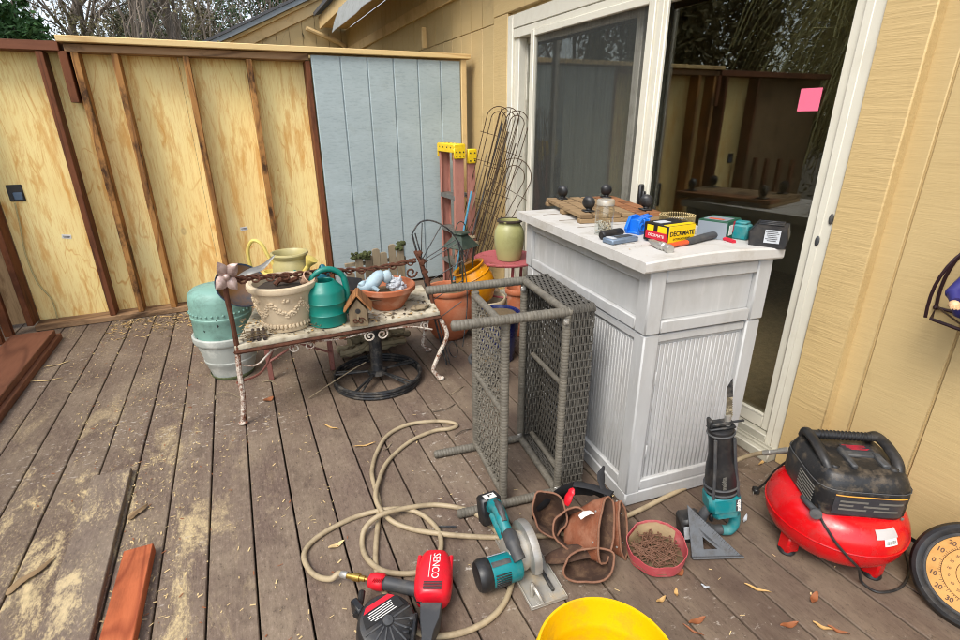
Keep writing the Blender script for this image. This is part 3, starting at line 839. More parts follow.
# ------------------------------------------------------------------ things standing on the bench
o = T('cream_planter', 'large cream planter with raised garland relief standing on the bench', 'planter', (.125, 2.60, SZ))
M['cream'] = pm('cream concrete', S(216, 196, 164, .82), .8, var=.07, vs=7, dirt=S(150, 122, 88), damt=.45, ds=8, bump=.5, bs=50)
b = MB(); b.lathe([(.098, 0), (.112, .004), (.115, .018), (.111, .024), (.122, .06), (.138, .14), (.148, .195), (.150, .20), (.162, .206), (.167, .218), (.165, .232), (.152, .238), (.138, .232), (.128, .19), (.0, .185)], 48)
def rad(z): return .115+(.148-.115)*(z-.02)/.175
for s_ in range(6):
    a0 = -PI/2+s_*PI/3
    for i in range(15):
        t = i/14; a = a0+(t-.5)*PI/3
        z = .158-.062*math.sin(PI*t)
        for j in range(3):
            zz = z+rnd.uniform(-.016, .016); aa = a+rnd.uniform(-.05, .05); r_ = rad(zz)
            b.ell((r_*math.cos(aa), r_*math.sin(aa), zz), (.008, .008, .007), 6)
    for j in range(6):
        zz = .165+rnd.uniform(-.01, .014); aa = a0+PI/6*0+rnd.uniform(-.1, .1)
        b.ell((rad(zz)*math.cos(aa), rad(zz)*math.sin(aa), zz), .008, 6)
for i in range(40):
    a = 2*PI*i/40; b.ell((rad(.03)*math.cos(a), rad(.03)*math.sin(a), .034), (.009, .009, .012), 6)
b.build('pot_body', M['cream'], o)
b = MB(); b.lathe([(.0, .212), (.06, .214), (.128, .206)], 30, wob=.15, cap=False); b.build('soil', M['soil'], o)
# old grey trowel blades
b = MB(); b.tube(spline([(-.09, 0, 0), (-.03, 0, .02), (.03, 0, .035), (.09, .0, .09)], 6), [.004+.022*math.sin(PI*min(1, .1+i/18*.9)) for i in range(19)], 10, flat=.25)
o = b.build('metal_leaf_ornament', pm('grey weathered metal', S(150, 148, 142, .7), .5, .5, var=.2, dirt=S(96, 84, 70), damt=.5, ds=22)); o.location = (.02, 2.70, .68); o.rotation_euler = (.3, 0, .2)
tag(o, 'grey metal leaf shaped blade sticking out of the cream planter', 'ornament')
# yellow watering can behind
M['yel'] = pm('faded yellow plastic', S(222, 200, 106, .85), .5, var=.08, vs=6, dirt=S(160, 132, 60), damt=.35)
yc = T('yellow_watering_can', 'faded yellow plastic watering can with big loop handle behind the cream planter', 'watering can', (.10, 2.88, SZ), R_(-30))
b = MB(); b.lathe([(.075, 0), (.082, .005), (.080, .17), (.07, .2), (.045, .215), (.042, .215), (.03, .19)], 28); b.build('body', M['yel'], yc)
b = MB(); b.tube(spline([(-.075, 0, .12), (-.115, 0, .22), (-.12, 0, .32), (-.085, 0, .375), (-.04, 0, .36), (-.01, 0, .29), (.03, 0, .2)], 8), .0095, 8); b.build('handle', M['yel'], yc)
b = MB(); b.tube([(.07, 0, .05), (.17, 0, .20), (.215, 0, .265)], [.022, .015, .012], 10); b.build('spout', M['yel'], yc)
b = MB(); b.lathe([(.013, -.01), (.018, .0), (.032, .03), (.033, .036), (0, .04)], 16, M=frame((.045, 0, .065), o=(.205, 0, .255))); b.build('rose', M['yel'], yc)
# olive cream pot
M['olive'] = pm('olive cream glaze', S(196, 184, 128, .8), .4, var=.12, vs=6, dirt=S(120, 110, 66), damt=.5, ds=7)
b = MB(); b.lathe([(.06, 0), (.07, .004), (.09, .10), (.096, .2), (.093, .245), (.084, .262), (.082, .275), (.092, .288), (.098, .30), (.096, .308), (.086, .309), (.076, .295), (.074, .26), (.08, .2), (0, .1)], 40)
o = b.build('olive_pot', M['olive']); o.location = (.195, 2.875, SZ)
tag(o, 'olive cream glazed pot with thick open rim standing behind the cream planter', 'pot')
# teal watering can
M['teal'] = pm('teal plastic', S(8, 122, 108, .9), .38, var=.1, vs=5, dirt=S(60, 120, 108), damt=.25, bump=.05)
tc = T('teal_watering_can', 'teal green plastic watering can with arched handle on the bench', 'watering can', (.315, 2.545, SZ), R_(20))
b = MB(); b.lathe([(.083, 0), (.092, .006), (.093, .06), (.096, .064), (.093, .068), (.094, .118), (.097, .122), (.094, .126), (.094, .172), (.088, .184), (.06, .215), (.052, .222), (.048, .226), (.044, .222), (.046, .20), (.05, .15), (0, .12)], 44)
b.build('body', M['teal'], tc)
b = MB(); b.tube(spline([(.080, -.035, .04), (.098, -.035, .10), (.100, -.035, .17), (.088, -.03, .235), (.05, -.015, .272), (.0, .0, .278), (-.045, .02, .25), (-.065, .03, .205)], 7), [.016]*20+[.014]*20+[.012]*10, 10); b.build('handle', M['teal'], tc)
b = MB(); b.tube(spline([(-.02, .08, .06), (-.03, .14, .12), (-.035, .19, .2), (-.04, .23, .235)], 6), [.018-.0005*i for i in range(19)], 10); b.build('spout', M['teal'], tc)
# blue tub bit behind
b = MB(); b.lathe([(.02, 0), (.03, .03), (.028, .05), (.012, .06), (0, .062)], 18); o = b.build('blue_bottle', pm('blue green plastic', S(40, 120, 140, .8), .4, bump=0)); o.location = (.33, 2.72, .665)
o.rotation_euler = (.6, 0, 0); o.location = (.345, 2.78, SZ); o.rotation_euler = (0, 0, 0); o.scale = (1.2, 1.2, 4.0)
tag(o, 'small blue green plastic bottle top showing behind the teal watering can', 'bottle')
M['pipe'] = pm('dull dark pipe', S(96, 84, 78, .7), .6, .3, var=.3, vs=30, dirt=S(60, 46, 40), damt=.5, ds=30)
# three dark pipes
for i in range(3):
    b = MB(); x = -.065+i*.026
    b.tube([(0, -.07, 0), (0, .07, 0)], .0078, 12, caps=False); b.tube([(0, -.066, 0), (0, .066, 0)], .0058, 12); 
    o = b.build('pipe_offcut', M['pipe']); o.location = (x+.018, 2.515-.004*i, SZ+.0085); o.rotation_euler.z = R_(-4+2*i)
    tag(o, ['leftmost', 'middle', 'rightmost'][i]+' of three short dark pipes lying on the bench left of the cream planter', 'pipe', 'short dark pipes on the bench')
# bird house
bh = T('birdhouse', 'small weathered wooden birdhouse with pitched roof on the bench', 'birdhouse', (.455, 2.465, SZ), R_(-14))
M['bhwall'] = woodmat('birdhouse wall', S(122, 104, 80, .75), S(160, 140, 110, .75), S(80, 62, 46, .7), 'z', 60, .85, .5, bump=.9, cath=9)
M['bhroof'] = woodmat('birdhouse roof', S(150, 100, 58, .8), S(178, 124, 76, .8), S(104, 62, 34, .7), 'y', 60, .8, .4, bump=.6, cath=9)
b = MB(); b.prism([(-.045, 0), (.045, 0), (.045, .085), (0, .145), (-.045, .085)], .09, M=basis((1, 0, 0), (0, 0, 1), (0, -1, 0), (0, .045, 0)), bev=.002); b.build('house_box', M['bhwall'], bh)
for s_ in (-1, 1):
    b = MB(); b.box((s_*.034, 0, .128), (.105, .125, .010), rot=(0, s_*R_(52), 0), bev=.002); b.build('roof_panel', M['bhroof'], bh)
b = MB(); b.lathe([(0, 0), (.013, 0), (.013, .002), (0, .002)], 18, M=basis((1, 0, 0), (0, 0, 1), (0, -1, 0), (0, -.0445, .082))); b.build('entrance_hole', M['black'], bh)
b = MB(); b.tube([(0, -.045, .052), (0, -.07, .052)], .004, 8); b.build('perch', M['oldwood'], bh)
b = MB(); b.tube(scroll((.012, -.048, .03), .02, 1.2, 1), .003, 5); b.tube(scroll((-.016, -.048, .035), .014, 1.2, -1), .003, 5); b.build('twig_trim', M['rust'], bh)
# terracotta bowl with two ornaments
M['terra'] = pm('terracotta', S(182, 104, 66, .8), .8, var=.16, vs=8, dirt=S(196, 164, 140), damt=.5, ds=9, bump=.3)
M['terra_worn'] = pm('dusty terracotta', S(184, 104, 66, .85), .85, var=.14, vs=6, dirt=S(196, 150, 120), damt=.5, ds=5, bump=.3)
tb = T('terracotta_bowl', 'wide shallow terracotta bowl on the right end of the bench', 'bowl', (.655, 2.655, SZ))
b = MB(); b.lathe([(.075, 0), (.085, .003), (.115, .05), (.140, .092), (.150, .096), (.156, .102), (.157, .126), (.150, .131), (.142, .128), (.136, .1), (.09, .05), (0, .045)], 44); b.build('bowl_body', M['terra'], tb)
b = MB(); b.lathe([(0, .088), (.08, .085), (.128, .080)], 30, wob=.2, cap=False); b.build('soil', M['debris'], tb)
M['paleblue'] = pm('pale blue painted plaster', S(164, 188, 198, .85), .6, var=.15, vs=14, dirt=S(206, 214, 212), damt=.5, ds=9)
M['palegrey'] = pm('grey white plaster', S(196, 200, 204, .85), .7, var=.15, vs=18, dirt=S(130, 132, 138), damt=.5, ds=14, bump=.5)
b = MB()
sp = [(-.13, -.02, .135), (-.095, -.03, .125), (-.05, -.02, .14), (-.01, -.01, .17), (.02, 0, .155)]
b.tube(spline(sp, 5), [.010, .016, .022, .026, .028, .030, .031, .032, .034, .036, .037, .036, .036, .035, .034, .034, .033, .03, .026, .022, .014], 12)
b.ell((-.105, -.035, .145), (.022, .018, .020), 10, wob=.3); b.ell((.03, -.01, .165), (.034, .03, .034), 14, wob=.15)
b.tube([(-.06, -.045, .13), (-.03, -.06, .105)], [.014, .011], 8)
o = b.build('garden_figurine', M['paleblue']); o.location = (.625, 2.655, SZ+.01)
tag(o, 'pale blue plaster figurine lying in the terracotta bowl', 'figurine')
b = MB()
for i in range(34):
    a, p_ = rnd.uniform(0, 6.28), rnd.uniform(-.2, 1.4)
    r_ = .042
    b.ell((r_*math.cos(a)*math.cos(p_), r_*math.sin(a)*math.cos(p_), .02+r_*math.sin(p_)*.9), (.015, .015, .012), 7, wob=.5, seed=i)
b.ell((0, 0, .02), .042, 12)
for x in (-.012, .014): b.tube([(x, -.01, .05), (x*1.8, -.01, .085)], [.009, .004], 7)
o = b.build('garden_figurine', M['palegrey']); o.location = (.705, 2.635, SZ+.095)
tag(o, 'lumpy grey white plaster animal in the terracotta bowl right of the pale blue one', 'figurine')
# little picket fence with moss
pf = T('picket_edging', 'small weathered picket edging with mossy tops standing behind the terracotta bowl', 'picket edging', (.66, 2.87, SZ), R_(3))
hs = [.16, .26, .25, .28, .255, .295, .285]
for i, h in enumerate(hs):
    x = -.155+i*.05
    b = MB(); b.prism([(-.021, 0), (.021, 0), (.021, h-.008), (.012, h), (-.012, h), (-.021, h-.008)], .013, M=basis((1, 0, 0), (0, 0, 1), (0, -1, 0), (x, 0, 0)) @ Matrix.Rotation(rnd.uniform(-.06, .06), 4, 'Z'), bev=.002); b.build('picket', M['oldwood'], pf)
for z in (.06, .2):
    b = MB(); b.box((0, .012, z), (.36, .014, .022), bev=.002); b.build('cross_rail', M['oldwood'], pf)
M['moss'] = pm('green moss', S(78, 84, 42, .65), .95, var=.5, vs=50, bump=1, bs=90)
for x, z in ((-.11, .255), (-.06, .25), (.145, .285)):
    b = MB()
    for j in range(14): b.ell((x+rnd.uniform(-.03, .03), -.01+rnd.uniform(-.01, .015), z+rnd.uniform(-.02, .015)), rnd.uniform(.008, .016), 7, wob=.5, seed=j)
    b.build('moss_clump', M['moss'], pf)
# scraps among the pots
b = MB(); b.box((0, 0, 0), (.20, .012, .075), bev=.003); o = b.build('plank_scrap', M['brown_x']); o.location = (.52, 2.70, SZ+.055); o.rotation_euler = (.5, .35, -.1)
tag(o, 'dark broken plank scrap leaning between the teal watering can and the terracotta bowl', 'plank scrap')
b = MB(); b.ell((0, 0, .012), (.055, .035, .014), 14, wob=.5, seed=3); o = b.build('flat_stone', M['oldwood']); o.location = (.80, 2.53, SZ); o.rotation_euler.z = .2
tag(o, 'flat dull brown stone lying on the bench in front of the terracotta bowl', 'stone')
b = MB(); b.tube(spline([(-.05, 0, 0), (-.02, .01, .02), (.02, 0, .01), (.06, -.01, .025)], 5), .012, 7); b.box((.0, .0, .02), (.06, .03, .02), rot=(.2, .3, .4), bev=.003); o = b.build('rusty_bracket', M['rust']); o.location = (.14, 2.58, SZ+.222)
tag(o, 'rusty iron bracket lying on the soil in the cream planter', 'bracket')
b = MB(); b.lathe([(.016, 0), (.03, .05), (.034, .055), (.030, .058), (.02, .02), (0, .015)], 20, M=frame((.5, -.5, .5))); o = b.build('broken_pot', M['terra_worn2']); o.location = (.215, 2.56, SZ+.225)
tag(o, 'small pale broken clay pot lying in the cream planter', 'pot')
b = MB(); b.box((0, 0, 0), (.11, .010, .10), bev=.002); o = b.build('slate_shard', M['darkgrey']); o.location = (.50, 2.82, SZ+.09); o.rotation_euler = (-.25, .3, .3)
tag(o, 'dark slate shard standing behind the plank scrap on the bench', 'slate')
# debris on the bench
def litter(n, box, z, mats, smin, smax, name, label=None, cat=None):
    b = MB()
    for i in range(n):
        x = rnd.uniform(box[0], box[1]); y = rnd.uniform(box[2], box[3]); a = rnd.uniform(0, 6.28); L = rnd.uniform(smin, smax); w = L*rnd.uniform(.12, .4)
        ca, sa = math.cos(a), math.sin(a); zz = z+rnd.uniform(.001, .004); c_ = rnd.uniform(.0, .3)*L
        pts = [(-L, 0, 0), (0, -w, c_*.6), (L, 0, c_), (0, w, c_*.5)]
        b.add([(x+p[0]*ca-p[1]*sa, y+p[0]*sa+p[1]*ca, zz+p[2]) for p in pts], [(0, 1, 2), (0, 2, 3)], i % len(mats))
    return b.build(name, mats, smooth=False)
o = litter(420, (-.10, .88, 2.44, 2.78), SZ+.001, [M['debris'], M['leaf_tan'], M['soil']], .006, .022, 'leaf_litter')
struct(tag(o, 'dry leaf crumbs scattered over the pale bench seat', 'leaf litter'), 'stuff')
b = MB()
for i in range(90):
    x, y = (rnd.gauss(.24, .05), rnd.uniform(2.46, 2.60)) if i % 2 else (rnd.gauss(-.02, .06), rnd.uniform(2.46, 2.58)); a = rnd.uniform(0, 6.28); L = rnd.uniform(.015, .05); x = max(-.08, x)
    z = SZ+rnd.uniform(.002, .03)
    b.tube([(x-L*math.cos(a), y-L*.4*math.sin(a), z), (x, y, z+rnd.uniform(0, .008)), (x+L*math.cos(a), y+L*.4*math.sin(a), z-.001)], rnd.uniform(.001, .0022), 4)
o = b.build('twig_heap', M['debris']); struct(tag(o, 'heap of broken dry twigs round the foot of the cream planter', 'twigs'), 'stuff')
# bamboo twig and driftwood below
b = MB(); b.tube(spline([G(309, 398, .012), G(330, 384, .05), G(352, 370, .10), G(366, 362, .13)], 5), .0035, 5)
o = b.build('thin_stick', M['oldwood']); tag(o, 'thin grey stick propped across the black iron parasol base under the bench', 'stick')
dw = T('driftwood', 'gnarled heap of grey weathered driftwood under the bench', 'driftwood', (.62, 3.02, 0))
M['drift'] = woodmat('driftwood grey', S(128, 116, 90, .8), S(176, 162, 130, .8), S(84, 72, 54, .7), 'x', 40, .9, .4, bump=1.0, cath=14)
for i in range(13):
    a = rnd.uniform(-.5, .4); z = .035+.024*i; L = rnd.uniform(.14, .25)*(1-.02*i)
    c0 = Vector((rnd.uniform(-.05, .05), rnd.uniform(-.07, .07), min(.33, z)))
    dd = Vector((math.cos(a), math.sin(a), rnd.uniform(-.16, .16)))
    pts = [c0+dd*L*t+Vector((0, rnd.uniform(-.02, .02), rnd.uniform(-.014, .014))) for t in (-1, -.6, -.2, .2, .6, 1)]
    for p_ in pts: p_.z = max(p_.z, .03)
    b = MB(); sp = spline(pts, 5); b.tube(sp, [.014+.018*math.sin(PI*(.1+.8*k/(len(sp)-1)))+.005*math.sin(k*1.9+i) for k in range(len(sp))], 9)
    b.build('branch', M['drift'], dw)
# parasol base
pb = T('parasol_base', 'black iron parasol base with spoked ring and short pole under the bench', 'parasol base', (.56, 2.63, 0))
b = MB()
for z in (.012, .028, .044): b.tube(arc((0, 0, z), .243-(.044-z)*.1, 0, 2*PI, 56)[:-1], .0095, 8, closed=True)
b.build('ring', M['blackiron'], pb)
b = MB()
for k in range(5):
    a = k*2*PI/5+.25
    for s_ in (-.045, .045):
        a1 = a+s_*1.5
        b.tube([(.03*math.cos(a), .03*math.sin(a), .058), (.235*math.cos(a1), .235*math.sin(a1), .046)], .007, 6)
b.build('spoke', M['blackiron'], pb)
b = MB(); b.lathe([(.055, .046), (.052, .066), (.036, .074), (.034, .08), (.034, .34), (.030, .344), (0, .344)], 24); b.build('pole', M['blackiron'], pb)
# ------------------------------------------------------------------ step ladder in the corner
M['fibre'] = pm('faded red fibreglass', S(184, 126, 110, .85), .75, var=.14, vs=8, dirt=S(120, 70, 58), damt=.6, ds=14, st=(1, 1, .3), bump=.2)
M['capyel'] = pm('yellow plastic cap', S(244, 206, 24, .9), .45, var=.05, vs=6, dirt=S(170, 130, 20), damt=.3, ds=20, bump=0)
M['steplu'] = pm('grey aluminium step', S(140, 138, 132, .8), .5, .5, var=.15, dirt=S(96, 84, 70), damt=.5, ds=12)
ld = T('stepladder', 'folded fibreglass stepladder with red side rails and yellow caps standing against the corner', 'ladder', (1.655, 4.06, 0), R_(2))
HL = 1.17
def channel(x, y, open_s, w=.082, d=.03, z0=.0, z1=HL, lean=0.0):
    b = MB()
    b.box((x+lean*.5, y, (z0+z1)/2), (w, .006, z1-z0), rot=(0, lean, 0), bev=.001)
    for s_ in (-1, 1): b.box((x+lean*.5+s_*(w/2-.003), y+open_s*d/2, (z0+z1)/2), (.006, d, z1-z0), rot=(0, lean, 0), bev=.001)
    return b
for y, s_ in ((-.15, 1), (.15, -1)):
    channel(-.045, y, s_).build('side_rail', M['fibre'], ld)
    channel(.070, y*.92, s_, .066, .026, .0, HL-.04).build('rear_rail', M['fibre'], ld)
for z in (.25, .53, .81):
    b = MB(); b.box((-.045, 0, z), (.085, .286, .006)); b.box((-.086, 0, z-.014), (.006, .286, .034), bev=.001); b.box((-.004, 0, z-.014), (.006, .286, .034), bev=.001)
    for k in range(5): b.box((-.075+k*.015, 0, z+.004), (.004, .28, .003))
    b.build('step', M['steplu'], ld)
for z in (.3, .8):
    b = MB(); b.box((.07, 0, z), (.02, .27, .035), bev=.002); b.build('rear_brace', M['steplu'], ld)
b = MB(); b.box((-.045, 0, HL+.018), (.104, .345, .045), bev=.008)
for y in (-.165, .165): b.box((-.045, y, HL-.028), (.100, .018, .085), bev=.005)
b.box((-.094, 0, HL-.01), (.008, .33, .03), bev=.003)
cap = b.build('top_cap', M['capyel'], ld)
b = MB()
for y in (-.175,):
    for x in (-.075, -.045, -.015):
        for z in (HL-.05, HL-.02): b.lathe([(0, 0), (.006, 0), (.006, .002), (0, .002)], 10, M=frame((0, -1, 0), o=(x, y, z)))
for y in (-.11, -.04, .04, .11):
    b.lathe([(0, 0), (.008, 0), (.008, .002), (0, .002)], 10, M=frame((0, 0, 1), o=(-.045, y, HL+.0405)))
    b.lathe([(0, 0), (.006, 0), (.006, .002), (0, .002)], 10, M=frame((-1, 0, 0), o=(-.0975, y, HL+.012)))
b.build('cap_hole', M['black'], cap)
b = MB(); b.box((.070, .145, HL-.055), (.082, .036, .11), bev=.007); b.build('rear_cap', M['capyel'], ld)
b = MB(); b.box((.070, -.145, HL-.055), (.082, .036, .11), bev=.007)
rc = b.build('rear_cap', M['capyel'], ld)
b = MB()
for x in (.05, .09):
    for z in (HL-.09, HL-.03): b.lathe([(0, 0), (.006, 0), (.006, .002), (0, .002)], 10, M=frame((0, -1, 0), o=(x, -.163, z)))
b.build('cap_hole', M['black'], rc)

# ------------------------------------------------------------------ arched wire trellises and stakes leaning on the wall
def trellis(base, top, W, width, nv, label, rungs=(.3, .55, .78), mat='rustwire', r=.0032):
    base = Vector(base); top = Vector(top); D = top-base; L = D.length; D.normalize()
    W = Vector(W); W = (W-D*W.dot(D)).normalized()
    o = T('wire_trellis', label, 'trellis', base, group='wire trellises leaning on the house wall')
    hs = width/2; La = L-hs
    for q in (1.0, .62):
        b = MB(); pts = [base-W*hs*q]
        pts += [base+D*(La+ (0 if q == 1 else -.0))-W*hs*q*math.cos(a)+D*hs*q*math.sin(a) for a in [PI*i/14 for i in range(15)]]
        pts += [base+W*hs*q]
        b.tube(pts, r, 6); b.build('arch_wire', M[mat], o, True)
    b = MB(); b.tube([base, base+D*(La+hs*.98)], r*.9, 6)
    b.build('middle_wire', M[mat], o, True)
    for t in rungs:
        b = MB(); b.tube([base+D*L*t-W*hs*1.25, base+D*L*t+W*hs*1.25], r*.8, 5); b.build('cross_wire', M[mat], o, True)
trellis((1.66, 4.08, .02), (1.905, 3.74, 1.475), (.8, -.55, 0), .19, 3, 'leftmost of the tall rusty arched wire trellises leaning on the house wall', (.3, .52, .72, .86))
trellis((1.70, 3.98, .02), (1.91, 3.60, 1.465), (.8, -.5, 0), .15, 3, 'rusty arched wire trellis in the middle of the leaning bundle, tallest with narrow arch', (.28, .5, .7))
trellis((1.70, 3.92, .02), (1.91, 3.46, 1.44), (.7, -.6, 0), .17, 3, 'rightmost of the tall rusty arched wire trellises, nearest the sliding door', (.35, .58, .8))
trellis((1.58, 3.66, .3), (1.89, 3.38, 1.11), (.7, -.7, 0), .26, 3, 'shorter wide rusty wire trellis arching in front of the tall leaning bundle', (.5, .75))
M['bluepole'] = pm('blue enamel pole', S(90, 160, 190, .85), .4, var=.08, dirt=S(60, 70, 76), damt=.6, ds=16, bump=0)
b = MB(); b.tube([(1.52, 3.90, .02), (1.70, 3.86, .85)], .009, 8)
o = b.build('blue_pole', M['bluepole']); tag(o, 'thin pale blue pole leaning among the rusty trellises', 'pole')
M['stakeb'] = pm('dark stake', S(92, 80, 66, .7), .8, var=.3, vs=20, bump=.3)
for i, (bx, by, tx, ty, tz, r, m, lab) in enumerate(((1.60, 3.95, 1.89, 3.70, 1.36, .0075, 'darkgrey', 'thick dark grey stake leaning in the middle of the trellis bundle'), (1.63, 3.90, 1.90, 3.62, 1.30, .006, 'stakeb', 'brown garden stake leaning right of the dark grey stake'), (1.57, 4.02, 1.84, 3.86, 1.15, .005, 'oldwood', 'pale thin bamboo stake leaning left of the dark grey stake'), (1.66, 3.86, 1.91, 3.52, 1.22, .005, 'stakeb', 'thin brown garden stake nearest the white door frame'), (1.64, 4.0, 1.9, 3.8, 1.25, .0045, 'rust', 'thin rusty rod leaning behind the pale bamboo stake'))):
    b = MB(); b.tube([(bx, by, .01), (tx, ty, tz)], r, 7); o = b.build('garden_stake', M[m]); tag(o, lab, 'stake', 'garden stakes in the trellis bundle')
for k in range(1):
    b = MB()
    for i in range(9): b.ell((1.66+rnd.uniform(-.03, .03), 3.78+rnd.uniform(-.03, .03), .47+rnd.uniform(-.03, .03)), (.03, .02, .02), 8, wob=.6, seed=i)
    o = b.build('rope_tangle', M['oldwood']); tag(o, 'tangle of pale string tied round the foot of the trellis bundle', 'string')

# ------------------------------------------------------------------ red round table with the green jar
M['redpaint'] = rustpaint('worn red enamel', S(176, 92, 96, .85), .42)
rt_ = T('red_side_table', 'small round red enamel table with worn top behind the pots', 'side table', (1.66, 3.16, 0))
b = MB(); b.lathe([(0, .452), (.205, .452), (.226, .456), (.234, .463), (.234, .472), (.228, .476), (.215, .470), (.205, .468), (0, .468)], 48); b.build('top', M['redpaint'], rt_)
for k in range(3):
    a = k*2*PI/3+2.4
    b = MB(); b.tube(spline([(.16*math.cos(a), .16*math.sin(a), .45), (.15*math.cos(a), .15*math.sin(a), .25), (.2*math.cos(a), .2*math.sin(a), .01)], 5), .011, 8); b.build('leg', M['redpaint'], rt_)
b = MB(); b.tube(arc((0, 0, .22), .145, 0, 2*PI, 30)[:-1], .007, 6, closed=True); b.build('brace_ring', M['redpaint'], rt_)
M['green'] = pm('pale green stoneware', S(176, 174, 118, .82), .34, var=.1, vs=4, dirt=S(120, 116, 64), damt=.5, ds=5, bump=.05)
b = MB(); b.lathe([(.070, 0), (.080, .004), (.088, .03), (.101, .10), (.104, .16), (.100, .205), (.086, .235), (.076, .248), (.074, .258), (.080, .264), (.086, .268), (.087, .276), (.080, .281), (.070, .276), (.066, .25), (.08, .2), (0, .15)], 44)
nv0 = len(b.m)
b.lathe([(.077, .2625), (.0875, .267), (.0885, .276), (.081, .2825), (.070, .278)], 44, mi=1, cap=False, wob=.03)
o = b.build('green_jar', [M['green'], M['soil']]); o.location = (1.655, 3.12, .468)
tag(o, 'pale green stoneware jar with dark rim standing on the red table', 'jar')
# ------------------------------------------------------------------ pots
def flowerpot(name, label, loc, h, r0, r1, m, band=.05, rz=0, rot=None, soil=None, bulge=.0, thick=.012):
    o = T(name, label, 'pot', loc, rz, rot=rot)
    pr = []
    for i in range(7):
        t = i/6; pr.append((r0+(r1-.012-r0)*t+bulge*math.sin(PI*t), (h-band)*t))
    prof = [(r0*.9, 0)]+[(r0, .004)]+pr[1:]+[(r1, h-band+.004), (r1+.003, h-band+.012), (r1+.003, h-.008), (r1-.003, h), (r1-thick, h-.004), (r1-thick-.01, h-band), (r1*.75, h*.6), (0, h*.55)]
    b = MB(); b.lathe(prof, 44); b.build('pot_body', M[m], o)
    if soil is not None:
        b = MB(); b.lathe([(0, h*soil+.01), (r1*.5, h*soil+.012), (r1*.82, h*soil)], 30, wob=.12, cap=False); b.build('soil', M['debris'], o)
    return o
flowerpot('terracotta_pot', 'large dusty terracotta pot on the deck behind the wicker table legs', (1.17, 3.06, 0), .35, .105, .150, 'terra_worn', .035, bulge=.048, soil=.9)
M['cream2'] = pm('cream glazed rim', S(206, 192, 160, .85), .6, var=.1, dirt=S(140, 112, 80), damt=.5, ds=8)
flowerpot('cream_pot', 'cream pot holding the tilted amber pot beside the red table', (1.44, 3.08, 0), .235, .11, .155, 'cream2', .05, soil=.6)
M['amber'] = pm('amber glaze', S(226, 150, 10, .9), .16, var=.14, vs=3, dirt=S(160, 90, 14), damt=.5, ds=4, bump=.02)
rotm = Matrix.Rotation(R_(-18), 4, 'X') @ Matrix.Rotation(R_(62), 4, 'Y')
o = T('amber_pot', 'shiny amber yellow glazed pot lying tilted in the cream pot', 'pot', (1.385, 3.08, .335), rot=Matrix.Rotation(R_(27), 4, bk))
b = MB(); b.lathe([(.05, -.13), (.07, -.125), (.105, -.08), (.128, -.02), (.132, .03), (.120, .085), (.104, .115), (.106, .122), (.116, .128), (.117, .136), (.108, .139), (.094, .128), (.1, .09), (.11, .03), (.1, -.05), (0, -.09)], 48); b.build('pot_body', M['amber'], o)
b = MB()
for z, r in ((.07, .1255),): b.tube(arc((0, 0, z), r, 0, 2*PI, 48)[:-1], .004, 6, closed=True)
b.build('raised_band', M['amber'], o)
M['navy'] = pm('navy blue glaze', S(22, 32, 88, .8), .25, var=.15, vs=5, dirt=S(110, 120, 150), damt=.2, ds=9, bump=.03)
flowerpot('navy_pot', 'navy blue glazed pot of pale soil behind the wicker table', (1.305, 2.60, 0), .30, .105, .15, 'navy', .03, soil=.95)
flowerpot('small_terracotta_pot', 'small terracotta pot behind the navy blue pot near the white cabinet', (1.60, 2.88, 0), .34, .06, .085, 'terra', .04, soil=.8)
flowerpot('grey_pot', 'low dark grey pot tucked between the navy pot and the white cabinet', (1.09, 2.32, 0), .17, .07, .09, 'darkgrey', .03, soil=.8)
# ------------------------------------------------------------------ lantern on the terracotta pot
ln = T('lantern', 'dark green metal candle lantern with peaked roof standing on the large terracotta pot', 'lantern', (1.275, 3.08, .345), R_(28))
M['lantern'] = pm('dark green metal', S(62, 76, 66, .75), .55, .3, var=.25, vs=16, dirt=S(110, 110, 92), damt=.4, ds=18)
b = MB()
for sx, sy in ((-1, -1), (1, -1), (1, 1), (-1, 1)): b.tube([(sx*.045, sy*.045, 0), (sx*.062, sy*.062, .265)], .0055, 6)
for z, q in ((.012, .046), (.26, .062)):
    P4 = [(-q, -q, z), (q, -q, z), (q, q, z), (-q, q, z)]
    for i in range(4): b.tube([P4[i], P4[(i+1) % 4]], .006, 6)
b.box((0, 0, .006), (.09, .09, .008), bev=.002)
b.build('frame', M['lantern'], ln)
b = MB(); 
for r0, r1, z0, z1 in ((.088, .080, .265, .275), (.080, .036, .275, .335), (.036, .03, .335, .35), (.045, .04, .35, .358)):
    b.add([(s_*r, t_*r, z) for r, z in ((r0, z0), (r1, z1)) for s_, t_ in ((-1, -1), (1, -1), (1, 1), (-1, 1))], [(0, 1, 5, 4), (1, 2, 6, 5), (2, 3, 7, 6), (3, 0, 4, 7), (3, 2, 1, 0), (4, 5, 6, 7)])
b.build('roof', M['lantern'], ln)
b = MB(); b.tube(arc((0, 0, .36), .055, 0, PI, 14, Y=(0, 0, 1.2)), .003, 6); b.build('bail_handle', M['lantern'], ln)
for a in range(4):
    b = MB(); q = Matrix.Rotation(a*PI/2, 4, 'Z')
    b.add([(-.042, -.0465, .02), (.042, -.0465, .02), (.058, -.0625, .255), (-.058, -.0625, .255), (-.042, -.0445, .02), (.042, -.0445, .02), (.058, -.0605, .255), (-.058, -.0605, .255)], [(0, 1, 2, 3), (7, 6, 5, 4)], 0, q); b.build('pane', M['jarglass'], ln)
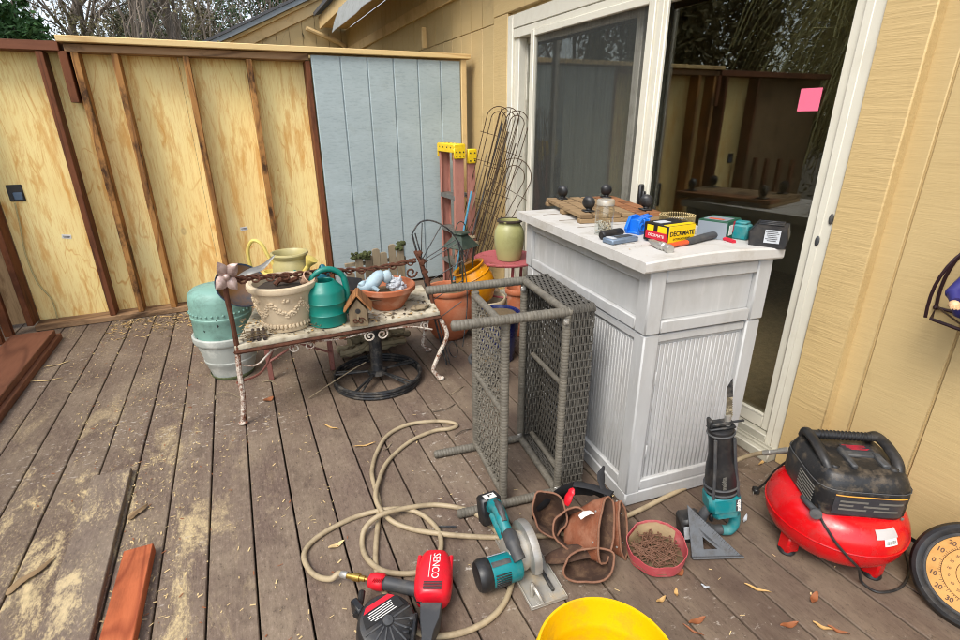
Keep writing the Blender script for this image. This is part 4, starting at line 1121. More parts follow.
# fan trellis
fan = T('fan_trellis', 'black wire fan shaped trellis standing in front of the terracotta pot', 'trellis', (.95, 2.60, 0))
A = Vector((.835, 2.72, .80)); Bm = Vector((.975, 2.60, .0))
ax = (A-Bm).normalized(); sid = Vector((.80, -.10, .30)); sid = (sid-ax*sid.dot(ax)).normalized()
def fp(u, v): return A-ax*u+sid*v
b = MB(); b.tube([fp(0, 0), fp(.80, 0)], .0055, 6); b.tube([fp(.0, .018), fp(.80, .018)], .004, 6); b.build('stem', M['blackiron'], fan, True)
b = MB(); b.tube(spline([fp(0, 0), fp(-.05, .06), fp(-.04, .13), fp(.02, .2), fp(.10, .24), fp(.2, .262)], 6), .0045, 6); b.build('arc_wire', M['blackiron'], fan, True)
for q in ((-.045, .07), (-.005, .17), (.09, .235)):
    b = MB(); b.tube([fp(.16, .01), fp(*q)], .003, 5); b.build('spoke_wire', M['blackiron'], fan, True)
for u, v in ((.18, .255), (.29, .24), (.40, .22), (.52, .18)):
    b = MB(); b.tube([fp(u, .0), fp(u-.07, v)], .003, 5); b.build('cross_wire', M['blackiron'], fan, True)
b = MB(); b.tube(spline([fp(.10, .24), fp(.3, .24), fp(.5, .2), fp(.72, .12)], 6), .0035, 5); b.tube(arc(fp(.72, .06), .05, 0, 2*PI, 16, X=ax, Y=sid*.5)[:-1], .003, 5, closed=True); b.build('side_wire', M['blackiron'], fan, True)

# ------------------------------------------------------------------ wicker table lying on its side
M['wicker'] = pm('grey resin wicker', S(116, 110, 98, .82), .62, var=.4, vs=40, dirt=S(72, 68, 60), damt=.6, ds=24, bump=.3, bs=200)
M['wicker_d'] = pm('dark grey resin wicker', S(84, 80, 72, .8), .62, var=.5, vs=60, dirt=S(58, 54, 48), damt=.6, ds=30, bump=.3, bs=200)
wt = T('wicker_table', 'grey woven wicker side table tipped over on its side with legs pointing left', 'table', (.556, 1.418, 0), R_(-7))
def wrap(b, p, q, r=.017, pitch=.0125, n=12):
    p = Vector(p); q = Vector(q); L = (q-p).length; k = max(2, int(L/pitch)); pts = []; rs = []
    for i in range(k):
        jr = rnd.uniform(.965, 1.03)
        for t, rr in ((.0, .955), (.14, 1.0), (.86, 1.005), (.985, .955)):
            pts.append(p.lerp(q, (i+t)/k)); rs.append(r*rr*jr)
    b.tube(pts, rs, n)
LB, HB, ZB = .40, .385, .775       # leg length, spacing across, spacing up
for y in (0, HB):
    for z in (.0185, ZB):
        b = MB(); wrap(b, (0 if z < .1 else -.003, y, z), (.415, y, z)); b.ell((0 if z < .1 else -.003, y, z), (.006, .016, .016), 10)
        b.build('leg', M['wicker'], wt)
def weave(b, O, U, V, N, w, h, strand=.0085, stake=.03, amp=.0028, mi=0):
    """strands run along U, passing in and out of stakes"""
    O = Vector(O); U = Vector(U); V = Vector(V); N = Vector(N)
    ns = max(1, int(h/strand)); sw = h/ns
    per = 4; nx = max(2, int(w/stake)); m = nx*per
    for j in range(ns):
        ph = PI*(j % 2); vs = []; jit = rnd.uniform(-.0007, .0007)
        for i in range(m+1):
            x = w*i/m; d = amp*math.sin(PI*i/per+ph)+jit
            for v, dd in ((.04, -.0016), (.5, .0012), (.96, -.0016)):
                vs.append(O+U*x+V*(sw*(j+v))+N*(d+dd))
        fs = []
        for i in range(m):
            for k in range(2):
                a_ = i*3+k; fs.append((a_, a_+3, a_+4, a_+1))
        b.add(vs, fs, mi)
    for i in range(nx+1):
        x = min(w, max(0, w*i/nx))
        b.tube([O+U*x-N*.002, O+U*x+V*h-N*.002], .0035, 5, mi)
X0, X1 = .405, .505; Y0, Y1 = -.012, HB+.012; Z0, Z1 = .006, ZB+.018
b = MB()
# outside faces of the apron
weave(b, (X0, Y0, Z0+.02), (0, 0, 1), (1, 0, 0), (0, -1, 0), Z1-Z0-.04, X1-X0)
weave(b, (X0, Y1, Z0+.02), (0, 0, 1), (1, 0, 0), (0, 1, 0), Z1-Z0-.04, X1-X0)
weave(b, (X0, Y0+.02, Z1), (0, 1, 0), (1, 0, 0), (0, 0, 1), Y1-Y0-.04, X1-X0)
weave(b, (X0, Y0+.02, Z0), (0, 1, 0), (1, 0, 0), (0, 0, -1), Y1-Y0-.04, X1-X0)
for (yc, zc) in ((Y0+.018, Z0+.018), (Y1-.018, Z0+.018), (Y0+.018, Z1-.018), (Y1-.018, Z1-.018)):
    a0 = {(-1, -1): PI, (1, -1): 1.5*PI, (-1, 1): .5*PI, (1, 1): 0}[(1 if yc > .1 else -1, 1 if zc > .3 else -1)]
    for k in range(11):
        x = X0+.0045+k*.0093
        b.tube(arc((x, yc, zc), .0175, a0-.15, a0+PI/2+.15, 7, X=(0, 1, 0), Y=(0, 0, 1)), .0048, 6)
b.build('apron', M['wicker_d'], wt)
b = MB()
weave(b, (X0+.004, Y0+.012, Z0+.03), (0, 0, 1), (1, 0, 0), (0, 1, 0), Z1-Z0-.06, X1-X0-.02, .008)
weave(b, (X0+.004, Y1-.012, Z0+.03), (0, 0, 1), (1, 0, 0), (0, -1, 0), Z1-Z0-.06, X1-X0-.02, .008)
weave(b, (X0+.004, Y0+.03, Z1-.012), (0, 1, 0), (1, 0, 0), (0, 0, -1), Y1-Y0-.06, X1-X0-.02, .008)
weave(b, (X0+.004, Y0+.03, Z0+.012), (0, 1, 0), (1, 0, 0), (0, 0, 1), Y1-Y0-.06, X1-X0-.02, .008)
b.build('apron_lining', M['wicker_d'], wt)
b = MB()
weave(b, (X1-.018, Y0+.01, Z0+.01), (0, 0, 1), (0, 1, 0), (-1, 0, 0), Z1-Z0-.02, Y1-Y0-.02, .011, .034)
weave(b, (X1+.001, Y0+.005, Z0+.005), (0, 0, 1), (0, 1, 0), (1, 0, 0), Z1-Z0-.01, Y1-Y0-.01, .011, .034)
b.build('tabletop', M['wicker_d'], wt)
b = MB(); xf = X0-.002
wrap(b, (xf, 0, .03), (xf, 0, ZB-.01), .0155); wrap(b, (xf, HB, .03), (xf, HB, ZB-.01), .0155)
wrap(b, (xf, .01, .02), (xf, HB-.01, .02), .0155); wrap(b, (xf, .01, ZB), (xf, HB-.01, ZB), .0155)
wrap(b, (xf+.055, .0, .035), (xf+.055, HB, .035), .012)
b.build('rim_frame', M['wicker'], wt)
b = MB(); wrap(b, (xf+.045, .005, .44), (xf+.045, HB-.005, .44), .0105); b.build('stretcher', M['wicker'], wt)
for y in (.0, HB):
    for z in (.0185, ZB):
        b = MB(); b.box((xf-.012, y-.019 if y < .1 else y-.02, z-.028 if z > .3 else z+.028), (.02, .004, .02), bev=.001); b.lathe([(0, 0), (.006, 0), (.006, .004), (0, .005)], 10, M=frame((0, -1, 0), o=(xf-.012, y-.021 if y < .1 else y-.022, z-.03 if z > .3 else z+.03))); b.build('bracket', M['steel'], wt)
xs = .185
b = MB()
for y in (.022, HB-.022): wrap(b, (xs, y, .035), (xs, y, ZB-.017), .0165)
b.build('shelf_frame', M['wicker'], wt)
for z in (.047, .405, ZB-.035):
    b = MB(); wrap(b, (xs, .03, z), (xs, HB-.03, z), .014); b.build('shelf_bar', M['wicker'], wt)
b = MB()
nz = 27
for i in range(1, nz):
    z = .05+(ZB-.10)*i/nz
    b.tube([(xs+.004*math.sin(PI*k*.5+PI*i), .03+(HB-.06)*k/26, z+.004*math.sin(PI*k/2.0+PI*i)) for k in range(27)], .0034, 5)
for i in range(1, 13):
    y = .03+(HB-.06)*i/13
    b.tube([(xs-.004*math.sin(PI*k*.5), y+.0035*math.sin(PI*k/2+PI*i), .05+(ZB-.10)*k/62) for k in range(63)], .0036, 5)
b.build('shelf_mesh', M['wicker'], wt)

# ------------------------------------------------------------------ white storage cabinet
def cab_mat(name, groove=False):
    t = NT(name)
    n = t.noise(16, 5, .62, t.map((1, 1, .22)))
    c = t.mix(n, S(180, 180, 178, .78), S(206, 206, 204, .80))
    d = t.ramp(t.noise(5, 6, .72, t.map((1.5, 1.5, .8), (0, .5, .3))), [(.48, 0.0), (.76, .42)])
    c = t.mix(d, c, S(160, 153, 142, .85))
    c = t.mix(t.ramp(t.noise(26, 5, .7, t.map((1, 1, .15), (.4, .2, 0))), [(.56, 0.0), (.68, .25)]), c, S(220, 219, 216, .9))
    return t.fin(c, .55, 0, t.bump(n, .15, .002), .35)
M['cab'] = cab_mat('grimy white resin')
M['cabtop'] = pm('dusty white resin top', S(204, 201, 195, .86), .6, var=.08, vs=8, dirt=S(150, 140, 122), damt=.55, ds=7, bump=.2)
CA = R_(-5.8)
cabO = Vector((1.145, 1.195, 0))
cb = T('storage_cabinet', 'grimy white resin storage cabinet with beadboard panels and cluttered top', 'cabinet', cabO, CA)
CW, CD, CH = .50, .975, .935
def W(x, y, z=0.0):              # a point on the cabinet in world space
    v = Matrix.Rotation(CA, 4, 'Z') @ Vector((x, y, z)); return cabO+v
b = MB(); b.box((CW/2, CD/2, .5), (CW-.05, CD-.05, .86)); b.build('carcass', M['cab'], cb)
# plinth
b = MB(); b.box((CW/2, CD/2, .032), (CW-.01, CD-.01, .06), bev=.006); b.build('plinth', M['cab'], cb)
zs = .715
def post(x, y, z0, z1, name='corner_post'):
    b = MB(); b.box((x, y, (z0+z1)/2), (.062, .062, z1-z0), bev=.005); b.build(name, M['cab'], cb)
for x in (.031, CW-.031):
    for y in (.031, CD-.031):
        post(x, y, zs, CH); post(x+(.006 if x < .2 else -.0), y+(.006 if y < .2 else -.006), .055, zs-.004)
def face(front):
    """rails and panels of one side; front True: the short end towards the camera, else the long left side"""
    L = CW if front else CD
    Q = Matrix() if front else basis((0, 1, 0), (1, 0, 0), (0, 0, 1), (0, 0, 0))
    def bx(c, s, name, bev=.004):
        b = MB(); b.box(c, s, bev=bev, M=Q); b.build(name, M['cab'], cb)
    bx((L/2, .014, CH-.022), (L-.126, .024, .044), 'rail'); bx((L/2, .014, zs+.022), (L-.126, .024, .044), 'rail')
    bx((L/2, .026, (zs+CH)/2), (L-.126, .016, CH-zs-.086), 'drawer_panel', .003)
    b = MB()
    n = int((L-.135)/.0175); w = (L-.135)/n
    for i in range(n): b.box((.0675+w*(i+.5), .028, .385), (w-.0016, .016, zs-.155), bev=.0022, M=Q)
    b.box((L/2, .037, .385), (L-.13, .006, zs-.16), M=Q)
    b.build('beadboard_panel', M['cab'], cb)
    bx((L/2, .018, .085), (L-.13, .022, .046), 'rail'); bx((L/2, .020, zs-.022), (L-.13, .018, .030), 'rail')
face(True); face(False)
# top slab with a slightly crowned front edge
b = MB(); n = 18; vs = []; fs = []
x0, x1, y0, y1 = -.040, CW+.016, -.020, CD+.03
for i in range(n+1):
    t = i/n; x = x0+(x1-x0)*t; cr = .014*math.sin(PI*t)
    for y, z in ((y0+.004, CH+.004+cr*.3), (y0, CH+.010+cr*.3), (y0, CH+.034+cr), (y0+.006, CH+.039+cr), (y0+.25, CH+.040+cr*.15), (y1-.006, CH+.040), (y1, CH+.034), (y1, CH+.004)):
        vs.append((x, y, z))
k = 8
for i in range(n):
    for j in range(k):
        j2 = (j+1) % k; fs.append((i*k+j, (i+1)*k+j, (i+1)*k+j2, i*k+j2))
fs.append(tuple(range(k))); fs.append(tuple(n*k+j for j in reversed(range(k))))
b.add(vs, fs); top = b.build('top', M['cabtop'], cb, angle=30)
b = MB()
for i in range(5): b.box((CW/2, .22+i*.16, CH+.0408), (CW-.06, .004, .0015))
b.build('plank_groove', M['debris'], top)
for z in (.25, .55):
    b = MB(); b.box((.0655, -.004, z), (.006, .006, .05), bev=.002); b.build('hinge', M['cab'], cb)
TZ = .9755
def at(px, py): return G(px, py, TZ)
# ------------------------------------------------------------------ upturned plant caddy with four castors
pa, pb2, pc = at(545, 205.5), at(580, 224), at(657, 217)
ey = (pa-pb2); LY = ey.length; ey.normalize(); ex = Vector((ey.y, -ey.x, 0)); LX = .37
cd = T('plant_caddy', 'weathered slatted wooden plant caddy lying upside down on the cabinet with castors in the air', 'plant caddy', pb2, rot=basis(ex, ey, (0, 0, 1), (0, 0, 0)))
LX = min(LX, .37)
for y in (.02, LY/2, LY-.02):
    b = MB(); b.box((LX/2, y, .010), (LX, .04, .018), bev=.002); b.build('batten', M['oldwood_x'], cd)
ns = 6
for i in range(ns):
    w = LX/ns
    b = MB(); b.box((w*(i+.5), LY/2, .029), (w-.010, LY, .018), bev=.002)
    o = b.build('slat', M['rustwood' if i > 3 else 'oldwood_x'], cd)
for (u, v) in ((.07, LY-.06), (.06, .07), (LX-.07, LY-.06), (LX-.05, .06)):
    b = MB(); b.box((u, v, .042), (.045, .045, .006), bev=.002); b.tube([(u, v, .045), (u+.008, v, .062)], .012, 10)
    c_ = b.build('castor', M['black'], cd)
    b = MB(); a = rnd.uniform(-.5, .5)
    a += .9
    b.lathe([(0, -.020), (.014, -.019), (.024, -.013), (.028, -.004), (.024, -.002), (.024, .002), (.028, .004), (.024, .013), (.014, .019), (.006, .019), (0, .015)], 26, M=frame((math.cos(a), math.sin(a), .15), o=(u, v, .078)))
    b.build('wheel', M['black'], c_)
# jar
jp = at(606, 236)+Vector((.01, .03, 0))
jar = T('glass_jar', 'clear glass jar with grey lid half full of screws on the cabinet', 'jar', jp)
b = MB(); b.lathe([(.030, 0), (.034, .003), (.035, .01), (.035, .095), (.031, .108), (.031, .114), (.029, .114), (.029, .107), (.033, .094), (.033, .012), (.03, .006), (0, .005)], 32); b.build('glass', M['jarglass'], jar)
b = MB(); b.lathe([(0, .132), (.030, .132), (.033, .128), (.033, .112), (.031, .110), (0, .112)], 30); b.build('lid', M['alu'], jar)
b = MB()
for i in range(70):
    a, r_, z = rnd.uniform(0, 6.28), .026*math.sqrt(rnd.random()), rnd.uniform(.012, .052)
    d_ = Vector((rnd.gauss(0, 1), rnd.gauss(0, 1), rnd.gauss(0, .7))).normalized()*.011
    c_ = Vector((r_*math.cos(a), r_*math.sin(a), z)); e_ = c_+d_
    if Vector((e_.x, e_.y)).length > .031: continue
    b.tube([c_-d_*.6, e_], [.0012, .0024], 5)
o = b.build('screws', M['alu'], jar); struct(o, 'stuff')
def item(name, label, cat, pos, build, mats, rz=0, group=None):
    b = MB(); build(b); o = b.build(name, mats); o.location = pos; o.rotation_euler.z = rz
    return tag(o, label, cat, group)
# dark marker
p1, p2 = at(600, 240), at(622, 236)
item('black_cylinder', 'stubby dark cylinder lying at the foot of the glass jar', 'tube', (p1+p2)/2+Vector((0, 0, .0165)), lambda b: b.lathe([(0, -.055), (.012, -.055), (.016, -.05), (.0165, -.03), (.0165, .045), (.012, .055), (0, .056)], 18, M=frame(p2-p1)), M['black'])
# grey blue flat tool
p1, p2 = at(607, 244), at(633, 240)
dv = p2-p1
fk = T('flat_blue_grey_tool', 'flat blue grey folding tool lying in front of the glass jar', 'tool', (p1+p2)/2+Vector((0, .0, 0)), math.atan2(dv.y, dv.x))
M['bluegrey'] = pm('blue grey metal', S(128, 146, 166, .8), .4, .3, var=.1, dirt=S(90, 96, 104), damt=.4, ds=20)
b = MB(); b.box((0, 0, .010), (.125, .056, .018), bev=.004); b.build('tool_body', M['bluegrey'], fk)
b = MB(); b.box((.012, 0, .0200), (.07, .022, .003), bev=.001); b.build('inlay', M['darkgrey'], fk)
b = MB(); b.box((-.045, 0, .0203), (.02, .04, .003), bev=.001); b.build('end_plate', M['palegrey'], fk)
# blue plastic clip thing
p1, p2 = at(629, 236), at(657, 229)
dv = p2-p1
M['brightblue'] = pm('bright blue plastic', S(20, 110, 214, .9), .35, var=.08, bump=0)
bt = T('blue_plastic_holder', 'bright blue plastic holder with open hollow front behind the yellow box', 'holder', (p1+p2)/2, math.atan2(dv.y, dv.x))
b = MB()
b.prism([(-.065, 0), (.06, 0), (.075, .06), (.02, .058), (-.01, .068), (-.05, .066), (-.06, .05), (-.075, .02)], .012, M=basis((1, 0, 0), (0, 0, 1), (0, -1, 0), (0, .04, 0)), bev=.002)
b.prism([(-.065, 0), (-.02, 0), (-.02, .03), (-.035, .045), (-.05, .066), (-.07, .05), (-.075, .02)], .008, M=basis((1, 0, 0), (0, 0, 1), (0, -1, 0), (0, -.015, 0)), bev=.002)
b.box((0, .01, .006), (.125, .06, .010), bev=.003); b.box((.01, .02, .052), (.11, .035, .008), rot=(0, -.05, 0), bev=.003)
for x in (-.05, -.02, .012): b.box((x, .01, .03), (.006, .05, .05), bev=.002)
b.tube(arc((-.052, -.024, .03), .014, 0, 2*PI, 14, Y=(0, 0, 1))[:-1], .004, 6, closed=True)
b.build('holder_body', M['brightblue'], bt)
b = MB(); b.lathe([(0, 0), (.009, 0), (.009, .008), (0, .008)], 14, M=frame((0, -1, 0), o=(-.03, -.016, .02))); b.build('knob', M['brightblue'], bt)
# hammer
ham = T('hammer', 'claw hammer with steel head and dark rubber grip lying under the yellow screw box', 'hammer', W(.085, .085, TZ), CA+R_(6))
M['orange'] = pm('red orange paint', S(216, 84, 40, .85), .4, var=.12, dirt=S(120, 60, 40), damt=.4, ds=20)
b = MB(); b.tube([(.01, -.004, .016), (.13, .012, .017)], [.010, .011], 10, flat=.8); b.build('shaft', M['orange'], ham)
b = MB(); b.tube([(.13, .012, .017), (.15, .016, .018), (.26, .045, .018), (.33, .06, .018), (.345, .063, .018)], [.012, .015, .0155, .016, .012], 12, flat=.8); b.build('grip', M['darkgrey'], ham)
b = MB(); b.lathe([(0, -.048), (.013, -.048), (.015, -.044), (.015, -.032), (.010, -.026), (.010, -.012), (.014, -.008), (.014, .012), (0, .012)], 16, M=frame((.25, 1, 0), o=(.012, -.002, .018)) @ Matrix.Identity(4))
b.prism([(0, -.012), (.03, -.010), (.062, -.004), (.075, .006), (.06, .006), (.03, .008), (0, .012)], .022, M=basis((.24, .97, 0), (0, 0, 1), (.97, -.24, 0), (.002, .008, .018)), bev=.002)
b.build('head', M['steel'], ham)
# yellow screw box
d1, d2, d3 = at(646, 243), at(667, 247), at(693, 243)
ex = (d3-d2).normalized(); ey = Vector((-ex.y, ex.x, 0)); BW = (d3-d2).length
M['boxyel'] = pm('yellow card', S(252, 208, 8, .85), .5, var=.03, bump=0)
M['boxred'] = pm('red card', S(196, 30, 52, .9), .5, var=.05, bump=0)
M['ink'] = pm('black ink', S(24, 22, 22, .8), .6, bump=0)
sb = T('screw_box', 'small yellow red and black card box of deck screws lying on the hammer', 'box', d2+Vector((0, 0, .006)), rot=basis(ex, ey, (0, 0, 1), (0, 0, 0)))
BH, BL_ = .064, .115
b = MB(); b.box((BW/2, BL_/2, BH/2), (BW, BL_, BH), bev=.0015); b.build('carton', M['ink'], sb)
b = MB(); b.box((BW/2, -.0006, BH/2), (BW-.002, .002, BH-.002), bev=.0005); fp_ = b.build('end_panel', M['boxyel'], sb)
text('DECKMATE', .0225, basis((1, 0, 0), (0, 0, 1), (0, -1, 0), (BW/2, -.0018, BH*.56)), M['ink'], sb, bold=.0005)
text('EXTERIOR SCREWS', .0095, basis((1, 0, 0), (0, 0, 1), (0, -1, 0), (BW/2, -.0018, BH*.27)), M['ink'], sb)
b = MB(); b.box((BW/2, .014, BH+.0004), (BW-.002, .024, .0016)); b.build('top_panel', M['boxyel'], sb)
b = MB(); b.box((BW*.35, .075, BH+.0006), (BW*.4, .035, .0016)); b.build('top_panel', M['palegrey'], sb)
b = MB(); b.box((-.0006, .03, BH*.74), (.0016, .04, .022)); b.box((-.0006, .085, BH*.74), (.0016, .03, .02)); b.build('side_panel', M['boxyel'], sb)
b = MB(); b.box((-.0006, .055, BH*.36), (.0016, .10, .028)); b.build('side_panel', M['boxred'], sb)
text('DECKMATE', .014, basis((0, -1, 0), (0, 0, 1), (-1, 0, 0), (-.0017, .055, BH*.36)), M['white'], sb)
# coil of nails
cpz = at(683, 236)+Vector((.02, .06, 0))
M['brass'] = pm('brassy nail wire', S(196, 174, 124, .8), .35, .8, var=.25, vs=40, bump=0)
cn = T('nail_coil', 'coil of brassy collated nails standing behind the screw box', 'nail coil', cpz)
rr = [.062, .052, .043]
for q, R0 in enumerate(rr):
    b = MB(); n = int(2*PI*R0/.0078)
    for i in range(n):
        a = 2*PI*i/n
        x, y = R0*math.cos(a), R0*math.sin(a)
        b.tube([(x, y, .004), (x+.004*math.cos(a+1), y+.004*math.sin(a+1), .068)], .0016, 4); b.ell((x+.004*math.cos(a+1), y+.004*math.sin(a+1), .069), (.0030, .003, .0014), 6)
    struct(b.build('nail_row', M['brass'], cn), 'stuff')
b = MB()
for z in (.022, .048):
    for R0 in rr: b.tube(arc((0, 0, z), R0, 0, 2*PI, 40)[:-1], .0012, 4, closed=True)
b.build('binding_wire', M['steel'], cn)
# grey and green box
g1, g2, g3 = at(699, 237.5), at(725, 241.5), at(744, 235)
ex = (g2-g1).normalized(); ey = Vector((-ex.y, ex.x, 0)); GW = (g2-g1).length+.01
M['boxgrey'] = pm('grey card', S(140, 148, 156, .85), .5, var=.06, bump=0)
M['boxgreen'] = pm('dark green card', S(34, 84, 62, .85), .5, var=.2, vs=30, bump=0)
gb = T('grey_green_box', 'grey and dark green card box with white label right of the nail coil', 'box', g2+Vector((0, 0, 0)), rot=basis(-ex, -ey, (0, 0, 1), (0, 0, 0)) @ Matrix.Identity(4))
gb.matrix_basis = basis(ex, ey, (0, 0, 1), g2-ex*GW)
b = MB(); b.box((GW/2, .06, .035), (GW, .12, .068), bev=.0015); b.build('carton', M['boxgreen'], gb)
b = MB(); b.box((GW/2, -.0006, .034), (GW-.001, .002, .060)); b.build('end_panel', M['boxgrey'], gb)
b = MB(); b.box((GW+.0005, .035, .036), (.0016, .03, .036)); b.box((GW+.0005, .085, .05), (.0016, .02, .016)); b.build('side_label', M['white'], gb)
b = MB(); b.box((GW+.0005, .062, .045), (.0016, .018, .04)); b.build('side_label', M['boxred'], gb)
b = MB(); b.box((GW/2, .05, .0697), (GW*.8, .07, .0012)); b.build('top_label', M['boxgrey'], gb)
b = MB(); b.box((GW/2, .03, .0705), (GW*.5, .02, .0012)); b.build('top_label', M['orange'], gb)
# red screwdriver stub
item('red_screwdriver', 'short red screwdriver shaft standing out between the two boxes at the cabinet edge', 'screwdriver', at(731, 243)+Vector((0, 0, .009)), lambda b: b.tube([(-.01, -.02, 0), (.01, .06, 0)], .008, 8), M['boxred'])
# charger
c1, c2 = at(748, 246), at(785, 250)
ex = (c2-c1).normalized(); ey = Vector((-ex.y, ex.x, 0)); QW = (c2-c1).length
ch = T('battery_charger', 'black battery charger with grey label beside a teal battery at the cabinet corner', 'charger', c1, rot=basis(ex, ey, (0, 0, 1), (0, 0, 0)))
b = MB(); b.prism([(0, 0), (QW, 0), (QW+.004, .03), (QW-.004, .07), (.012, .074), (-.006, .05)], .12, M=basis((1, 0, 0), (0, 0, 1), (0, -1, 0), (0, .12, 0)), bev=.004); b.build('case', M['black'], ch)
b = MB(); b.box((QW*.60, -.0006, .040), (QW*.42, .002, .044), bev=.0004); lb = b.build('label', M['palegrey'], ch)
b = MB()
for i in range(6): b.box((QW*.60+rnd.uniform(-.004, .004), -.0018, .056-i*.006), (QW*rnd.uniform(.24, .36), .0012, .002))
b.build('label_print', M['darkgrey'], lb)
b = MB()
for i in range(3): b.box((QW*.5, .03+i*.03, .075), (QW*.7, .008, .006), bev=.002)
b.build('rib', M['black'], ch)
M['teal_tool'] = pm('teal tool plastic', S(0, 128, 134, .85), .4, var=.08, vs=10, dirt=S(150, 150, 130), damt=.22, ds=14)
item('teal_battery', 'teal and grey battery pack left of the black charger', 'battery', at(744, 240)+Vector((.0, .035, 0)), lambda b: (b.box((0, 0, .028), (.05, .09, .055), bev=.006), b.box((0, 0, .060), (.04, .07, .010), bev=.003)), M['teal_tool'], .3)
# sawdust crumbs on the top
o = litter(90, (0, 0, 0, 0), 0, [M['leaf_tan'], M['debris']], .003, .008, 'wood_crumbs')
me = o.data
for i, pl in enumerate(me.polygons):
    pass
vs_ = [Vector(v.co) for v in me.vertices]
for i in range(0, len(vs_), 4):
    off = W(rnd.uniform(0.0, .4), rnd.uniform(.02, .5), TZ+.001)
    for j in range(4): me.vertices[i+j].co = vs_[i+j]+off
struct(tag(o, 'wood crumbs and dust scattered on the cabinet top', 'wood crumbs'), 'stuff')
# pink note on the glass
q = [PX(800, 88, XW+.02), PX(821, 88, XW+.02), PX(818, 111, XW+.02), PX(797, 111, XW+.02)]
cy, cz = (q[0].y+q[1].y+q[2].y+q[3].y)/4, sum(v.z for v in q)/4
o = item('sticky_note', 'bright pink square paper note stuck on the right glass pane', 'note', (XW+.0248, cy, cz), lambda b: b.box((0, 0, 0), (.0012, .082, .078)), M['pink'])

# ------------------------------------------------------------------ wire wall basket with gnome
wb = T('wall_basket', 'dark wire wall basket hanging on the tan siding at the right edge', 'basket', (XS-.004, .635, .82))
M['bronze'] = pm('dark bronze wire', S(58, 34, 38, .7), .4, .4, var=.2, bump=0)
b = MB()
b.tube([(0, .16*math.cos(a)*(1+.12*math.sin(2*abs(a if a < PI/2 else PI-a))), .30*math.sin(a)) for a in [PI*i/28 for i in range(29)]], .0055, 6)
for y_ in (-.16, .16): b.ell((0, y_, 0), .009, 8)
b.build('back_arch', M['bronze'], wb)
b = MB(); b.tube([(-.13+.12*math.sin(a)**3, .125*math.cos(a)*(1+.15*math.sin(2*abs(a if a < PI/2 else PI-a))), .295*math.sin(a)) for a in [PI*i/28 for i in range(29)]], .005, 6); b.build('front_arch', M['bronze'], wb)
b = MB(); b.tube([(0, .16, 0), (-.13, .11, 0), (-.16, 0, 0), (-.13, -.11, 0), (0, -.16, 0)], .005, 6, closed=True); b.tube([(0, .16, .004), (-.16, 0, .004)], .003, 5); b.tube([(0, -.16, .004), (-.16, 0, .004)], .003, 5); b.tube([(0, 0, .004), (-.16, 0, .004)], .003, 5); b.build('bottom_ring', M['bronze'], wb)
gn = T('garden_gnome', 'small gnome figurine in purple coat and white beard sitting in the wall basket', 'figurine', (XS-.085, .665, .828), R_(-50))
M['purple'] = pm('purple paint', S(44, 42, 116, .8), .5, var=.15, bump=0); M['skin'] = pm('painted skin', S(224, 184, 140, .85), .5, var=.08, bump=0); M['beard'] = pm('white painted beard', S(226, 224, 228, .85), .6, var=.08, bump=.4, bs=120)
b = MB(); b.lathe([(.05, .015), (.058, .03), (.055, .08), (.046, .125), (.03, .15), (.018, .158), (.012, .17)], 20, sy=.85)
b.tube([(.045, 0, .125), (.07, -.03, .09), (.058, -.06, .07)], [.02, .018, .013], 12); b.ell((.07, -.03, .09), .0185, 12); b.tube([(-.045, 0, .125), (-.078, -.03, .09), (-.078, -.066, .075)], [.02, .018, .013], 12); b.ell((-.078, -.03, .09), .0185, 12)
b.ell((0, -.005, .178), (.030, .030, .032), 14); b.build('body', M['purple'], gn)
b = MB(); b.ell((0, -.012, .178), (.027, .027, .029), 12); b.ell((0, -.040, .176), (.008, .008, .008), 8); b.build('face', M['skin'], gn)
for s_ in (-1, 1):
    b = MB()
    hx_ = .057 if s_ > 0 else .082
    b.ell((s_*hx_, -.074, .068), (.014, .015, .013), 10)
    for k in range(4): b.tube([(s_*hx_+(k-1.5)*.006, -.082, .066), (s_*hx_+(k-1.5)*.007, -.098, .062)], [.004, .003], 5)
    b.tube([(s_*(hx_-.009), -.074, .072), (s_*(hx_-.015), -.086, .074)], [.004, .003], 5)
    b.build('hand', M['skin'], gn)
b = MB(); b.ell((0, -.036, .135), (.030, .018, .045), 12, wob=.3); b.ell((0, -.04, .168), (.02, .008, .007), 8); b.build('beard', M['beard'], gn)
b = MB(); b.lathe([(.036, .195), (.034, .20), (.026, .23), (.012, .27), (0, .285)], 18); b.build('hat', M['purple'], gn)
b = MB()
for s_ in (-1, 1): b.tube([(s_*.025, -.03, .03), (s_*.035, -.09, .025)], [.022, .018], 9); b.ell((s_*.037, -.11, .026), (.018, .032, .02), 10)
b.build('boots', M['black'], gn)
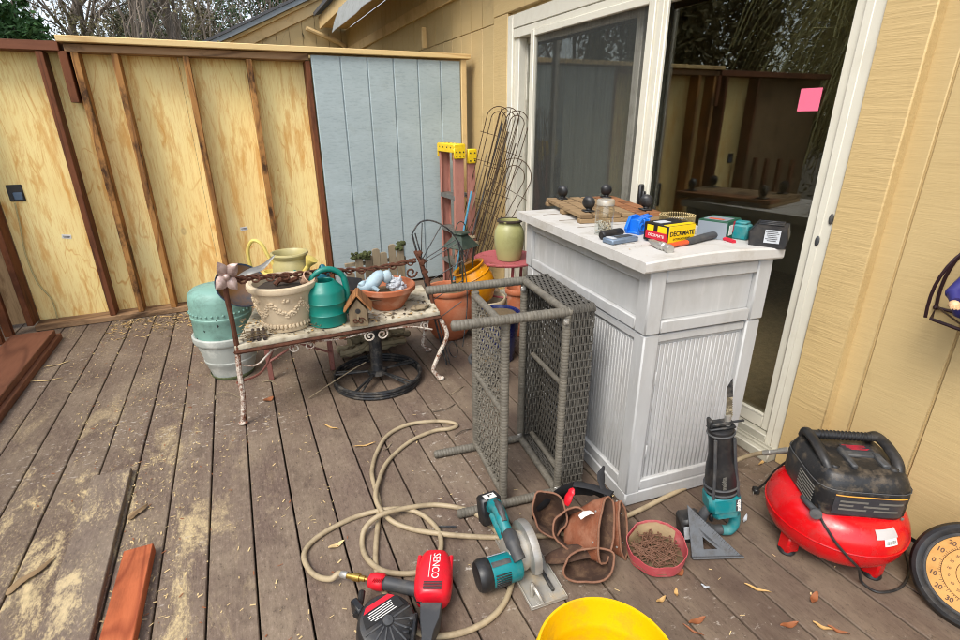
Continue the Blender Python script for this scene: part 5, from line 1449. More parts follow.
# ------------------------------------------------------------------ pancake compressor
CC = Vector((1.668, .765, 0))
cpn = T('air_compressor', 'red pancake air compressor with black motor shroud standing by the wall', 'compressor', CC, R_(-32))
M['redtank'] = pm('glossy red tank paint', S(206, 8, 18, .85), .22, var=.06, vs=4, dirt=S(130, 44, 40), damt=.4, ds=19, bump=.04, spec=.6)
prof = []
for i in range(17):
    a = -PI/2+PI*i/16
    prof.append((.110+.095*max(0, math.cos(a))**.8, .145+.093*math.sin(a)))
b = MB(); b.lathe([(0, .052)]+prof+[(0, .238)], 56); b.build('tank', M['redtank'], cpn)
b = MB(); b.tube(arc((0, 0, .147), .2055, 0, 2*PI, 56)[:-1], .0025, 6, closed=True); b.build('tank_seam', M['redtank'], cpn)
for k in range(3):
    a = R_(-175+120*k) if k else R_(-160)
    b = MB(); b.box((.15*math.cos(a), .15*math.sin(a), .045), (.05, .045, .075), rot=(0, 0, a), bev=.006); f_ = b.build('foot', M['redtank'], cpn)
    b = MB(); b.lathe([(0, 0), (.026, 0), (.028, .006), (.024, .016), (0, .016)], 18, M=Matrix.Translation((.153*math.cos(a), .153*math.sin(a), .0))); b.build('rubber_pad', M['black'], f_)
M['dustblack'] = pm('sawdusty black plastic', (.012, .012, .013, 1), .4, var=.3, vs=14, dirt=S(140, 122, 98), damt=.32, ds=26, bump=.3)
# shroud: rounded hexagonal housing
def shr(z, s, dx=0):
    pts = []
    for k in range(48):
        a = 2*PI*k/48
        w, d_ = .142*s, .138*s
        n_ = 5.0
        ca, sa = math.cos(a), math.sin(a)
        r = (abs(ca/w)**n_+abs(sa/d_)**n_)**(-1/n_)
        pts.append((r*ca, r*sa, z))
    return pts
b = MB()
lev = [(.215, .88), (.226, .96), (.24, 1.0), (.312, 1.0), (.322, .99), (.332, .965), (.340, .955), (.358, .90), (.368, .86), (.374, .80), (.377, .6), (.378, .3)]
vs = []; fs = []
for z, s_ in lev: vs += shr(z, s_)
for i in range(len(lev)-1):
    for k in range(48):
        k2 = (k+1) % 48; fs.append((i*48+k, i*48+k2, (i+1)*48+k2, (i+1)*48+k))
fs.append(tuple(range((len(lev)-1)*48, len(lev)*48))); fs.append(tuple(reversed(range(48))))
b.add(vs, fs); sh_ = b.build('shroud', M['dustblack'], cpn, angle=50)
def shell(x, off=.0):            # front surface y at x on the shroud side
    w, d_ = .142, .138
    return -d_*(max(0, 1-abs(x/w)**5.0))**(1/5.0)-off
b = MB()
M['vent'] = pm('grey vent slat', S(120, 118, 110, .7), .5, var=.1, bump=0)
for i in range(7):
    z = .248+i*.0105
    b.tube([(-.1435+.0*k, y, z) for k, y in enumerate([-.105+.012*k for k in range(9)])], .0022, 5)
b.build('vent_slat', M['vent'], sh_)
M['decal'] = pm('dark decal', S(58, 58, 62, .8), .3, var=.4, vs=24, bump=0)
b = MB(); vs = []; fs = []
xs_ = [-.095+.0112*k for k in range(19)]
for x in xs_:
    vs += [(x, shell(x, .0016), .242), (x, shell(x, .0016), .316)]
for k in range(len(xs_)-1): fs.append((2*k, 2*k+2, 2*k+3, 2*k+1))
b.add(vs, fs); dc = b.build('decal', M['decal'], sh_)
b = MB(); M['gold'] = pm('orange stripe', S(214, 150, 50, .85), .4, bump=0)
b.tube([(x, shell(x, .003), .313) for x in xs_], .0022, 5); b.build('decal_stripe', M['gold'], dc)
b = MB()
for i, (x0, x1, z) in enumerate(((-.08, .0, .302), (-.08, -.04, .288), (-.01, .06, .288), (-.08, .0, .274), (.03, .10, .302), (.02, .09, .274))):
    vs = []; fs = []; m = 8
    for k in range(m+1):
        x = x0+(x1-x0)*k/m; vs += [(x, shell(x, .0028), z-.0135), (x, shell(x, .0028), z-.0065)]
    for k in range(m): fs.append((2*k, 2*k+2, 2*k+3, 2*k+1))
    b.add(vs, fs)
b.build('decal_print', M['vent'], dc)
b = MB()
for s_ in (-1, 1):
    b.tube(spline([(s_*.098, -.080, .36), (s_*.106, -.055, .384), (s_*.108, .01, .402), (s_*.106, .075, .400), (s_*.100, .10, .37)], 6), [.0165]*25, 10, flat=.9)
b.tube([(-.106, .055, .405), (.106, .055, .405)], .0135, 14); b.build('handle', M['black'], sh_)
b = MB()
for i in range(14): b.tube(arc((-.078+i*.012, .055, .405), .0143, 0, 2*PI, 14, X=(0, 1, 0), Y=(0, 0, 1))[:-1], .0018, 5, closed=True)
b.build('handle_grip', M['black'], sh_)
b = MB(); b.box((-.03, -.035, .381), (.018, .10, .014), bev=.004); b.box((.066, -.04, .381), (.024, .07, .014), bev=.004); b.box((.02, .0, .380), (.10, .05, .01), bev=.003); b.build('top_rib', M['darkgrey'], sh_)
b = MB(); b.box((0.02, .015, .3858), (.09, .030, .0015)); b.build('top_label', M['decal'], sh_)
b = MB()
for i in range(5): b.box((.02+rnd.uniform(-.008, .008), .005+.0055*i, .3869), (.075-rnd.uniform(0, .03), .0018, .0008))
b.build('top_print', M['boxred'], sh_)
for s_ in (-1, 1):
    b = MB(); b.lathe([(0, 0), (.014, 0), (.014, .012), (.011, .016), (0, .017)], 16, M=Matrix.Translation((.085*s_, -.075, .366))); b.build('knob', M['black'], sh_)
for px_ in (-.118, .118):
    b = MB(); b.lathe([(0, 0), (.005, 0), (.005, .002), (0, .003)], 10, M=frame((0, -1, 0), o=(px_, shell(px_, .0), .232))); b.build('screw', M['vent'], sh_)
b = MB(); b.tube([(x, y, .327) for x, y, _ in shr(0, .994)], .0018, 4, closed=True); b.build('seam', M['darkgrey'], sh_)
b = MB(); b.tube(spline([(-.14, -.06, .235), (-.145, -.095, .243), (-.135, -.13, .240)], 5), .010, 10); b.lathe([(0, 0), (.017, 0), (.017, .012), (0, .014)], 16, M=frame((-.4, -1, .2), o=(-.135, -.132, .236))); b.build('gauge', M['darkgrey'], cpn)
# labels on the tank
def tank_patch(a0, a1, e0, e1, m, name, par):
    b = MB(); vs = []; fs = []
    for i in range(7):
        a = a0+(a1-a0)*i/6
        for j in range(4):
            e = e0+(e1-e0)*j/3
            r = .110+.095*max(0, math.cos(e))**.8+.0012; z = .145+.0942*math.sin(e)
            vs.append((r*math.cos(a), r*math.sin(a), z))
    for i in range(6):
        for j in range(3): fs.append((i*4+j, (i+1)*4+j, (i+1)*4+j+1, i*4+j+1))
    b.add(vs, fs); return b.build(name, m, par)
M['silver'] = pm('silver label', S(190, 186, 184, .85), .4, var=.1, bump=0)
tank_patch(R_(-84), R_(-62), .62, .95, M['silver'], 'silver_label', cpn)
l2 = tank_patch(R_(-77), R_(-64), .38, .62, M['white'], 'barcode_label', cpn)
b = MB()
for i in range(11):
    a = R_(-75.5+i*.95); vs = []
    for e in (.44, .56):
        r = .110+.095*math.cos(e)**.8+.002; z = .145+.0942*math.sin(e)
        for da in (-.0022*(1+i % 3*.5), .0022*(1+i % 3*.5)): vs.append((r*math.cos(a+da), r*math.sin(a+da), z))
    b.add(vs, [(0, 1, 3, 2)])
b.build('barcode', M['ink'], l2)
# power cord
def on_tank(adeg, e, up_=.0055):
    r_ = .110+.095*max(0, math.cos(e))**.8+up_*max(.3, math.cos(e)); a_ = R_(adeg)
    return cpn.matrix_basis @ Vector((r_*math.cos(a_), r_*math.sin(a_), .145+(.094+up_)*math.sin(e)))
pts = [on_tank(-136, 1.15, .03), on_tank(-132, .9), on_tank(-122, .55), on_tank(-114, .25), on_tank(-104, -.1), on_tank(-95, -.45), on_tank(-89, -.8, .008), G(862, 582, .012), G(878, 592, .008), G(900, 588, .008), G(909, 572, .010), G(906, 556, .02), G(903, 540, .03)]
pts[2:] = [p for p in pts[2:]]
b = MB(); b.tube(spline(pts, 7), .0042, 7)
o = b.build('power_cord', M['black'], cpn, True)
b = MB(); pl = spline([G(789, 460, .24), G(776, 470, .17), G(764, 484, .06), G(756, 490, .015)], 6); b.tube(pl, .004, 7)
e0 = pl[-1]; b.box((e0.x, e0.y, .014), (.03, .022, .02), rot=(0, 0, 1.0), bev=.004)
o = b.build('plug_lead', M['black'], cpn, True)
b = MB()
for s_ in (-.006, .006): b.box((e0.x-.022+s_*.5, e0.y-.014-s_, .014), (.018, .0015, .006), rot=(0, 0, .6))
b.build('plug_prong', M['steel'], o, True)

# ------------------------------------------------------------------ air hose
M['hose'] = pm('beige rubber hose', S(178, 160, 128, .85), .55, var=.1, vs=16, dirt=S(112, 96, 74), damt=.6, ds=13, bump=.2)
r = .0092
def hz(px, py, z=None): return G(px, py, r+.001 if z is None else z)
ga, gb_ = G(418, 590, .055), G(384, 583, .050)
gd = (gb_-ga).normalized()
seg = [gb_+gd*.145, gb_+gd*.160, hz(331, 579, .03), hz(318, 577, .014), hz(308, 568), hz(304, 554), hz(314, 540), hz(336, 526), hz(362, 515), hz(392, 509, .020), hz(416, 512, .012), hz(434, 525, .012), hz(441, 540, .022), hz(438, 557), hz(424, 570), hz(404, 574), hz(381, 570, .020), hz(366, 557), hz(362, 542), hz(366, 527, .03), hz(381, 515, .045), hz(407, 508, .03), hz(437, 505), hz(467, 510), hz(484, 520), hz(500, 536), hz(511, 558), hz(512, 580), hz(505, 602), hz(490, 619), hz(467, 631), hz(441, 636), hz(418, 632), hz(396, 610), hz(382, 588), hz(376, 566), hz(376, 545), hz(378, 522), hz(379, 502), hz(374, 484), hz(372, 470), hz(377, 452), hz(388, 435), hz(407, 425), hz(430, 421.5), hz(449, 422), hz(457, 425.5), hz(449, 429), hz(434, 431), hz(411, 441), hz(389, 460), hz(379, 480, .022), hz(376, 500, .028), hz(389, 519, .02), hz(411, 529), hz(441, 534, .02), hz(470, 536.5), hz(499, 537.5), hz(530, 537), hz(570, 533), hz(605, 524), hz(634, 513), hz(662, 499), hz(690, 485), hz(712, 472, .015), hz(735, 461, .05), hz(752, 455, .11), hz(766, 452.5, .16)]
b = MB(); b.tube(spline(seg, 7), r, 10)
hose = tag(b.build('air_hose', M['hose']), 'long beige air hose looping across the deck from the compressor to the red nailer', 'hose')
b = MB()
q0, q1 = hz(764, 453, .155), hz(800, 449, .245)
dd = (q1-q0)
b.tube([q0, q0+dd*.2, q0+dd*.21, q0+dd*.45, q0+dd*.46, q0+dd*.7, q0+dd*.71, q0+dd], [.011, .011, .009, .009, .012, .012, .008, .008], 10)
b.build('hose_fitting', M['steel'], hose)
# a short dark offcut of pipe near the hose
b = MB(); b.tube([G(439, 527, .006), G(456, 527, .006)], .005, 8); o = b.build('pipe_offcut', M['blackiron']); tag(o, 'tiny dark rod lying on the deck beside the beige hose', 'rod')

# ------------------------------------------------------------------ coil nailer
M['nred'] = pm('red tool paint', S(224, 26, 44, .88), .32, var=.06, vs=8, dirt=S(120, 40, 40), damt=.35, ds=26, bump=.05)
nl = T('coil_nailer', 'red and dark grey coil nailer lying on the deck at the end of the hose', 'nailer', (.3, 1.1, 0))
HZ = .062
ha, hb = G(436, 562, HZ), G(431, 608, HZ)
dh = (hb-ha); Lh = dh.length; dh.normalize(); sh2 = Vector((-dh.y, dh.x, 0))
Q = basis(dh, sh2, (0, 0, 1), ha)
b = MB()
for x0, x1, w0, w1, h_ in ((-.012, .02, .052, .078, .084), (.02, .062, .078, .086, .088), (.062, .118, .086, .078, .088), (.118, .142, .078, .060, .082)):
    pass
secs = [(-.016, .054, .062), (-.010, .082, .080), (.012, .100, .088), (.05, .114, .092), (.09, .116, .092), (.125, .108, .088), (.142, .090, .078), (.146, .072, .066)]
vs = []; fs = []; K = 20
for x, w, h_ in secs:
    for k in range(K):
        a = 2*PI*k/K; n_ = 3.6
        ca, sa = math.cos(a), math.sin(a); rr_ = (abs(ca)**n_+abs(sa)**n_)**(-1/n_)
        vs.append((x, ca*rr_*w/2, sa*rr_*h_/2))
for i in range(len(secs)-1):
    for k in range(K):
        k2 = (k+1) % K; fs.append((i*K+k, i*K+k2, (i+1)*K+k2, (i+1)*K+k))
fs.append(tuple(reversed(range(K)))); fs.append(tuple((len(secs)-1)*K+k for k in range(K)))
b.add(vs, fs, 0, Q)
b.build('head', M['nred'], nl, True, angle=45)
# lettering runs along the head
text('SENCO', .031, Q @ basis((1, 0, 0), (0, 1, 0), (0, 0, 1), (.058, .006, .0467)), M['white'], nl, ext=.0006, world=True, sx=.95)
b = MB(); b.box((.058, -.012, .0465), (.085, .002, .0012), M=Q); b.build('logo_line', M['white'], nl, True)
b = MB()
for i in range(6): b.box((.116+i*.005, .002, .0461), (.0022, .055, .0016), M=Q)
b.build('exhaust_slot', M['darkgrey'], nl, True)
for s_ in (-1, 1):
    b = MB()
    for x in (.0, .03): b.lathe([(0, 0), (.007, 0), (.007, .03), (0, .032)], 10, M=Q @ frame((1, 0, 0), o=(x, s_*.050, .022)))
    b.build('cap_bolt', M['nred'], nl, True)
ga, gb_ = G(418, 590, .055), G(384, 583, .050)
b = MB(); b.tube([ga, ga.lerp(gb_, .5), gb_], [.021, .019, .019], 14, flat=1.1); b.build('grip', M['darkgrey'], nl, True)
gd = (gb_-ga).normalized()
b = MB(); b.tube([gb_-gd*.002, gb_+gd*.004, gb_+gd*.03, gb_+gd*.046, gb_+gd*.052], [.022, .026, .026, .022, .012], 16)
b.build('end_cap', M['nred'], nl, True)
b = MB()
for i in range(6): b.box(gb_+gd*(.006+i*.006)+Vector((0, -.012-.004*i*.3, .024)), (.0025, .03, .004), rot=(.3, 0, math.atan2(gd.y, gd.x)))
b.build('rib', M['nred'], nl, True)
M['brassfit'] = pm('brass fitting', S(196, 160, 84, .8), .3, .9, var=.12, bump=0)
b = MB(); e_ = gb_+gd*.052
b.tube([e_, e_+gd*.012, e_+gd*.013, e_+gd*.030, e_+gd*.031, e_+gd*.055, e_+gd*.056, e_+gd*.075], [.006, .006, .009, .009, .0125, .0125, .009, .009], 10)
cpl = b.build('hose_coupler', M['brassfit'], nl, True)
b = MB(); b.tube([e_+gd*.075, e_+gd*.095, e_+gd*.1], [.0115, .0115, .009], 10); b.build('coupler_collar', M['steel'], cpl, True)
# trigger and magazine
b = MB(); b.tube(spline([G(417, 584, .05), G(416, 597, .055), G(422, 603, .055)], 5), .008, 8); b.tube(arc(G(411, 596, .05), .028, -.6, 2.2, 10), .006, 8); b.build('trigger_guard', M['black'], nl, True)
mc = G(386, 628, .045)
tilt = frame((.10, -.35, 1), o=mc)
b = MB(); b.lathe([(0, -.045), (.070, -.045), (.080, -.038), (.082, .0), (.082, .028), (.076, .040), (.060, .046), (.02, .048), (0, .046)], 40, M=tilt)
mg = b.build('magazine', M['black'], nl, True)
b = MB()
for k in range(8):
    a = PI+PI*k/7; b.box((.045*math.cos(a), .045*math.sin(a), .0475), (.055, .005, .004), rot=(0, .05, a), bev=.001, M=tilt)
b.lathe([(0, .046), (.014, .046), (.014, .053), (0, .055)], 20, M=tilt); b.build('magazine_rib', M['darkgrey'], mg, True)
b = MB(); b.prism([(-.062, .012), (.062, .012), (.056, .040), (.036, .062), (-.036, .062), (-.056, .040)], .0015, M=tilt @ Matrix.Translation((0, 0, .0478)), bev=.0004); lab = b.build('label', M['ink'], mg, True)
b = MB(); b.prism([(-.050, .048), (.050, .048), (.036, .0615), (-.036, .0615)], .001, M=tilt @ Matrix.Translation((0, 0, .0494))); b.build('label_band', M['nred'], lab, True)
for k in range(5):
    b = MB(); b.box((rnd.uniform(-.006, .006), .042-.006*k, .0497), (.085-rnd.uniform(0, .03), .0022, .0008), M=tilt); b.build('label_line', M['white'], lab, True)
b = MB(); b.tube(spline([G(362, 592, .05), G(360, 604, .05), G(356, 616, .05)], 5), .010, 8); b.box(G(358, 610, .045), (.022, .05, .05), rot=(0, 0, .3), bev=.004); b.build('magazine_latch', M['black'], nl, True)
# nose
nb = G(434, 618, .05); nd = dh
b = MB(); Qn = basis(dh, sh2, (0, 0, 1), hb+dh*.02)
b.prism([(-.02, -.030), (.03, -.026), (.075, -.016), (.12, -.012), (.12, .012), (.07, .018), (.03, .030), (-.02, .032)], .05, M=Qn @ Matrix.Translation((0, 0, -.025)), bev=.003); b.build('nose', M['darkgrey'], nl, True)
b = MB(); b.box((.05, -.040, .0), (.09, .012, .03), M=Qn, bev=.003); b.box((.02, -.052, .0), (.02, .03, .035), M=Qn, bev=.003)
for i in range(5): b.box((.015+i*.012, -.062, .004), (.006, .02, .02), M=Qn, bev=.001)
b.build('feed_gate', M['black'], nl, True)
b = MB(); b.tube([mc+Vector((.05, .01, .0)), Qn @ Vector((.03, -.05, 0))], .02, 8); b.build('feed_arm', M['darkgrey'], nl, True)

# ------------------------------------------------------------------ circular saw
s0, s1 = Vector((.668, .962, 0)), Vector((.694, 1.291, 0))
du = (s1-s0).normalized(); dl = Vector((-du.y, du.x, 0))       # along the plate to the rear, and to its left (motor side)
Qs = basis(du, dl, (0, 0, 1), s0)
cs = T('circular_saw', 'teal cordless circular saw standing on its steel base plate beside the leather tool belt', 'saw', s0)
cs.matrix_basis = Qs.copy()
def sp_(mb, name, m, par=None): return mb.build(name, M[m], par or cs)
b = MB(); b.box((.16, 0, .004), (.33, .125, .004), bev=.001)
for y in (-.061, .061): b.box((.16, y, .009), (.33, .003, .010), bev=.001)
b.box((-.003, 0, .009), (.003, .125, .012), bev=.001)
for x, y in ((.02, .03), (.05, .02), (.03, -.02)): b.box((x, y, .0072), (.03, .012, .002), bev=.001)
sp_(b, 'base_plate', 'alu')
b = MB(); b.tube(arc((.035, .02, .008), .035, 0, PI, 10, Y=(0, .4, 1)), .006, 6); b.box((.04, .04, .03), (.012, .012, .05), bev=.002); sp_(b, 'bevel_bracket', 'alu')
BX, BZ, BR_ = .165, .060, .094
def disc(r0, y0, y1, z=BZ, x=BX, n=44, prof=None):
    b = MB(); b.lathe([(0, y0), (r0-.004, y0), (r0, y0+.003), (r0, y1-.003), (r0-.004, y1), (0, y1)], n, M=frame((0, 1, 0), o=(x, 0, z))); return b
b = MB()     # upper blade guard: half drum
n = 22; vs = []; fs = []
for i in range(n+1):
    a = -.18+(PI+.36)*i/n
    c_, s_ = math.cos(a), math.sin(a)
    for rr_, y in ((BR_-.014, -.016), (BR_, -.012), (BR_+.002, .000), (BR_, .014), (BR_-.014, .018), (.02, .018), (.02, -.016)):
        vs.append((BX+rr_*c_, y, BZ+.004+rr_*s_ if BZ+rr_*s_ > .012 else .014))
for i in range(n):
    for k in range(7):
        k2 = (k+1) % 7; fs.append((i*7+k, i*7+k2, (i+1)*7+k2, (i+1)*7+k))
b.add(vs, fs); sp_(b, 'blade_guard', 'steel')
b = disc(.078, .0, .002); sp_(b, 'blade', 'steel')
b = MB(); b.box((.16, -.030, .012), (.26, .010, .012), bev=.002); b.box((.27, -.056, .03), (.05, .008, .03), bev=.002); sp_(b, 'depth_guide', 'blackiron')
b = MB(); b.lathe([(0, .0), (.058, .0), (.062, .01), (.060, .045), (.050, .065), (0, .068)], 28, M=frame((0, 1, 0), o=(BX-.005, .014, BZ+.012))); sp_(b, 'gear_case', 'alu')
MX, MZ = BX-.045, BZ+.000
b = MB(); b.lathe([(0, .048), (.040, .048), (.046, .056), (.047, .10), (.046, .158), (.040, .164), (0, .166)], 32, M=frame((0, 1, 0), o=(MX, 0, MZ))); mo = sp_(b, 'motor', 'teal_tool')
b = MB(); b.lathe([(0, .150), (.0475, .150), (.050, .156), (.050, .182), (.044, .192), (.02, .194), (0, .192)], 32, M=frame((0, 1, 0), o=(MX, 0, MZ))); sp_(b, 'motor_cap', 'black', mo)
for k, (a0, wid) in enumerate(((.6, .5), (1.7, .35))):
    b = MB(); vs = []; fs = []
    for i in range(7):
        a = a0+wid*i/6
        for y in (.085, .148): vs.append((MX+.0483*math.cos(a), y, MZ+.0483*math.sin(a)))
    for i in range(6): fs.append((2*i, 2*i+1, 2*i+3, 2*i+2))
    b.add(vs, fs); sp_(b, 'label', 'palegrey' if k == 0 else 'darkgrey', mo)
b = MB()
for k in range(9):
    a = 2.6+k*.16; b.box((MX+.0475*math.cos(a), .118, MZ+.0475*math.sin(a)), (.004, .05, .004), rot=(0, -a, 0), bev=.001)
sp_(b, 'motor_rib', 'black', mo)
b = MB()
for y_, w_ in ((.100, .03), (.108, .024), (.116, .03), (.124, .018), (.132, .028)):
    vs = []; fs = []
    for i in range(4):
        a = .68+w_*9*i/3
        for yy in (y_-.0016, y_+.0016): vs.append((MX+.0488*math.cos(a), yy, MZ+.0488*math.sin(a)))
    for i in range(3): fs.append((2*i, 2*i+1, 2*i+3, 2*i+2))
    b.add(vs, fs)
sp_(b, 'label_print', 'ink', mo)
b = MB(); b.tube(spline([(MX-.03, .06, MZ+.05), (MX+.01, .065, MZ+.075), (MX+.05, .06, MZ+.075), (MX+.085, .055, MZ+.055)], 6), [.02]*6+[.024]*7+[.022]*6, 12); sp_(b, 'front_grip', 'darkgrey')
b = MB(); b.tube(spline([(MX+.05, .055, MZ+.06), (.205, .062, .140), (.255, .060, .158), (.305, .058, .148), (.335, .056, .115)], 7), [.019]*10+[.021]*10+[.024]*9, 12); hd = sp_(b, 'rear_handle', 'teal_tool')
b = MB(); b.tube(spline([(.21, .062, .161), (.255, .060, .179), (.30, .058, .168)], 7), [.009]*4+[.012]*7+[.009]*4, 8); sp_(b, 'handle_pad', 'darkgrey', hd)
b = MB(); b.tube(spline([(.18, .05, .06), (.25, .056, .075), (.32, .058, .095)], 6), [.016]*13, 10); sp_(b, 'lower_strut', 'teal_tool', hd)
Qb = basis((.97, .08, -.22), (-.08, .996, 0), (.22, .02, .975), (.345, .058, .105))
b = MB(); b.box((.012, 0, -.01), (.052, .078, .105), bev=.008, M=Qb); bt_ = sp_(b, 'battery', 'black')
b = MB(); b.box((.0, 0, .0435), (.032, .042, .0015), M=Qb); lb = sp_(b, 'battery_label', 'white', bt_)
b = MB(); b.box((.0, 0.003, .0447), (.014, .004, .001), M=Qb); b.box((.006, -.004, .0447), (.004, .014, .001), M=Qb); sp_(b, 'label_mark', 'ink', lb)
M['bladeg'] = pm('gummed saw blade', S(120, 110, 90, .8), .5, .5, var=.6, vs=40, dirt=S(220, 206, 170), damt=.9, ds=34, bump=.2)
# ------------------------------------------------------------------ reciprocating saw standing on its handle
RS = Vector((1.375, .942, 0))
rx = rt.copy(); rx.z = 0; rx.normalize(); ry = Vector((-rx.y, rx.x, 0))
lean = Matrix.Rotation(R_(-9.5), 4, 'Y')
rs = T('reciprocating_saw', 'teal and black cordless reciprocating saw standing upright with its blade pointing up the cabinet', 'saw', RS, rot=basis(rx, ry, (0, 0, 1), (0, 0, 0)) @ lean)
b = MB(); lev = [(.0, .455, .034), (.0, .452, .040), (.0, .44, .041), (.002, .40, .039), (.0, .35, .041), (-.003, .305, .050), (-.004, .26, .054), (-.003, .225, .053), (-.002, .200, .051)]
pr = [(r_, z) for _, z, r_ in reversed(lev)]
b.lathe(pr, 26, sy=.9, wob=.05)
boot = rs_b = b.build('boot', M['black'], rs)
b = MB()
for z, r_ in ((.440, .0415), (.235, .0545), (.212, .053)): b.tube(arc((0, 0, z), r_, 0, 2*PI, 26, Y=(0, .9, 0))[:-1], .004, 6, closed=True)
for s_ in (-1, 1): b.tube([(s_*.03, -.03, .43), (s_*.034, -.032, .3), (s_*.042, -.036, .2)], .0055, 6)
b.build('boot_rib', M['darkgrey'], boot)
text('makita', .020, basis((0, 0, 1), (-1, 0, 0), (0, -1, 0), (-.012, -.0505, .27)), M['vent'], boot, bold=.0006)
b = MB()
b.box((0, 0, .165), (.108, .084, .085), bev=.016); b.box((.008, 0, .118), (.088, .066, .05), bev=.012)
body = b.build('motor_housing', M['teal_tool'], rs)
text('makita', .018, basis((0, 0, 1), (-1, 0, 0), (0, -1, 0), (.040, -.0428, .165)), M['white'], body, bold=.0005)
b = MB(); b.box((.040, -.0405, .165), (.020, .004, .05), bev=.001); b.build('badge', M['darkgrey'], body)
b = MB(); b.tube(spline([(.040, 0, .13), (.046, 0, .09), (.044, 0, .045), (.026, 0, .020), (.0, 0, .024)], 6), [.018]*25, 12); b.build('rear_handle', M['teal_tool'], rs)
b = MB(); b.tube(spline([(.0, 0, .026), (-.03, 0, .03), (-.05, 0, .045)], 6), .018, 12); b.tube(spline([(-.04, 0, .135), (-.062, 0, .105), (-.07, 0, .07), (-.055, 0, .04)], 6), .016, 12); b.build('grip', M['darkgrey'], rs)
b = MB(); b.box((-.036, 0, .088), (.014, .02, .03), bev=.004); b.build('trigger', M['black'], rs)
b = MB(); b.box((-.112, .0, .062), (.075, .07, .105), bev=.010); bt2 = b.build('battery', M['black'], rs)
b = MB(); b.box((-.128, -.0358, .066), (.030, .002, .055), bev=.0005); b.build('battery_label', M['palegrey'], bt2)
b = MB(); b.box((0, 0, .475), (.07, .03, .012), bev=.003); b.box((-.036, 0, .480), (.012, .03, .03), bev=.003); b.box((.045, -.008, .477), (.05, .008, .005), bev=.001)
b.box((.0, 0, .460), (.085, .035, .008), bev=.003); b.build('shoe', M['blackiron'], rs)
b = MB(); b.tube([(.02, 0, .455), (.022, 0, .50)], .011, 10); b.build('blade_clamp', M['steel'], rs)
b = MB()
pl = [(.014, .49), (.034, .49)]
N_ = 20
for i in range(N_): pl += [(.038-.000*i, .50+.0062*i), (.034, .5035+.0062*i)]
pl += [(.036, .632), (.020, .604)]
b.prism(pl, .0014, M=basis((1, 0, 0), (0, 0, 1), (0, -1, 0), (0, .0007, 0)))
b.build('blade', M['bladeg'], rs)
b = MB(); b.prism([(.0205, .565), (.0375, .565), (.036, .6325), (.020, .6045)], .0018, M=basis((1, 0, 0), (0, 0, 1), (0, -1, 0), (0, .0009, 0))); b.build('blade_tip', M['blackiron'], rs)

# ------------------------------------------------------------------ speed square leaning on the saw battery
BLp, BRp = Vector((1.195, .905, .002)), Vector((1.354, .838, .002))
ux = (BRp-BLp).normalized(); aw = Vector((-ux.y, ux.x, 0)); uy = (aw*.52+Vector((0, 0, .854))).normalized(); uz = ux.cross(uy)
sq = T('speed_square', 'dusty aluminium triangular rafter square leaning against the reciprocating saw', 'square', BLp, rot=basis(ux, uy, uz, (0, 0, 0)))
LQ = .175
def ring_poly(b, outer, inner, h, M_=Matrix(), mi=0):
    n = len(outer); vs = [(*p, 0) for p in outer]+[(*p, 0) for p in inner]+[(*p, h) for p in outer]+[(*p, h) for p in inner]
    fs = []
    for i in range(n):
        j = (i+1) % n
        fs += [(i, n+i, n+j, j), (2*n+i, 2*n+j, 3*n+j, 3*n+i), (i, j, 2*n+j, 2*n+i), (n+j, n+i, 3*n+i, 3*n+j)]
    b.add(vs, fs, mi, M_)
M['sqalu'] = pm('scuffed aluminium', S(118, 120, 122, .75), .45, .6, var=.2, vs=30, dirt=S(84, 80, 76), damt=.5, ds=30, bump=.2)
b = MB()
outer = [(0, 0), (LQ, 0), (LQ*.5, LQ*.5), (0, LQ)]
inner = [(.030, .022), (LQ-.062, .022), (LQ*.5-.034, LQ*.5-.020), (.030, LQ-.075)]
ring_poly(b, outer, inner, .004)
b.build('blade', M['sqalu'], sq)
b = MB(); b.prism([(.046, .028), (LQ-.078, .028), (.046, LQ-.103)], .0035)
b2 = MB(); ring_poly(b2, [(.030, .022), (LQ-.062, .022), (.030, LQ-.075)], [(.042, .030), (LQ-.086, .030), (.042, LQ-.104)], .004)
b2.build('inner_web', M['sqalu'], sq)
b = MB(); b.box((LQ/2, .0035, .0), (LQ, .007, .022), bev=.001); b.build('fence', M['sqalu'], sq)
b = MB()
for i in range(24):
    t = .06+i*.037
    p = Vector((LQ*(1-t), LQ*t)); d_ = Vector((-.7071, -.7071))*(.014 if i % 4 == 0 else .008)
    q = Vector((-.7071, .7071))*.0005
    b.add([(p.x-q.x, p.y-q.y, .0043), (p.x+q.x, p.y+q.y, .0043), (p.x+q.x+d_.x, p.y+q.y+d_.y, .0043), (p.x-q.x+d_.x, p.y-q.y+d_.y, .0043)], [(0, 1, 2, 3)])
b.build('scale_mark', M['ink'], sq)

# ------------------------------------------------------------------ red tub of nails
tubC = Vector((1.085, .962, 0))
M['redtub'] = pm('faded red plastic', S(188, 78, 84, .85), .6, var=.14, vs=12, dirt=S(206, 150, 140), damt=.55, ds=10, bump=.1)
tub = T('red_tub', 'cut down faded red plastic tub with ragged rim holding rusty nails', 'tub', tubC)
b = MB(); n = 40; vs = []; fs = []
def tubr(a): return .094*(1+.05*math.cos(8*a+.5)*.4+.05*noise.noise((math.cos(a)*1.5, math.sin(a)*1.5, 3)))
def tubh(a): return .066+.012*math.sin(a+.9)+.006*noise.noise((math.cos(a)*4, math.sin(a)*4, 1))
for i in range(n):
    a = 2*PI*i/n; r_ = tubr(a); h_ = tubh(a)
    for rr_, z in ((.80*r_, .001), (.98*r_, .012), (1.02*r_, h_*.6), (1.05*r_, h_), (1.025*r_, h_), (.97*r_, .012), (.0, .010)):
        vs.append((rr_*math.cos(a), rr_*math.sin(a)*.95, z))
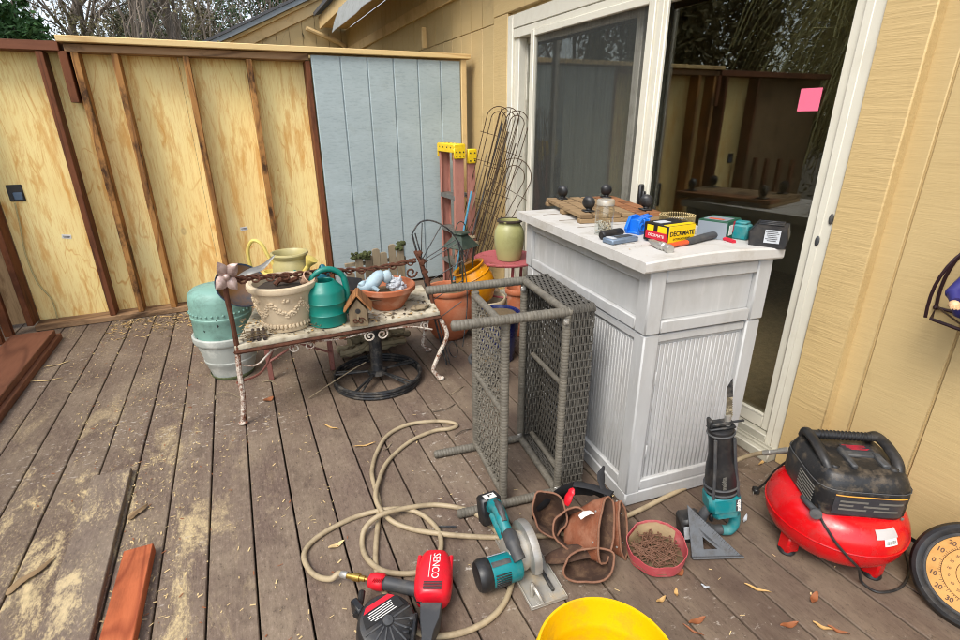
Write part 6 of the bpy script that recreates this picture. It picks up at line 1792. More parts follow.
for i in range(n):
    j = (i+1) % n
    for k in range(6): fs.append((i*7+k, j*7+k, j*7+k+1, i*7+k+1))
fs.append(tuple(i*7 for i in reversed(range(n))))
b.add(vs, fs); b.build('tub_wall', M['redtub'], tub)
M['dryp'] = pm('dried plaster', S(186, 160, 122, .8), .9, var=.25, vs=20, bump=.6, bs=60)
b = MB(); vs = []; fs = []; m = 17
for i in range(m):
    a = .1+2.5*i/(m-1); r_ = tubr(a)*1.012; h_ = tubh(a)
    for t in (.25, .6, .95): vs.append(((r_*(.955+.03*t)-.003)*math.cos(a), (r_*(.955+.03*t)-.003)*math.sin(a)*.95, h_*(t-.04*noise.noise((a*5, t, 0)))))
for i in range(m-1):
    for k in range(2): fs.append((i*3+k, i*3+k+1, (i+1)*3+k+1, (i+1)*3+k))
b.add(vs, fs); b.build('dried_plaster', M['dryp'], tub)
b = MB(); b.lathe([(0, .030), (.05, .028), (.094, .024)], 26, wob=.1, cap=False, sy=.95); b.build('grit', M['debris'], tub)
M['nail'] = pm('rusty nail', S(132, 96, 76, .8), .7, .3, var=.4, vs=60, bump=0)
for i in range(100):
    a, r_ = rnd.uniform(0, 6.28), .066*math.sqrt(rnd.random()); yaw_ = rnd.uniform(0, PI)
    L = rnd.uniform(.022, .036); c0 = Vector((r_*math.cos(a), r_*math.sin(a)*.95, .034+.012*rnd.random()+.006*(1-r_/.07)))
    d_ = Vector((math.cos(yaw_), math.sin(yaw_), rnd.uniform(-.22, .22))); b = MB()
    lim = lambda v: v if Vector((v.x, v.y)).length < .088 else Vector((v.x*.086/Vector((v.x, v.y)).length, v.y*.086/Vector((v.x, v.y)).length, v.z))
    p0, p1 = lim(c0-d_*L), lim(c0+d_*L)
    b.tube([p0, p1], .0019, 5); dd = (p1-p0).normalized(); b.tube([p1, p1+dd*.0015], .0038, 7)
    o = b.build('nail', M['nail']); o.location = tubC
    tag(o, 'rusty loose nail lying in the red plastic tub', 'nail', 'rusty nails in the red tub')

# ------------------------------------------------------------------ leather tool belt
M['leather'] = pm('worn brown leather', S(136, 80, 54, .85), .6, var=.45, vs=22, dirt=S(160, 116, 90), damt=.55, ds=16, bump=.8, bs=70)
M['leather_in'] = pm('dark suede lining', S(80, 56, 42, .75), .9, var=.35, vs=22, dirt=S(150, 120, 92), damt=.35, ds=24, bump=.5, bs=90)
M['edge'] = pm('pale leather edge', S(140, 98, 74, .8), .7, var=.2, vs=30, dirt=S(90, 56, 40), damt=.4, ds=30, bump=.3)
M['webbing'] = pm('black webbing', (.014, .014, .016, 1), .8, var=.3, vs=40, bump=.5, bs=220)
tbelt = T('tool_belt', 'worn brown leather tool belt with open pouches and black padded strap heaped on the deck', 'tool belt', (.88, 1.08, 0))
U3 = -dn; TOC = -fw
def cam_pt(px, py, depth):         # survey point at a distance along the view axis
    d = ray(px, py); return CP+d*(depth/FPX)
def pouch(px, py, dp, a, b_, rot, nrm, depth, bend=(0, 0, 0), taper=.72, seed=0, squash=.55):
    c = cam_pt(px, py, dp)
    nrm = Vector(nrm).normalized()
    X = (rt*math.cos(rot)+U3*math.sin(rot)); X = (X-nrm*X.dot(nrm)).normalized(); Y = nrm.cross(X)
    m = MB(); K = 36; vs = []; fs = []; edge = []
    bend = Vector(bend)
    rows = [(0.0, 1.0, 0), (.12, 1.0, 0), (.35, .98, 0), (.6, .93, 0), (.82, .86, 0), (.96, .74, 0), (1.0, .5, 0), (1.02, .05, 0)]
    inner = [(.0, .955), (.12, .94), (.35, .92), (.6, .86), (.8, .76), (.88, .5), (.9, .04)]
    def pt(t, q, k, off=0):
        an = 2*PI*k/K
        w = 1+.17*noise.noise((math.cos(an)*1.6+seed, math.sin(an)*1.4, t*1.6))
        x = a*math.cos(an)*q*w*(1-(1-taper)*t); y = b_*math.sin(an)*q*w*(1-(1-squash)*t)
        z = -depth*t+ .006*noise.noise((math.cos(an)*2+seed, math.sin(an)*2, 7))*(1-t)
        p = c+X*x+Y*y+nrm*z+bend*t*t
        if p.z < .004: p.z = .004+.15*max(-.02, (p.z-.004))*0+.001*math.sin(k)
        return p
    for t, q, _ in rows: vs += [pt(t, q, k) for k in range(K)]
    n0 = len(rows)
    for i in range(n0-1):
        for k in range(K):
            k2 = (k+1) % K; fs.append((i*K+k, (i+1)*K+k, (i+1)*K+k2, i*K+k2))
    m.add(vs, fs); o = m.build('pouch', M['leather'], tbelt, True, angle=60)
    m = MB(); vs = []; fs = []
    for t, q in inner: vs += [pt(t, q, k)+Vector((0, 0, .002)) for k in range(K)]
    for i in range(len(inner)-1):
        for k in range(K):
            k2 = (k+1) % K; fs.append((i*K+k, i*K+k2, (i+1)*K+k2, (i+1)*K+k))
    m.add(vs, fs); m.build('lining', M['leather_in'], o, True, angle=60)
    m = MB()
    for k in range(0, K*2):
        k_ = k/2; m.tube([pt(.07, 1.005, k_), pt(.07, 1.005, k_+.26)], .0010, 4)
    m.build('stitching', M['edge'], o, True)
    m = MB()
    for k in (3, 9, 15, 21, 27, 33): q_ = pt(.16, 1.0, k); m.ell((q_.x, q_.y, q_.z), .0042, 8)
    m.build('rivet', M['steel'], o, True)
    m = MB(); m.tube([pt(0, .98, k)+nrm*.001 for k in range(K)], .0036, 7, closed=True); m.build('rim', M['edge'], o, True)
    return o
pouch(549, 513, 1.80, .060, .076, .2, TOC*.9+U3*.35-rt*.15, .12, bend=(.02, 0, -.03), seed=1, taper=.8)
pouch(575, 529, 1.74, .071, .069, .3, TOC*.85+U3*.4-rt*.05, .13, bend=(.02, .0, -.03), seed=2, taper=.85)
pouch(606, 530, 1.70, .040, .108, -.22, TOC*.75+U3*.2+rt*.55, .14, bend=(-.03, 0, -.02), seed=3, taper=.9, squash=.7)
pouch(623, 531, 1.745, .026, .098, .06, TOC*.7+U3*.1+rt*.7, .09, bend=(-.02, 0, 0), seed=4, taper=.8, squash=.7)
pouch(590, 565, 1.645, .084, .052, .22, TOC*.85+U3*.45, .13, bend=(.0, .02, -.0), seed=5, taper=.75)
# leather tongue folded under at the left
b = MB(); b.tube(spline([cam_pt(545, 560, 1.71), cam_pt(560, 556, 1.71), cam_pt(578, 552, 1.71), cam_pt(596, 552, 1.71)], 5), [.012, .017, .022, .026, .029, .031, .033, .034, .034, .033, .032, .03, .028, .026, .02, .01], 12, flat=.38); b.build('folded_flap', M['leather_in'], tbelt, True)
b = MB()
cpts = spline([cam_pt(533, 512, 1.86), cam_pt(545, 500, 1.88), cam_pt(560, 488, 1.89), cam_pt(578, 482, 1.89), cam_pt(596, 488, 1.86), cam_pt(612, 497, 1.80)], 7)
vs = []; fs = []
for i, p in enumerate(cpts):
    t = i/(len(cpts)-1); w = .034+.030*math.sin(PI*min(1, t*1.25)) if t < .8 else .028
    dnv = Vector((.15, .3, -1)).normalized()
    for q in (p-dnv*.006, p+dnv*w*.5+TOC*.012, p+dnv*w*1.6, p+dnv*w*1.5-TOC*.012, p+dnv*w*.5-TOC*.006):
        q.z = max(q.z, .008); vs.append(q)
for i in range(len(cpts)-1):
    for k in range(5):
        k2 = (k+1) % 5; fs.append((i*5+k, (i+1)*5+k, (i+1)*5+k2, i*5+k2))
b.add(vs, fs); b.build('padded_strap', M['webbing'], tbelt, True, angle=70)
b = MB(); st_ = spline([cam_pt(610, 500, 1.80), cam_pt(603, 488, 1.82), cam_pt(601, 476, 1.84), cam_pt(604, 466, 1.855)], 5)
b.tube(st_, [.012]*8+[.016]*4+[.010, .008, .006, .004], 10, flat=.25); b.build('strap_end', M['webbing'], tbelt, True)
b = MB(); b.tube(spline([cam_pt(574, 484, 1.87), cam_pt(592, 487, 1.84), cam_pt(612, 494, 1.79)], 6), [.016]*13, 10, flat=.3); b.build('strap', M['webbing'], tbelt, True)
b = MB(); c_ = cam_pt(569, 497, 1.80)
b.tube(spline([c_+Vector((-.01, 0, -.028)), c_, c_+Vector((.012, .0, .022)), c_+Vector((.018, 0, .03))], 5), [.012, .014, .016, .017, .018, .017, .016, .014, .015, .016, .014, .011, .009, .008, .006, .004], 10, flat=.5)
b.build('red_clip', M['nred'], tbelt, True)
b = MB(); c_ = cam_pt(584, 514, 1.70)
b.tube([c_+rt*-.014+U3*-.012, c_, c_+rt*.02+U3*.006, c_+rt*.034+U3*.002], [.010, .012, .008, .004], 8, flat=.3); b.build('white_tag', M['white'], tbelt, True)

# ------------------------------------------------------------------ yellow bucket
bk = T('yellow_bucket', 'bright yellow open plastic bucket standing on the deck at the bottom edge', 'bucket', (.530, .548, 0))
M['bucket'] = pm('yellow bucket plastic', S(252, 200, 0, .78), .4, var=.04, vs=5, dirt=S(176, 128, 30), damt=.5, ds=15, bump=.1)
b = MB(); b.lathe([(.120, 0), (.126, .004), (.137, .29), (.147, .295), (.147, .305), (.138, .308), (.139, .335), (.149, .338), (.149, .348), (.140, .350), (.141, .364), (.145, .368), (.143, .372), (.138, .372), (.1365, .362), (.135, .30), (.1335, .298), (.1325, .285), (.131, .28), (.128, .22), (.1265, .218), (.123, .03), (.118, .012), (0, .008)], 72)
b.build('bucket_wall', M['bucket'], bk)
b = MB(); b.tube(spline([(-.148, 0, .32), (-.165, -.06, .26), (-.12, -.14, .2), (0, -.175, .17), (.12, -.14, .2), (.165, -.06, .26), (.148, 0, .32)], 6), .0025, 6); b.build('bail_handle', M['steel'], bk)

# ------------------------------------------------------------------ dial thermometer leaning on the wall
tc_ = G(977, 578, .132)
nv_ = Vector((-.80, -.15, .58)).normalized(); hx = Vector((0, 0, 1)).cross(nv_).normalized(); vy = nv_.cross(hx)
Qt = basis(hx, vy, nv_, tc_)
th = T('dial_thermometer', 'round black rimmed outdoor thermometer with gold dial leaning against the tan wall', 'thermometer', tc_, rot=basis(hx, vy, nv_, (0, 0, 0)))
b = MB(); RT = .152
b.lathe([(0, -.028), (RT-.012, -.028), (RT, -.02), (RT+.002, -.004), (RT-.006, .010), (RT-.016, .013), (RT-.026, .008), (RT-.032, .0), (RT-.036, -.001), (RT-.040, -.008)], 72); b.build('rim', M['black'], th)
b = MB(); b.lathe([(RT-.030, .0015), (RT-.034, .004), (RT-.038, .0)], 72, cap=False); b.build('bezel', M['darkgrey'], th)
M['dial'] = pm('gold dial', S(190, 140, 68, .9), .5, .1, var=.2, vs=8, dirt=S(150, 100, 50), damt=.35, ds=7, bump=0)
b = MB(); b.lathe([(0, -.006), (RT-.038, -.006)], 72, cap=False); dl_ = b.build('dial', M['dial'], th)
labs = ['-30', '20', '10', '0', '10', '20', '30', '40', '50']
M['dialink'] = pm('dial ink', S(84, 48, 24, .8), .6, bump=0)
seq = ['30', '20', '10', '0', '10', '20', '30', '40']
for i, s_ in enumerate(seq):
    a = R_(120+i*22.0) if True else 0
    rr_ = .098
    text(s_, .019, Matrix.Translation((rr_*math.cos(a), rr_*math.sin(a), -.0052)) @ Matrix.Rotation(a-PI if False else 0, 4, 'Z'), M['dialink'], dl_, bold=.0003)
b = MB()
for i in range(64):
    a = R_(100+i*4.0); r0, r1 = .080, .084 if i % 5 else .088
    b.box(((r0+r1)/2*math.cos(a), (r0+r1)/2*math.sin(a), -.0055), (r1-r0, .0012, .0008), rot=(0, 0, a))
b.tube(arc((0, 0, -.0056), .079, 0, 2*PI, 64)[:-1], .0008, 4, closed=True); b.tube(arc((0, 0, -.0056), .045, 0, 2*PI, 50)[:-1], .0008, 4, closed=True); b.build('scale_ring', M['dialink'], dl_)
for i in range(9):
    a = R_(130+i*20); text(str([40, 30, 20, 10, 0, 10, 20, 30, 40][i]), .010, Matrix.Translation((.062*math.cos(a), .062*math.sin(a), -.0052)), M['dialink'], dl_)
b = MB(); b.box((.02, .0, -.002), (.12, .004, .0015), rot=(0, 0, .8)); b.lathe([(0, -.006), (.010, -.006), (.009, .002), (0, .003)], 18); b.build('pointer', M['black'], th)

# ------------------------------------------------------------------ leaves, shavings, offcuts on the deck
def leaf(px, py, L, w, a, m, label, curl=.006, z=.0015):
    p = G(px, py, 0); b = MB(); vs = []; fs = []; n = 9
    for i in range(n+1):
        t = i/n; ww = w*math.sin(PI*min(1, .06+t*.94))**.75; zc = z+curl*(2*t-1)**2+.002*math.sin(t*9)
        vs += [((t-.5)*L, -ww, zc+curl*.5), ((t-.5)*L, 0, zc), ((t-.5)*L, ww, zc+curl*.35)]
    nv = len(vs); vs += [(x, y, z_+.0008) for x, y, z_ in vs]
    for i in range(n):
        for k in range(2):
            q = (i*3+k, i*3+k+1, (i+1)*3+k+1, (i+1)*3+k); fs.append(tuple(v+nv for v in q)); fs.append(tuple(reversed(q)))
    b.add(vs, fs); o = b.build('dry_leaf', M[m]); o.location = p; o.rotation_euler.z = a
    tag(o, label, 'leaf', 'dry leaves on the deck')
leaf(814, 599, .055, .010, .35, 'leaf_brown', 'orange brown curled leaf just below the compressor foot')
leaf(789, 626, .06, .009, -.25, 'leaf_brown', 'orange brown narrow leaf left of the pair of slivers near the bottom right')
leaf(822, 628, .05, .007, -1.0, 'leaf_tan', 'pale tan sliver of leaf near the bottom edge below the compressor')
leaf(838, 632, .055, .007, -.95, 'leaf_brown', 'brown sliver of leaf rightmost of the pair near the bottom edge')
leaf(697, 622, .06, .009, -.1, 'leaf_brown', 'orange brown leaf right of the yellow bucket')
leaf(693, 632, .06, .004, -1.1, 'leaf_brown', 'thin reddish leaf stalk right of the yellow bucket')
leaf(661, 601, .040, .007, .1, 'leaf_tan', 'pale yellow leaf in front of the red tub')
leaf(676, 594, .030, .006, .9, 'leaf_tan', 'small tan leaf beside the pale yellow leaf in front of the red tub')
leaf(705, 588, .026, .006, -.9, 'palegrey', 'pale grey curled leaf lying across a deck gap in front of the rafter square')
leaf(757, 590, .075, .006, -.9, 'leaf_tan', 'long tan sliver lying along the deck gap below the rafter square')
leaf(679, 574, .04, .012, .1, 'leaf_brown', 'reddish leaf half under the red tub')
leaf(385, 408, .08, .010, .0, 'leaf_brown', 'brown leaf inside the black parasol base ring') if False else None
leaf(269, 400, .055, .022, .4, 'leaf_brown', 'flat bright orange leaf on the deck under the bench')
leaf(331, 428, .10, .006, -.9, 'leaf_tan', 'straw coloured blade on the deck above the hose loop at the left')
leaf(365, 446, .10, .006, -.1, 'leaf_tan', 'straw coloured blade lying inside the top hose loop')
leaf(388, 448, .07, .004, .7, 'oldwood', 'thin grey curled stem beside the straw blade inside the hose loop')
leaf(337, 546, .06, .010, .2, 'shaving', 'pale wood shaving lying inside the left hose loop')
leaf(58, 365, .13, .008, .3, 'shaving', 'long pale splinter beside the stacked red brown planks')
leaf(47, 381, .16, .006, -.15, 'shaving', 'second pale splinter nearer the camera beside the stacked red brown planks')
leaf(762, 463, .07, .006, .3, 'leaf_tan', 'tan twig like leaf below the hose fitting by the door sill')
leaf(745, 520, .05, .006, .5, 'palegrey', 'pale sliver between the reciprocating saw and the compressor')
def twig(pts, r_, label, m='oldwood'):
    b = MB(); b.tube(spline([G(x, y, r_+z) for x, y, z in pts], 6), r_, 5); o = b.build('twig', M[m]); tag(o, label, 'twig', 'twigs on the deck')
twig([(215, 400, 0), (217, 394, .02), (227, 392, .03), (240, 398, .0)], .0025, 'thin pale arched twig on the deck left of the bench leg')
twig([(262, 382, 0), (270, 381, .004), (277, 385, 0)], .003, 'short twig under the bench near the front leg')
twig([(455, 436, 0), (462, 431, .01), (471, 429, 0)], .0025, 'short dark twig beside the wicker table leg', 'stakeb')
twig([(433, 412, 0), (446, 409, .008), (455, 404, .0)], .002, 'small dark twig above the hose tip', 'stakeb')
twig([(450, 395, 0), (456, 391, .01), (464, 386, 0)], .002, 'pale curved twig between bench leg and wicker table')
# wood shavings: uncountable
b = MB()
for i in range(2600):
    u = rnd.random()
    if u < .72:
        x = -.95+1.1*rnd.random()**1.0; y = rnd.uniform(1.0, 3.2); k_ = noise.noise((x*3, y*1.6, 0))
        if k_ < rnd.uniform(-.3, .25) or (x > -.3 and rnd.random() < .55): continue
    elif u < .86:
        x = rnd.uniform(-1.1, .1); y = rnd.uniform(3.2, 4.3)
    else:
        x = rnd.uniform(.1, 1.8); y = rnd.uniform(.6, 2.2)
        if rnd.random() < .8: continue
    a = rnd.uniform(0, 6.28); L = rnd.uniform(.002, .009); w = rnd.uniform(.0008, .0025)
    ca, sa = math.cos(a), math.sin(a); c_ = rnd.uniform(.0004, .003)
    b.add([(x+p*ca-q*sa, y+p*sa+q*ca, .0022+z) for p, q, z in ((-L, -w, 0), (L, -w, c_), (L, w, c_), (-L, w, 0))], [(0, 1, 2, 3)], 0 if rnd.random() < .8 else 1)
o = b.build('wood_shavings', [M['shaving'], M['leaf_brown']], smooth=False); struct(tag(o, 'pale wood shavings and sawdust flakes scattered over the deck boards', 'wood shavings'), 'stuff')
# leaf litter drift against the fence
b = MB()
for i in range(900):
    x = rnd.uniform(-1.0, .6); y = 4.36-abs(rnd.gauss(0, .22)); a = rnd.uniform(0, 6.28); L = rnd.uniform(.006, .03); w = L*rnd.uniform(.08, .3)
    if y < 3.2: continue
    ca, sa = math.cos(a), math.sin(a); c_ = rnd.uniform(.001, .008)
    b.add([(x+p*ca-q*sa, y+p*sa+q*ca, .0022+z) for p, q, z in ((-L, 0, 0), (0, -w, c_), (L, 0, c_*.4), (0, w, c_))], [(0, 1, 2, 3)], i % 3)
o = b.build('leaf_litter', [M['leaf_tan'], M['debris'], M['shaving']], smooth=False); struct(tag(o, 'drift of tan leaf litter and needles on the deck along the foot of the fence', 'leaf litter'), 'stuff')
# chunky bark offcut in the sawdust
for px, py, s_, lab in ((32, 576, 1.0, 'jagged tan bark splinter in the sawdust at the lower left'), (139, 512, .55, 'small jagged bark chip beside the loose grey deck board')):
    p = G(px, py, .006); b = MB()
    pts = [(-.075*s_, 0, 0), (-.03*s_, .008*s_, .004), (.02*s_, -.004, .006), (.08*s_, .010*s_, .002)]
    b.tube(spline(pts, 5), [.004, .009, .012, .013, .012, .013, .014, .010, .012, .011, .009, .010, .007, .006, .004, .002], 7, flat=.45)
    o = b.build('bark_chip', M['oldwood_x']); o.location = p; o.rotation_euler.z = .85; tag(o, lab, 'bark chip')
# ------------------------------------------------------------------ trees beyond the fence and to the left
M['bark'] = pm('grey brown bark', S(120, 108, 94, .8), .9, var=.35, vs=14, bump=.8, bs=40)
M['twigs'] = pm('grey twig', S(150, 136, 120, .8), .9, var=.35, vs=10, bump=0)
M['olivetwig'] = pm('olive twig', S(214, 204, 140, 1.0), .9, var=.4, vs=6, bump=0)
def leafmat(name, c, v=.4):
    t = NT(name); n = t.noise(7, 3, .6)
    col = t.mix(n, tuple(x*(1-v) for x in c[:3])+(1,), tuple(min(1, x*(1+v)) for x in c[:3])+(1,))
    t.p.inputs['Subsurface Weight'].default_value = 0
    return t.fin(col, .6, 0, None, .3)
M['evergreen'] = leafmat('evergreen leaf', (.045, .105, .03, 1), .5)
M['dullgreen'] = leafmat('dull green leaf', (.085, .095, .04, 1), .5)
M['yelgreen'] = leafmat('yellow green leaf', (.14, .12, .05, 1), .5)
M['olivedark'] = leafmat('dark olive leaf', (.17, .145, .06, 1), .5)
def leaves(b, n, f, L, w, mi=0):
    for _ in range(n):
        p = f()
        if p is None: continue
        d_ = Vector((rnd.gauss(0, 1), rnd.gauss(0, 1), rnd.gauss(0, 1)))
        if d_.length < 1e-3: continue
        d_.normalize(); s_ = d_.orthogonal().normalized(); s_ = Matrix.Rotation(rnd.uniform(0, 6.28), 3, d_) @ s_
        l_ = L*rnd.uniform(.6, 1.3); w_ = w*rnd.uniform(.6, 1.3); q = d_.cross(s_)*l_*.12
        b.add([p-d_*l_, p-s_*w_+q, p+d_*l_, p+s_*w_+q], [(0, 1, 2, 3)], mi)
def bare_tree(name, label, base, h, r0, seed, lean=(0, 0), depth=5, leafn=0, lm='dullgreen', spread=.62, group='bare trees behind the fence', nb=(3, 4), lsize=.05):
    R = random.Random(seed); o = T(name, label, 'tree', base, group=group)
    trunk = MB(); crown = MB(); tips = []
    def grow(p, d, L, r, lev):
        n = 4; pts = [p]; q = p.copy(); dd = d.copy()
        for i in range(n):
            dd = (dd+Vector((R.gauss(0, .13), R.gauss(0, .13), R.gauss(0, .08)+.05))).normalized(); q = q+dd*(L/n); pts.append(q.copy())
        rs = [r*(1-.45*i/n) for i in range(n+1)]
        (trunk if lev <= 1 else crown).tube(pts, rs, 7 if lev < 2 else (5 if lev < 3 else 3), caps=False)
        if lev >= depth: tips.append(pts[-1]); tips.append(pts[2]); return
        k = R.randint(*nb)
        for j in range(k):
            t = R.uniform(.45, 1.0); i = min(n-1, int(t*n)); sp0 = pts[i].lerp(pts[i+1], t*n-i)
            ax_ = Vector((R.gauss(0, 1), R.gauss(0, 1), R.gauss(0, .5))).normalized()
            nd = (dd+ax_*spread).normalized(); grow(sp0, nd, L*R.uniform(.58, .8), rs[i]*R.uniform(.45, .65), lev+1)
        grow(pts[-1], (dd+Vector((R.gauss(0, .2), R.gauss(0, .2), .1))).normalized(), L*.75, rs[-1]*.85, lev+1)
    grow(Vector((0, 0, 0)), Vector((lean[0], lean[1], 1)).normalized(), h*.34, r0, 0)
    trunk.build('trunk', M['bark'], o)
    if leafn and tips:
        leaves(crown, leafn, lambda: R.choice(tips)+Vector((R.gauss(0, .25), R.gauss(0, .25), R.gauss(0, .2))), lsize, lsize*.4, 1)
    crown.build('crown', [M['twigs'], M[lm]], o, smooth=False)
    return o
bare_tree('bare_tree', 'dark bare tree with a straight trunk rising behind the middle of the plywood', (-2.1, 13.0, -.6), 8.5, .16, 11, (.06, 0), leafn=500)
bare_tree('bare_tree', 'bare tree with a crooked forked trunk behind the plywood, left of the wing roof', (-.75, 12.0, -.6), 8.0, .14, 22, (-.05, 0), leafn=400)
bare_tree('bare_tree', 'slender bare tree leaning right just left of the grey wing roof', (.3, 14.0, -.6), 8.5, .11, 33, (.12, 0), leafn=900, lm='dullgreen')
bare_tree('bare_tree', 'bare tree leaning left beside the evergreen in the top left corner', (-3.0, 11.0, -.6), 7.5, .12, 44, (-.12, 0), leafn=300)
bare_tree('bare_tree', 'farthest thin bare tree seen between the forked and the slender trunks', (-.9, 18.0, -.6), 10, .15, 55, (.03, 0), leafn=800, lm='dullgreen')
bare_tree('bare_tree', 'bushy bare tree with olive buds above the wing roof edge', (1.6, 17.0, -.6), 11, .17, 66, (0, 0), leafn=2200, lm='dullgreen', lsize=.07)
bare_tree('bare_tree', 'thin bare tree close behind the left end of the pale cap board', (-1.5, 10.5, -.6), 6.5, .08, 77, (.02, 0), leafn=500, lm='yelgreen')
bare_tree('bare_tree', 'thin bare tree close behind the fence just left of the forked trunk', (-1.0, 11.0, -.6), 6.5, .07, 88, (-.04, 0), leafn=500, lm='yelgreen')
def bush(name, label, c, r, n, lm, L, w, seed, cat='shrub', group=None, stems=6):
    R = random.Random(seed); o = T(name, label, cat, (c[0], c[1], -.65), group=group)
    cl = []
    for i in range(26):
        d_ = Vector((R.gauss(0, 1), R.gauss(0, 1), R.gauss(0, 1))).normalized()*R.uniform(.35, .95)
        cl.append((Vector((d_.x*r[0], d_.y*r[1], c[2]+.65+d_.z*r[2])), R.uniform(.16, .34)))
    b = MB()
    def f():
        cc, rr_ = R.choice(cl); d_ = Vector((R.gauss(0, 1), R.gauss(0, 1), R.gauss(0, 1))).normalized()*rr_*R.uniform(.5, 1.05)
        p = cc+Vector((d_.x*r[0], d_.y*r[1], d_.z*r[2])); return p if p.z > .02 else None
    leaves(b, n, f, L, w); b.build('foliage', M[lm], o, smooth=False)
    b = MB()
    for i in range(stems):
        cc, _ = R.choice(cl); b.tube(spline([(R.uniform(-.1, .1), R.uniform(-.1, .1), 0), (cc.x*.3, cc.y*.3, cc.z*.5), tuple(cc)], 4), [.04-.004*k for k in range(9)], 5)
    b.build('stem', M['bark'], o); return o
bush('evergreen_tree', 'dense dark green evergreen filling the top left corner behind the fence', (-2.35, 8.2, 2.3), (.72, .9, 1.9), 15000, 'evergreen', .06, .022, 3, 'tree')
bush('shrub', 'olive brown shrub showing just over the fence beside the evergreen', (-1.7, 10.2, 1.75), (1.1, .9, 1.35), 6500, 'yelgreen', .035, .012, 4, group='shrubs behind the fence')
bush('shrub', 'dull yellow green shrub over the fence behind the middle plywood sheets', (-1.45, 10.6, 1.7), (.9, .8, 1.35), 6500, 'yelgreen', .035, .012, 5, group='shrubs behind the fence')
bush('shrub', 'taller dull green shrub farther back behind the fence among the bare trunks', (-1.2, 13.4, 2.2), (1.0, .8, 1.6), 5500, 'dullgreen', .04, .014, 6, group='shrubs behind the fence')
bush('conifer_tree', 'hazy dark green conifer far behind the forked bare tree', (-1.45, 17.0, 2.9), (1.5, 1.0, 2.6), 11000, 'dullgreen', .07, .02, 8, 'tree', 'conifers far behind the fence')
bush('conifer_tree', 'dull green conifer far behind the ridge of the grey wing roof', (1.5, 18.5, 4.0), (1.5, 1.0, 2.6), 11000, 'evergreen', .07, .022, 9, 'tree', 'conifers far behind the fence')
bush('conifer_tree', 'hazy olive conifer far behind the slender tree left of the wing roof', (-.05, 19.5, 2.9), (1.3, 1.0, 2.2), 9000, 'yelgreen', .07, .022, 10, 'tree', 'conifers far behind the fence')
# weeping twiggy trees at the left of the deck (mirrored in the glass)
def weeping(name, label, base, h, n, seed, r=1.8):
    R = random.Random(seed); o = T(name, label, 'tree', base, group='weeping trees left of the deck')
    b = MB(); tops = []
    for i in range(7):
        a = R.uniform(0, 6.28); e_ = Vector((math.cos(a)*r*.4, math.sin(a)*r*.4, h*R.uniform(.7, 1.0)))
        b.tube(spline([(0, 0, 0), (e_.x*.2, e_.y*.2, h*.4), tuple(e_)], 5), [.10-.008*k for k in range(11)], 6); tops.append(e_)
    b.build('trunk', M['bark'], o)
    b = MB()
    for i in range(n):
        s_ = R.choice(tops)*R.uniform(.5, 1.0)+Vector((R.gauss(0, .2), R.gauss(0, .2), R.gauss(0, .2))); a = R.uniform(0, 6.28); L = R.uniform(.6, 1.7)
        ox, oy = math.cos(a)*L, math.sin(a)*L; dz = R.uniform(.1, .5)
        pts = [s_, s_+Vector((ox*.35, oy*.35, dz)), s_+Vector((ox*.75, oy*.75, dz*.3-.25*L)), s_+Vector((ox, oy, -.9*L))]
        if i % 5 < 3:          # tangled side branches
            d_ = Vector((R.gauss(0, 1), R.gauss(0, 1), R.gauss(.1, .5))).normalized(); pts = [s_]
            for k in range(3):
                d_ = (d_+Vector((R.gauss(0, .5), R.gauss(0, .5), R.gauss(-.12, .4)))).normalized(); pts.append(pts[-1]+d_*R.uniform(.2, .5))
        b.tube(spline(pts, 3), R.uniform(.003, .0075), 3, caps=False)
    def f():
        s_ = R.choice(tops); a = R.uniform(0, 6.28); q = r*math.sqrt(R.random()); p = Vector((math.cos(a)*q, math.sin(a)*q, R.uniform(.15, 1.05)*h)); return p
    leaves(b, 3200, f, .05, .016, 1)
    b.build('crown', [M['olivetwig'], M['olivedark']], o, smooth=False)
weeping('weeping_tree', 'olive twigged weeping tree beyond the left end of the fence', (-4.3, 4.9, -.6), 5.2, 2200, 5)
weeping('weeping_tree', 'olive twigged weeping tree left of the deck railing', (-4.9, 2.2, -.6), 5.0, 1500, 6)
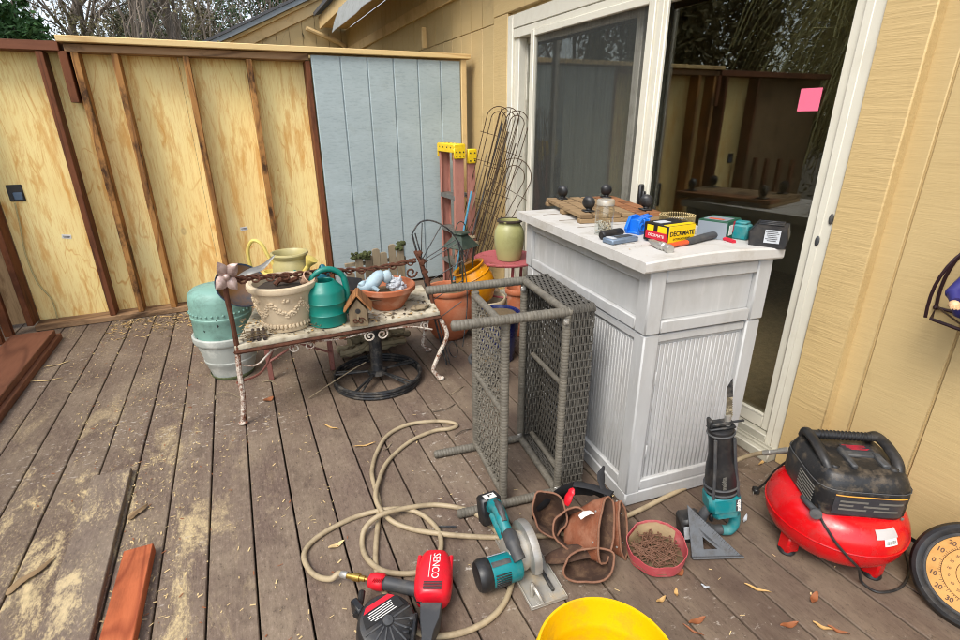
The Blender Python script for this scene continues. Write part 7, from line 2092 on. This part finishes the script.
weeping('weeping_tree', 'olive twigged weeping tree left of the near end of the deck', (-4.8, -.3, -.6), 4.8, 600, 7)
for i, (x, y) in enumerate(((-7.2, 5.5), (-7.4, 2.6), (-7.2, -.4), (-4.9, 8.9))):
    bush('hedge_tree', ['tall dark hedge tree farthest left beyond the weeping trees', 'tall dark hedge tree behind the middle weeping tree', 'tall dark hedge tree behind the nearest weeping tree', 'tall dark hedge tree between the evergreen and the weeping trees'][i], (x, y, 3.2), (2.2, 2.0, 3.9), 24000, 'olivedark', .085, .034, 30+i, 'tree', 'hedge trees at the left')
# ------------------------------------------------------------------ light
w = bpy.data.worlds.new('World'); scene.world = w; w.use_nodes = True
nt = w.node_tree; nt.nodes.clear()
out = nt.nodes.new('ShaderNodeOutputWorld'); bg = nt.nodes.new('ShaderNodeBackground'); sk = nt.nodes.new('ShaderNodeTexSky'); hs_ = nt.nodes.new('ShaderNodeHueSaturation')
sk.sky_type = 'NISHITA'; sk.sun_disc = False
SE, SAZ = R_(52), R_(-124)        # sun up behind the camera's left shoulder
sk.sun_elevation = SE; sk.sun_rotation = SAZ
sk.air_density = 1.0; sk.dust_density = 1.5; sk.ozone_density = 1.0
hs_.inputs['Saturation'].default_value = .5
nt.links.new(sk.outputs[0], hs_.inputs['Color']); nt.links.new(hs_.outputs[0], bg.inputs[0]); nt.links.new(bg.outputs[0], out.inputs[0])
bg.inputs[1].default_value = .15
sun = bpy.data.lights.new('sun', 'SUN'); sun.energy = 1.25; sun.angle = R_(26); sun.color = (1, .95, .87)
so = bpy.data.objects.new('sun', sun); COL.objects.link(so)
sd = Vector((math.sin(SAZ)*math.cos(SE), math.cos(SAZ)*math.cos(SE), math.sin(SE)))
so.rotation_euler = sd.to_track_quat('Z', 'Y').to_euler(); so.location = (-4, 2, 8)
vs_ = scene.view_settings
vs_.view_transform = 'Standard'; vs_.look = 'None'; vs_.exposure = 1.32; vs_.gamma = 1.0; vs_.use_curve_mapping = False
scene.cycles.max_bounces = 7; scene.cycles.transparent_max_bounces = 16
scene.cycles.use_denoising = True
scene.cycles.filter_width = 1.05
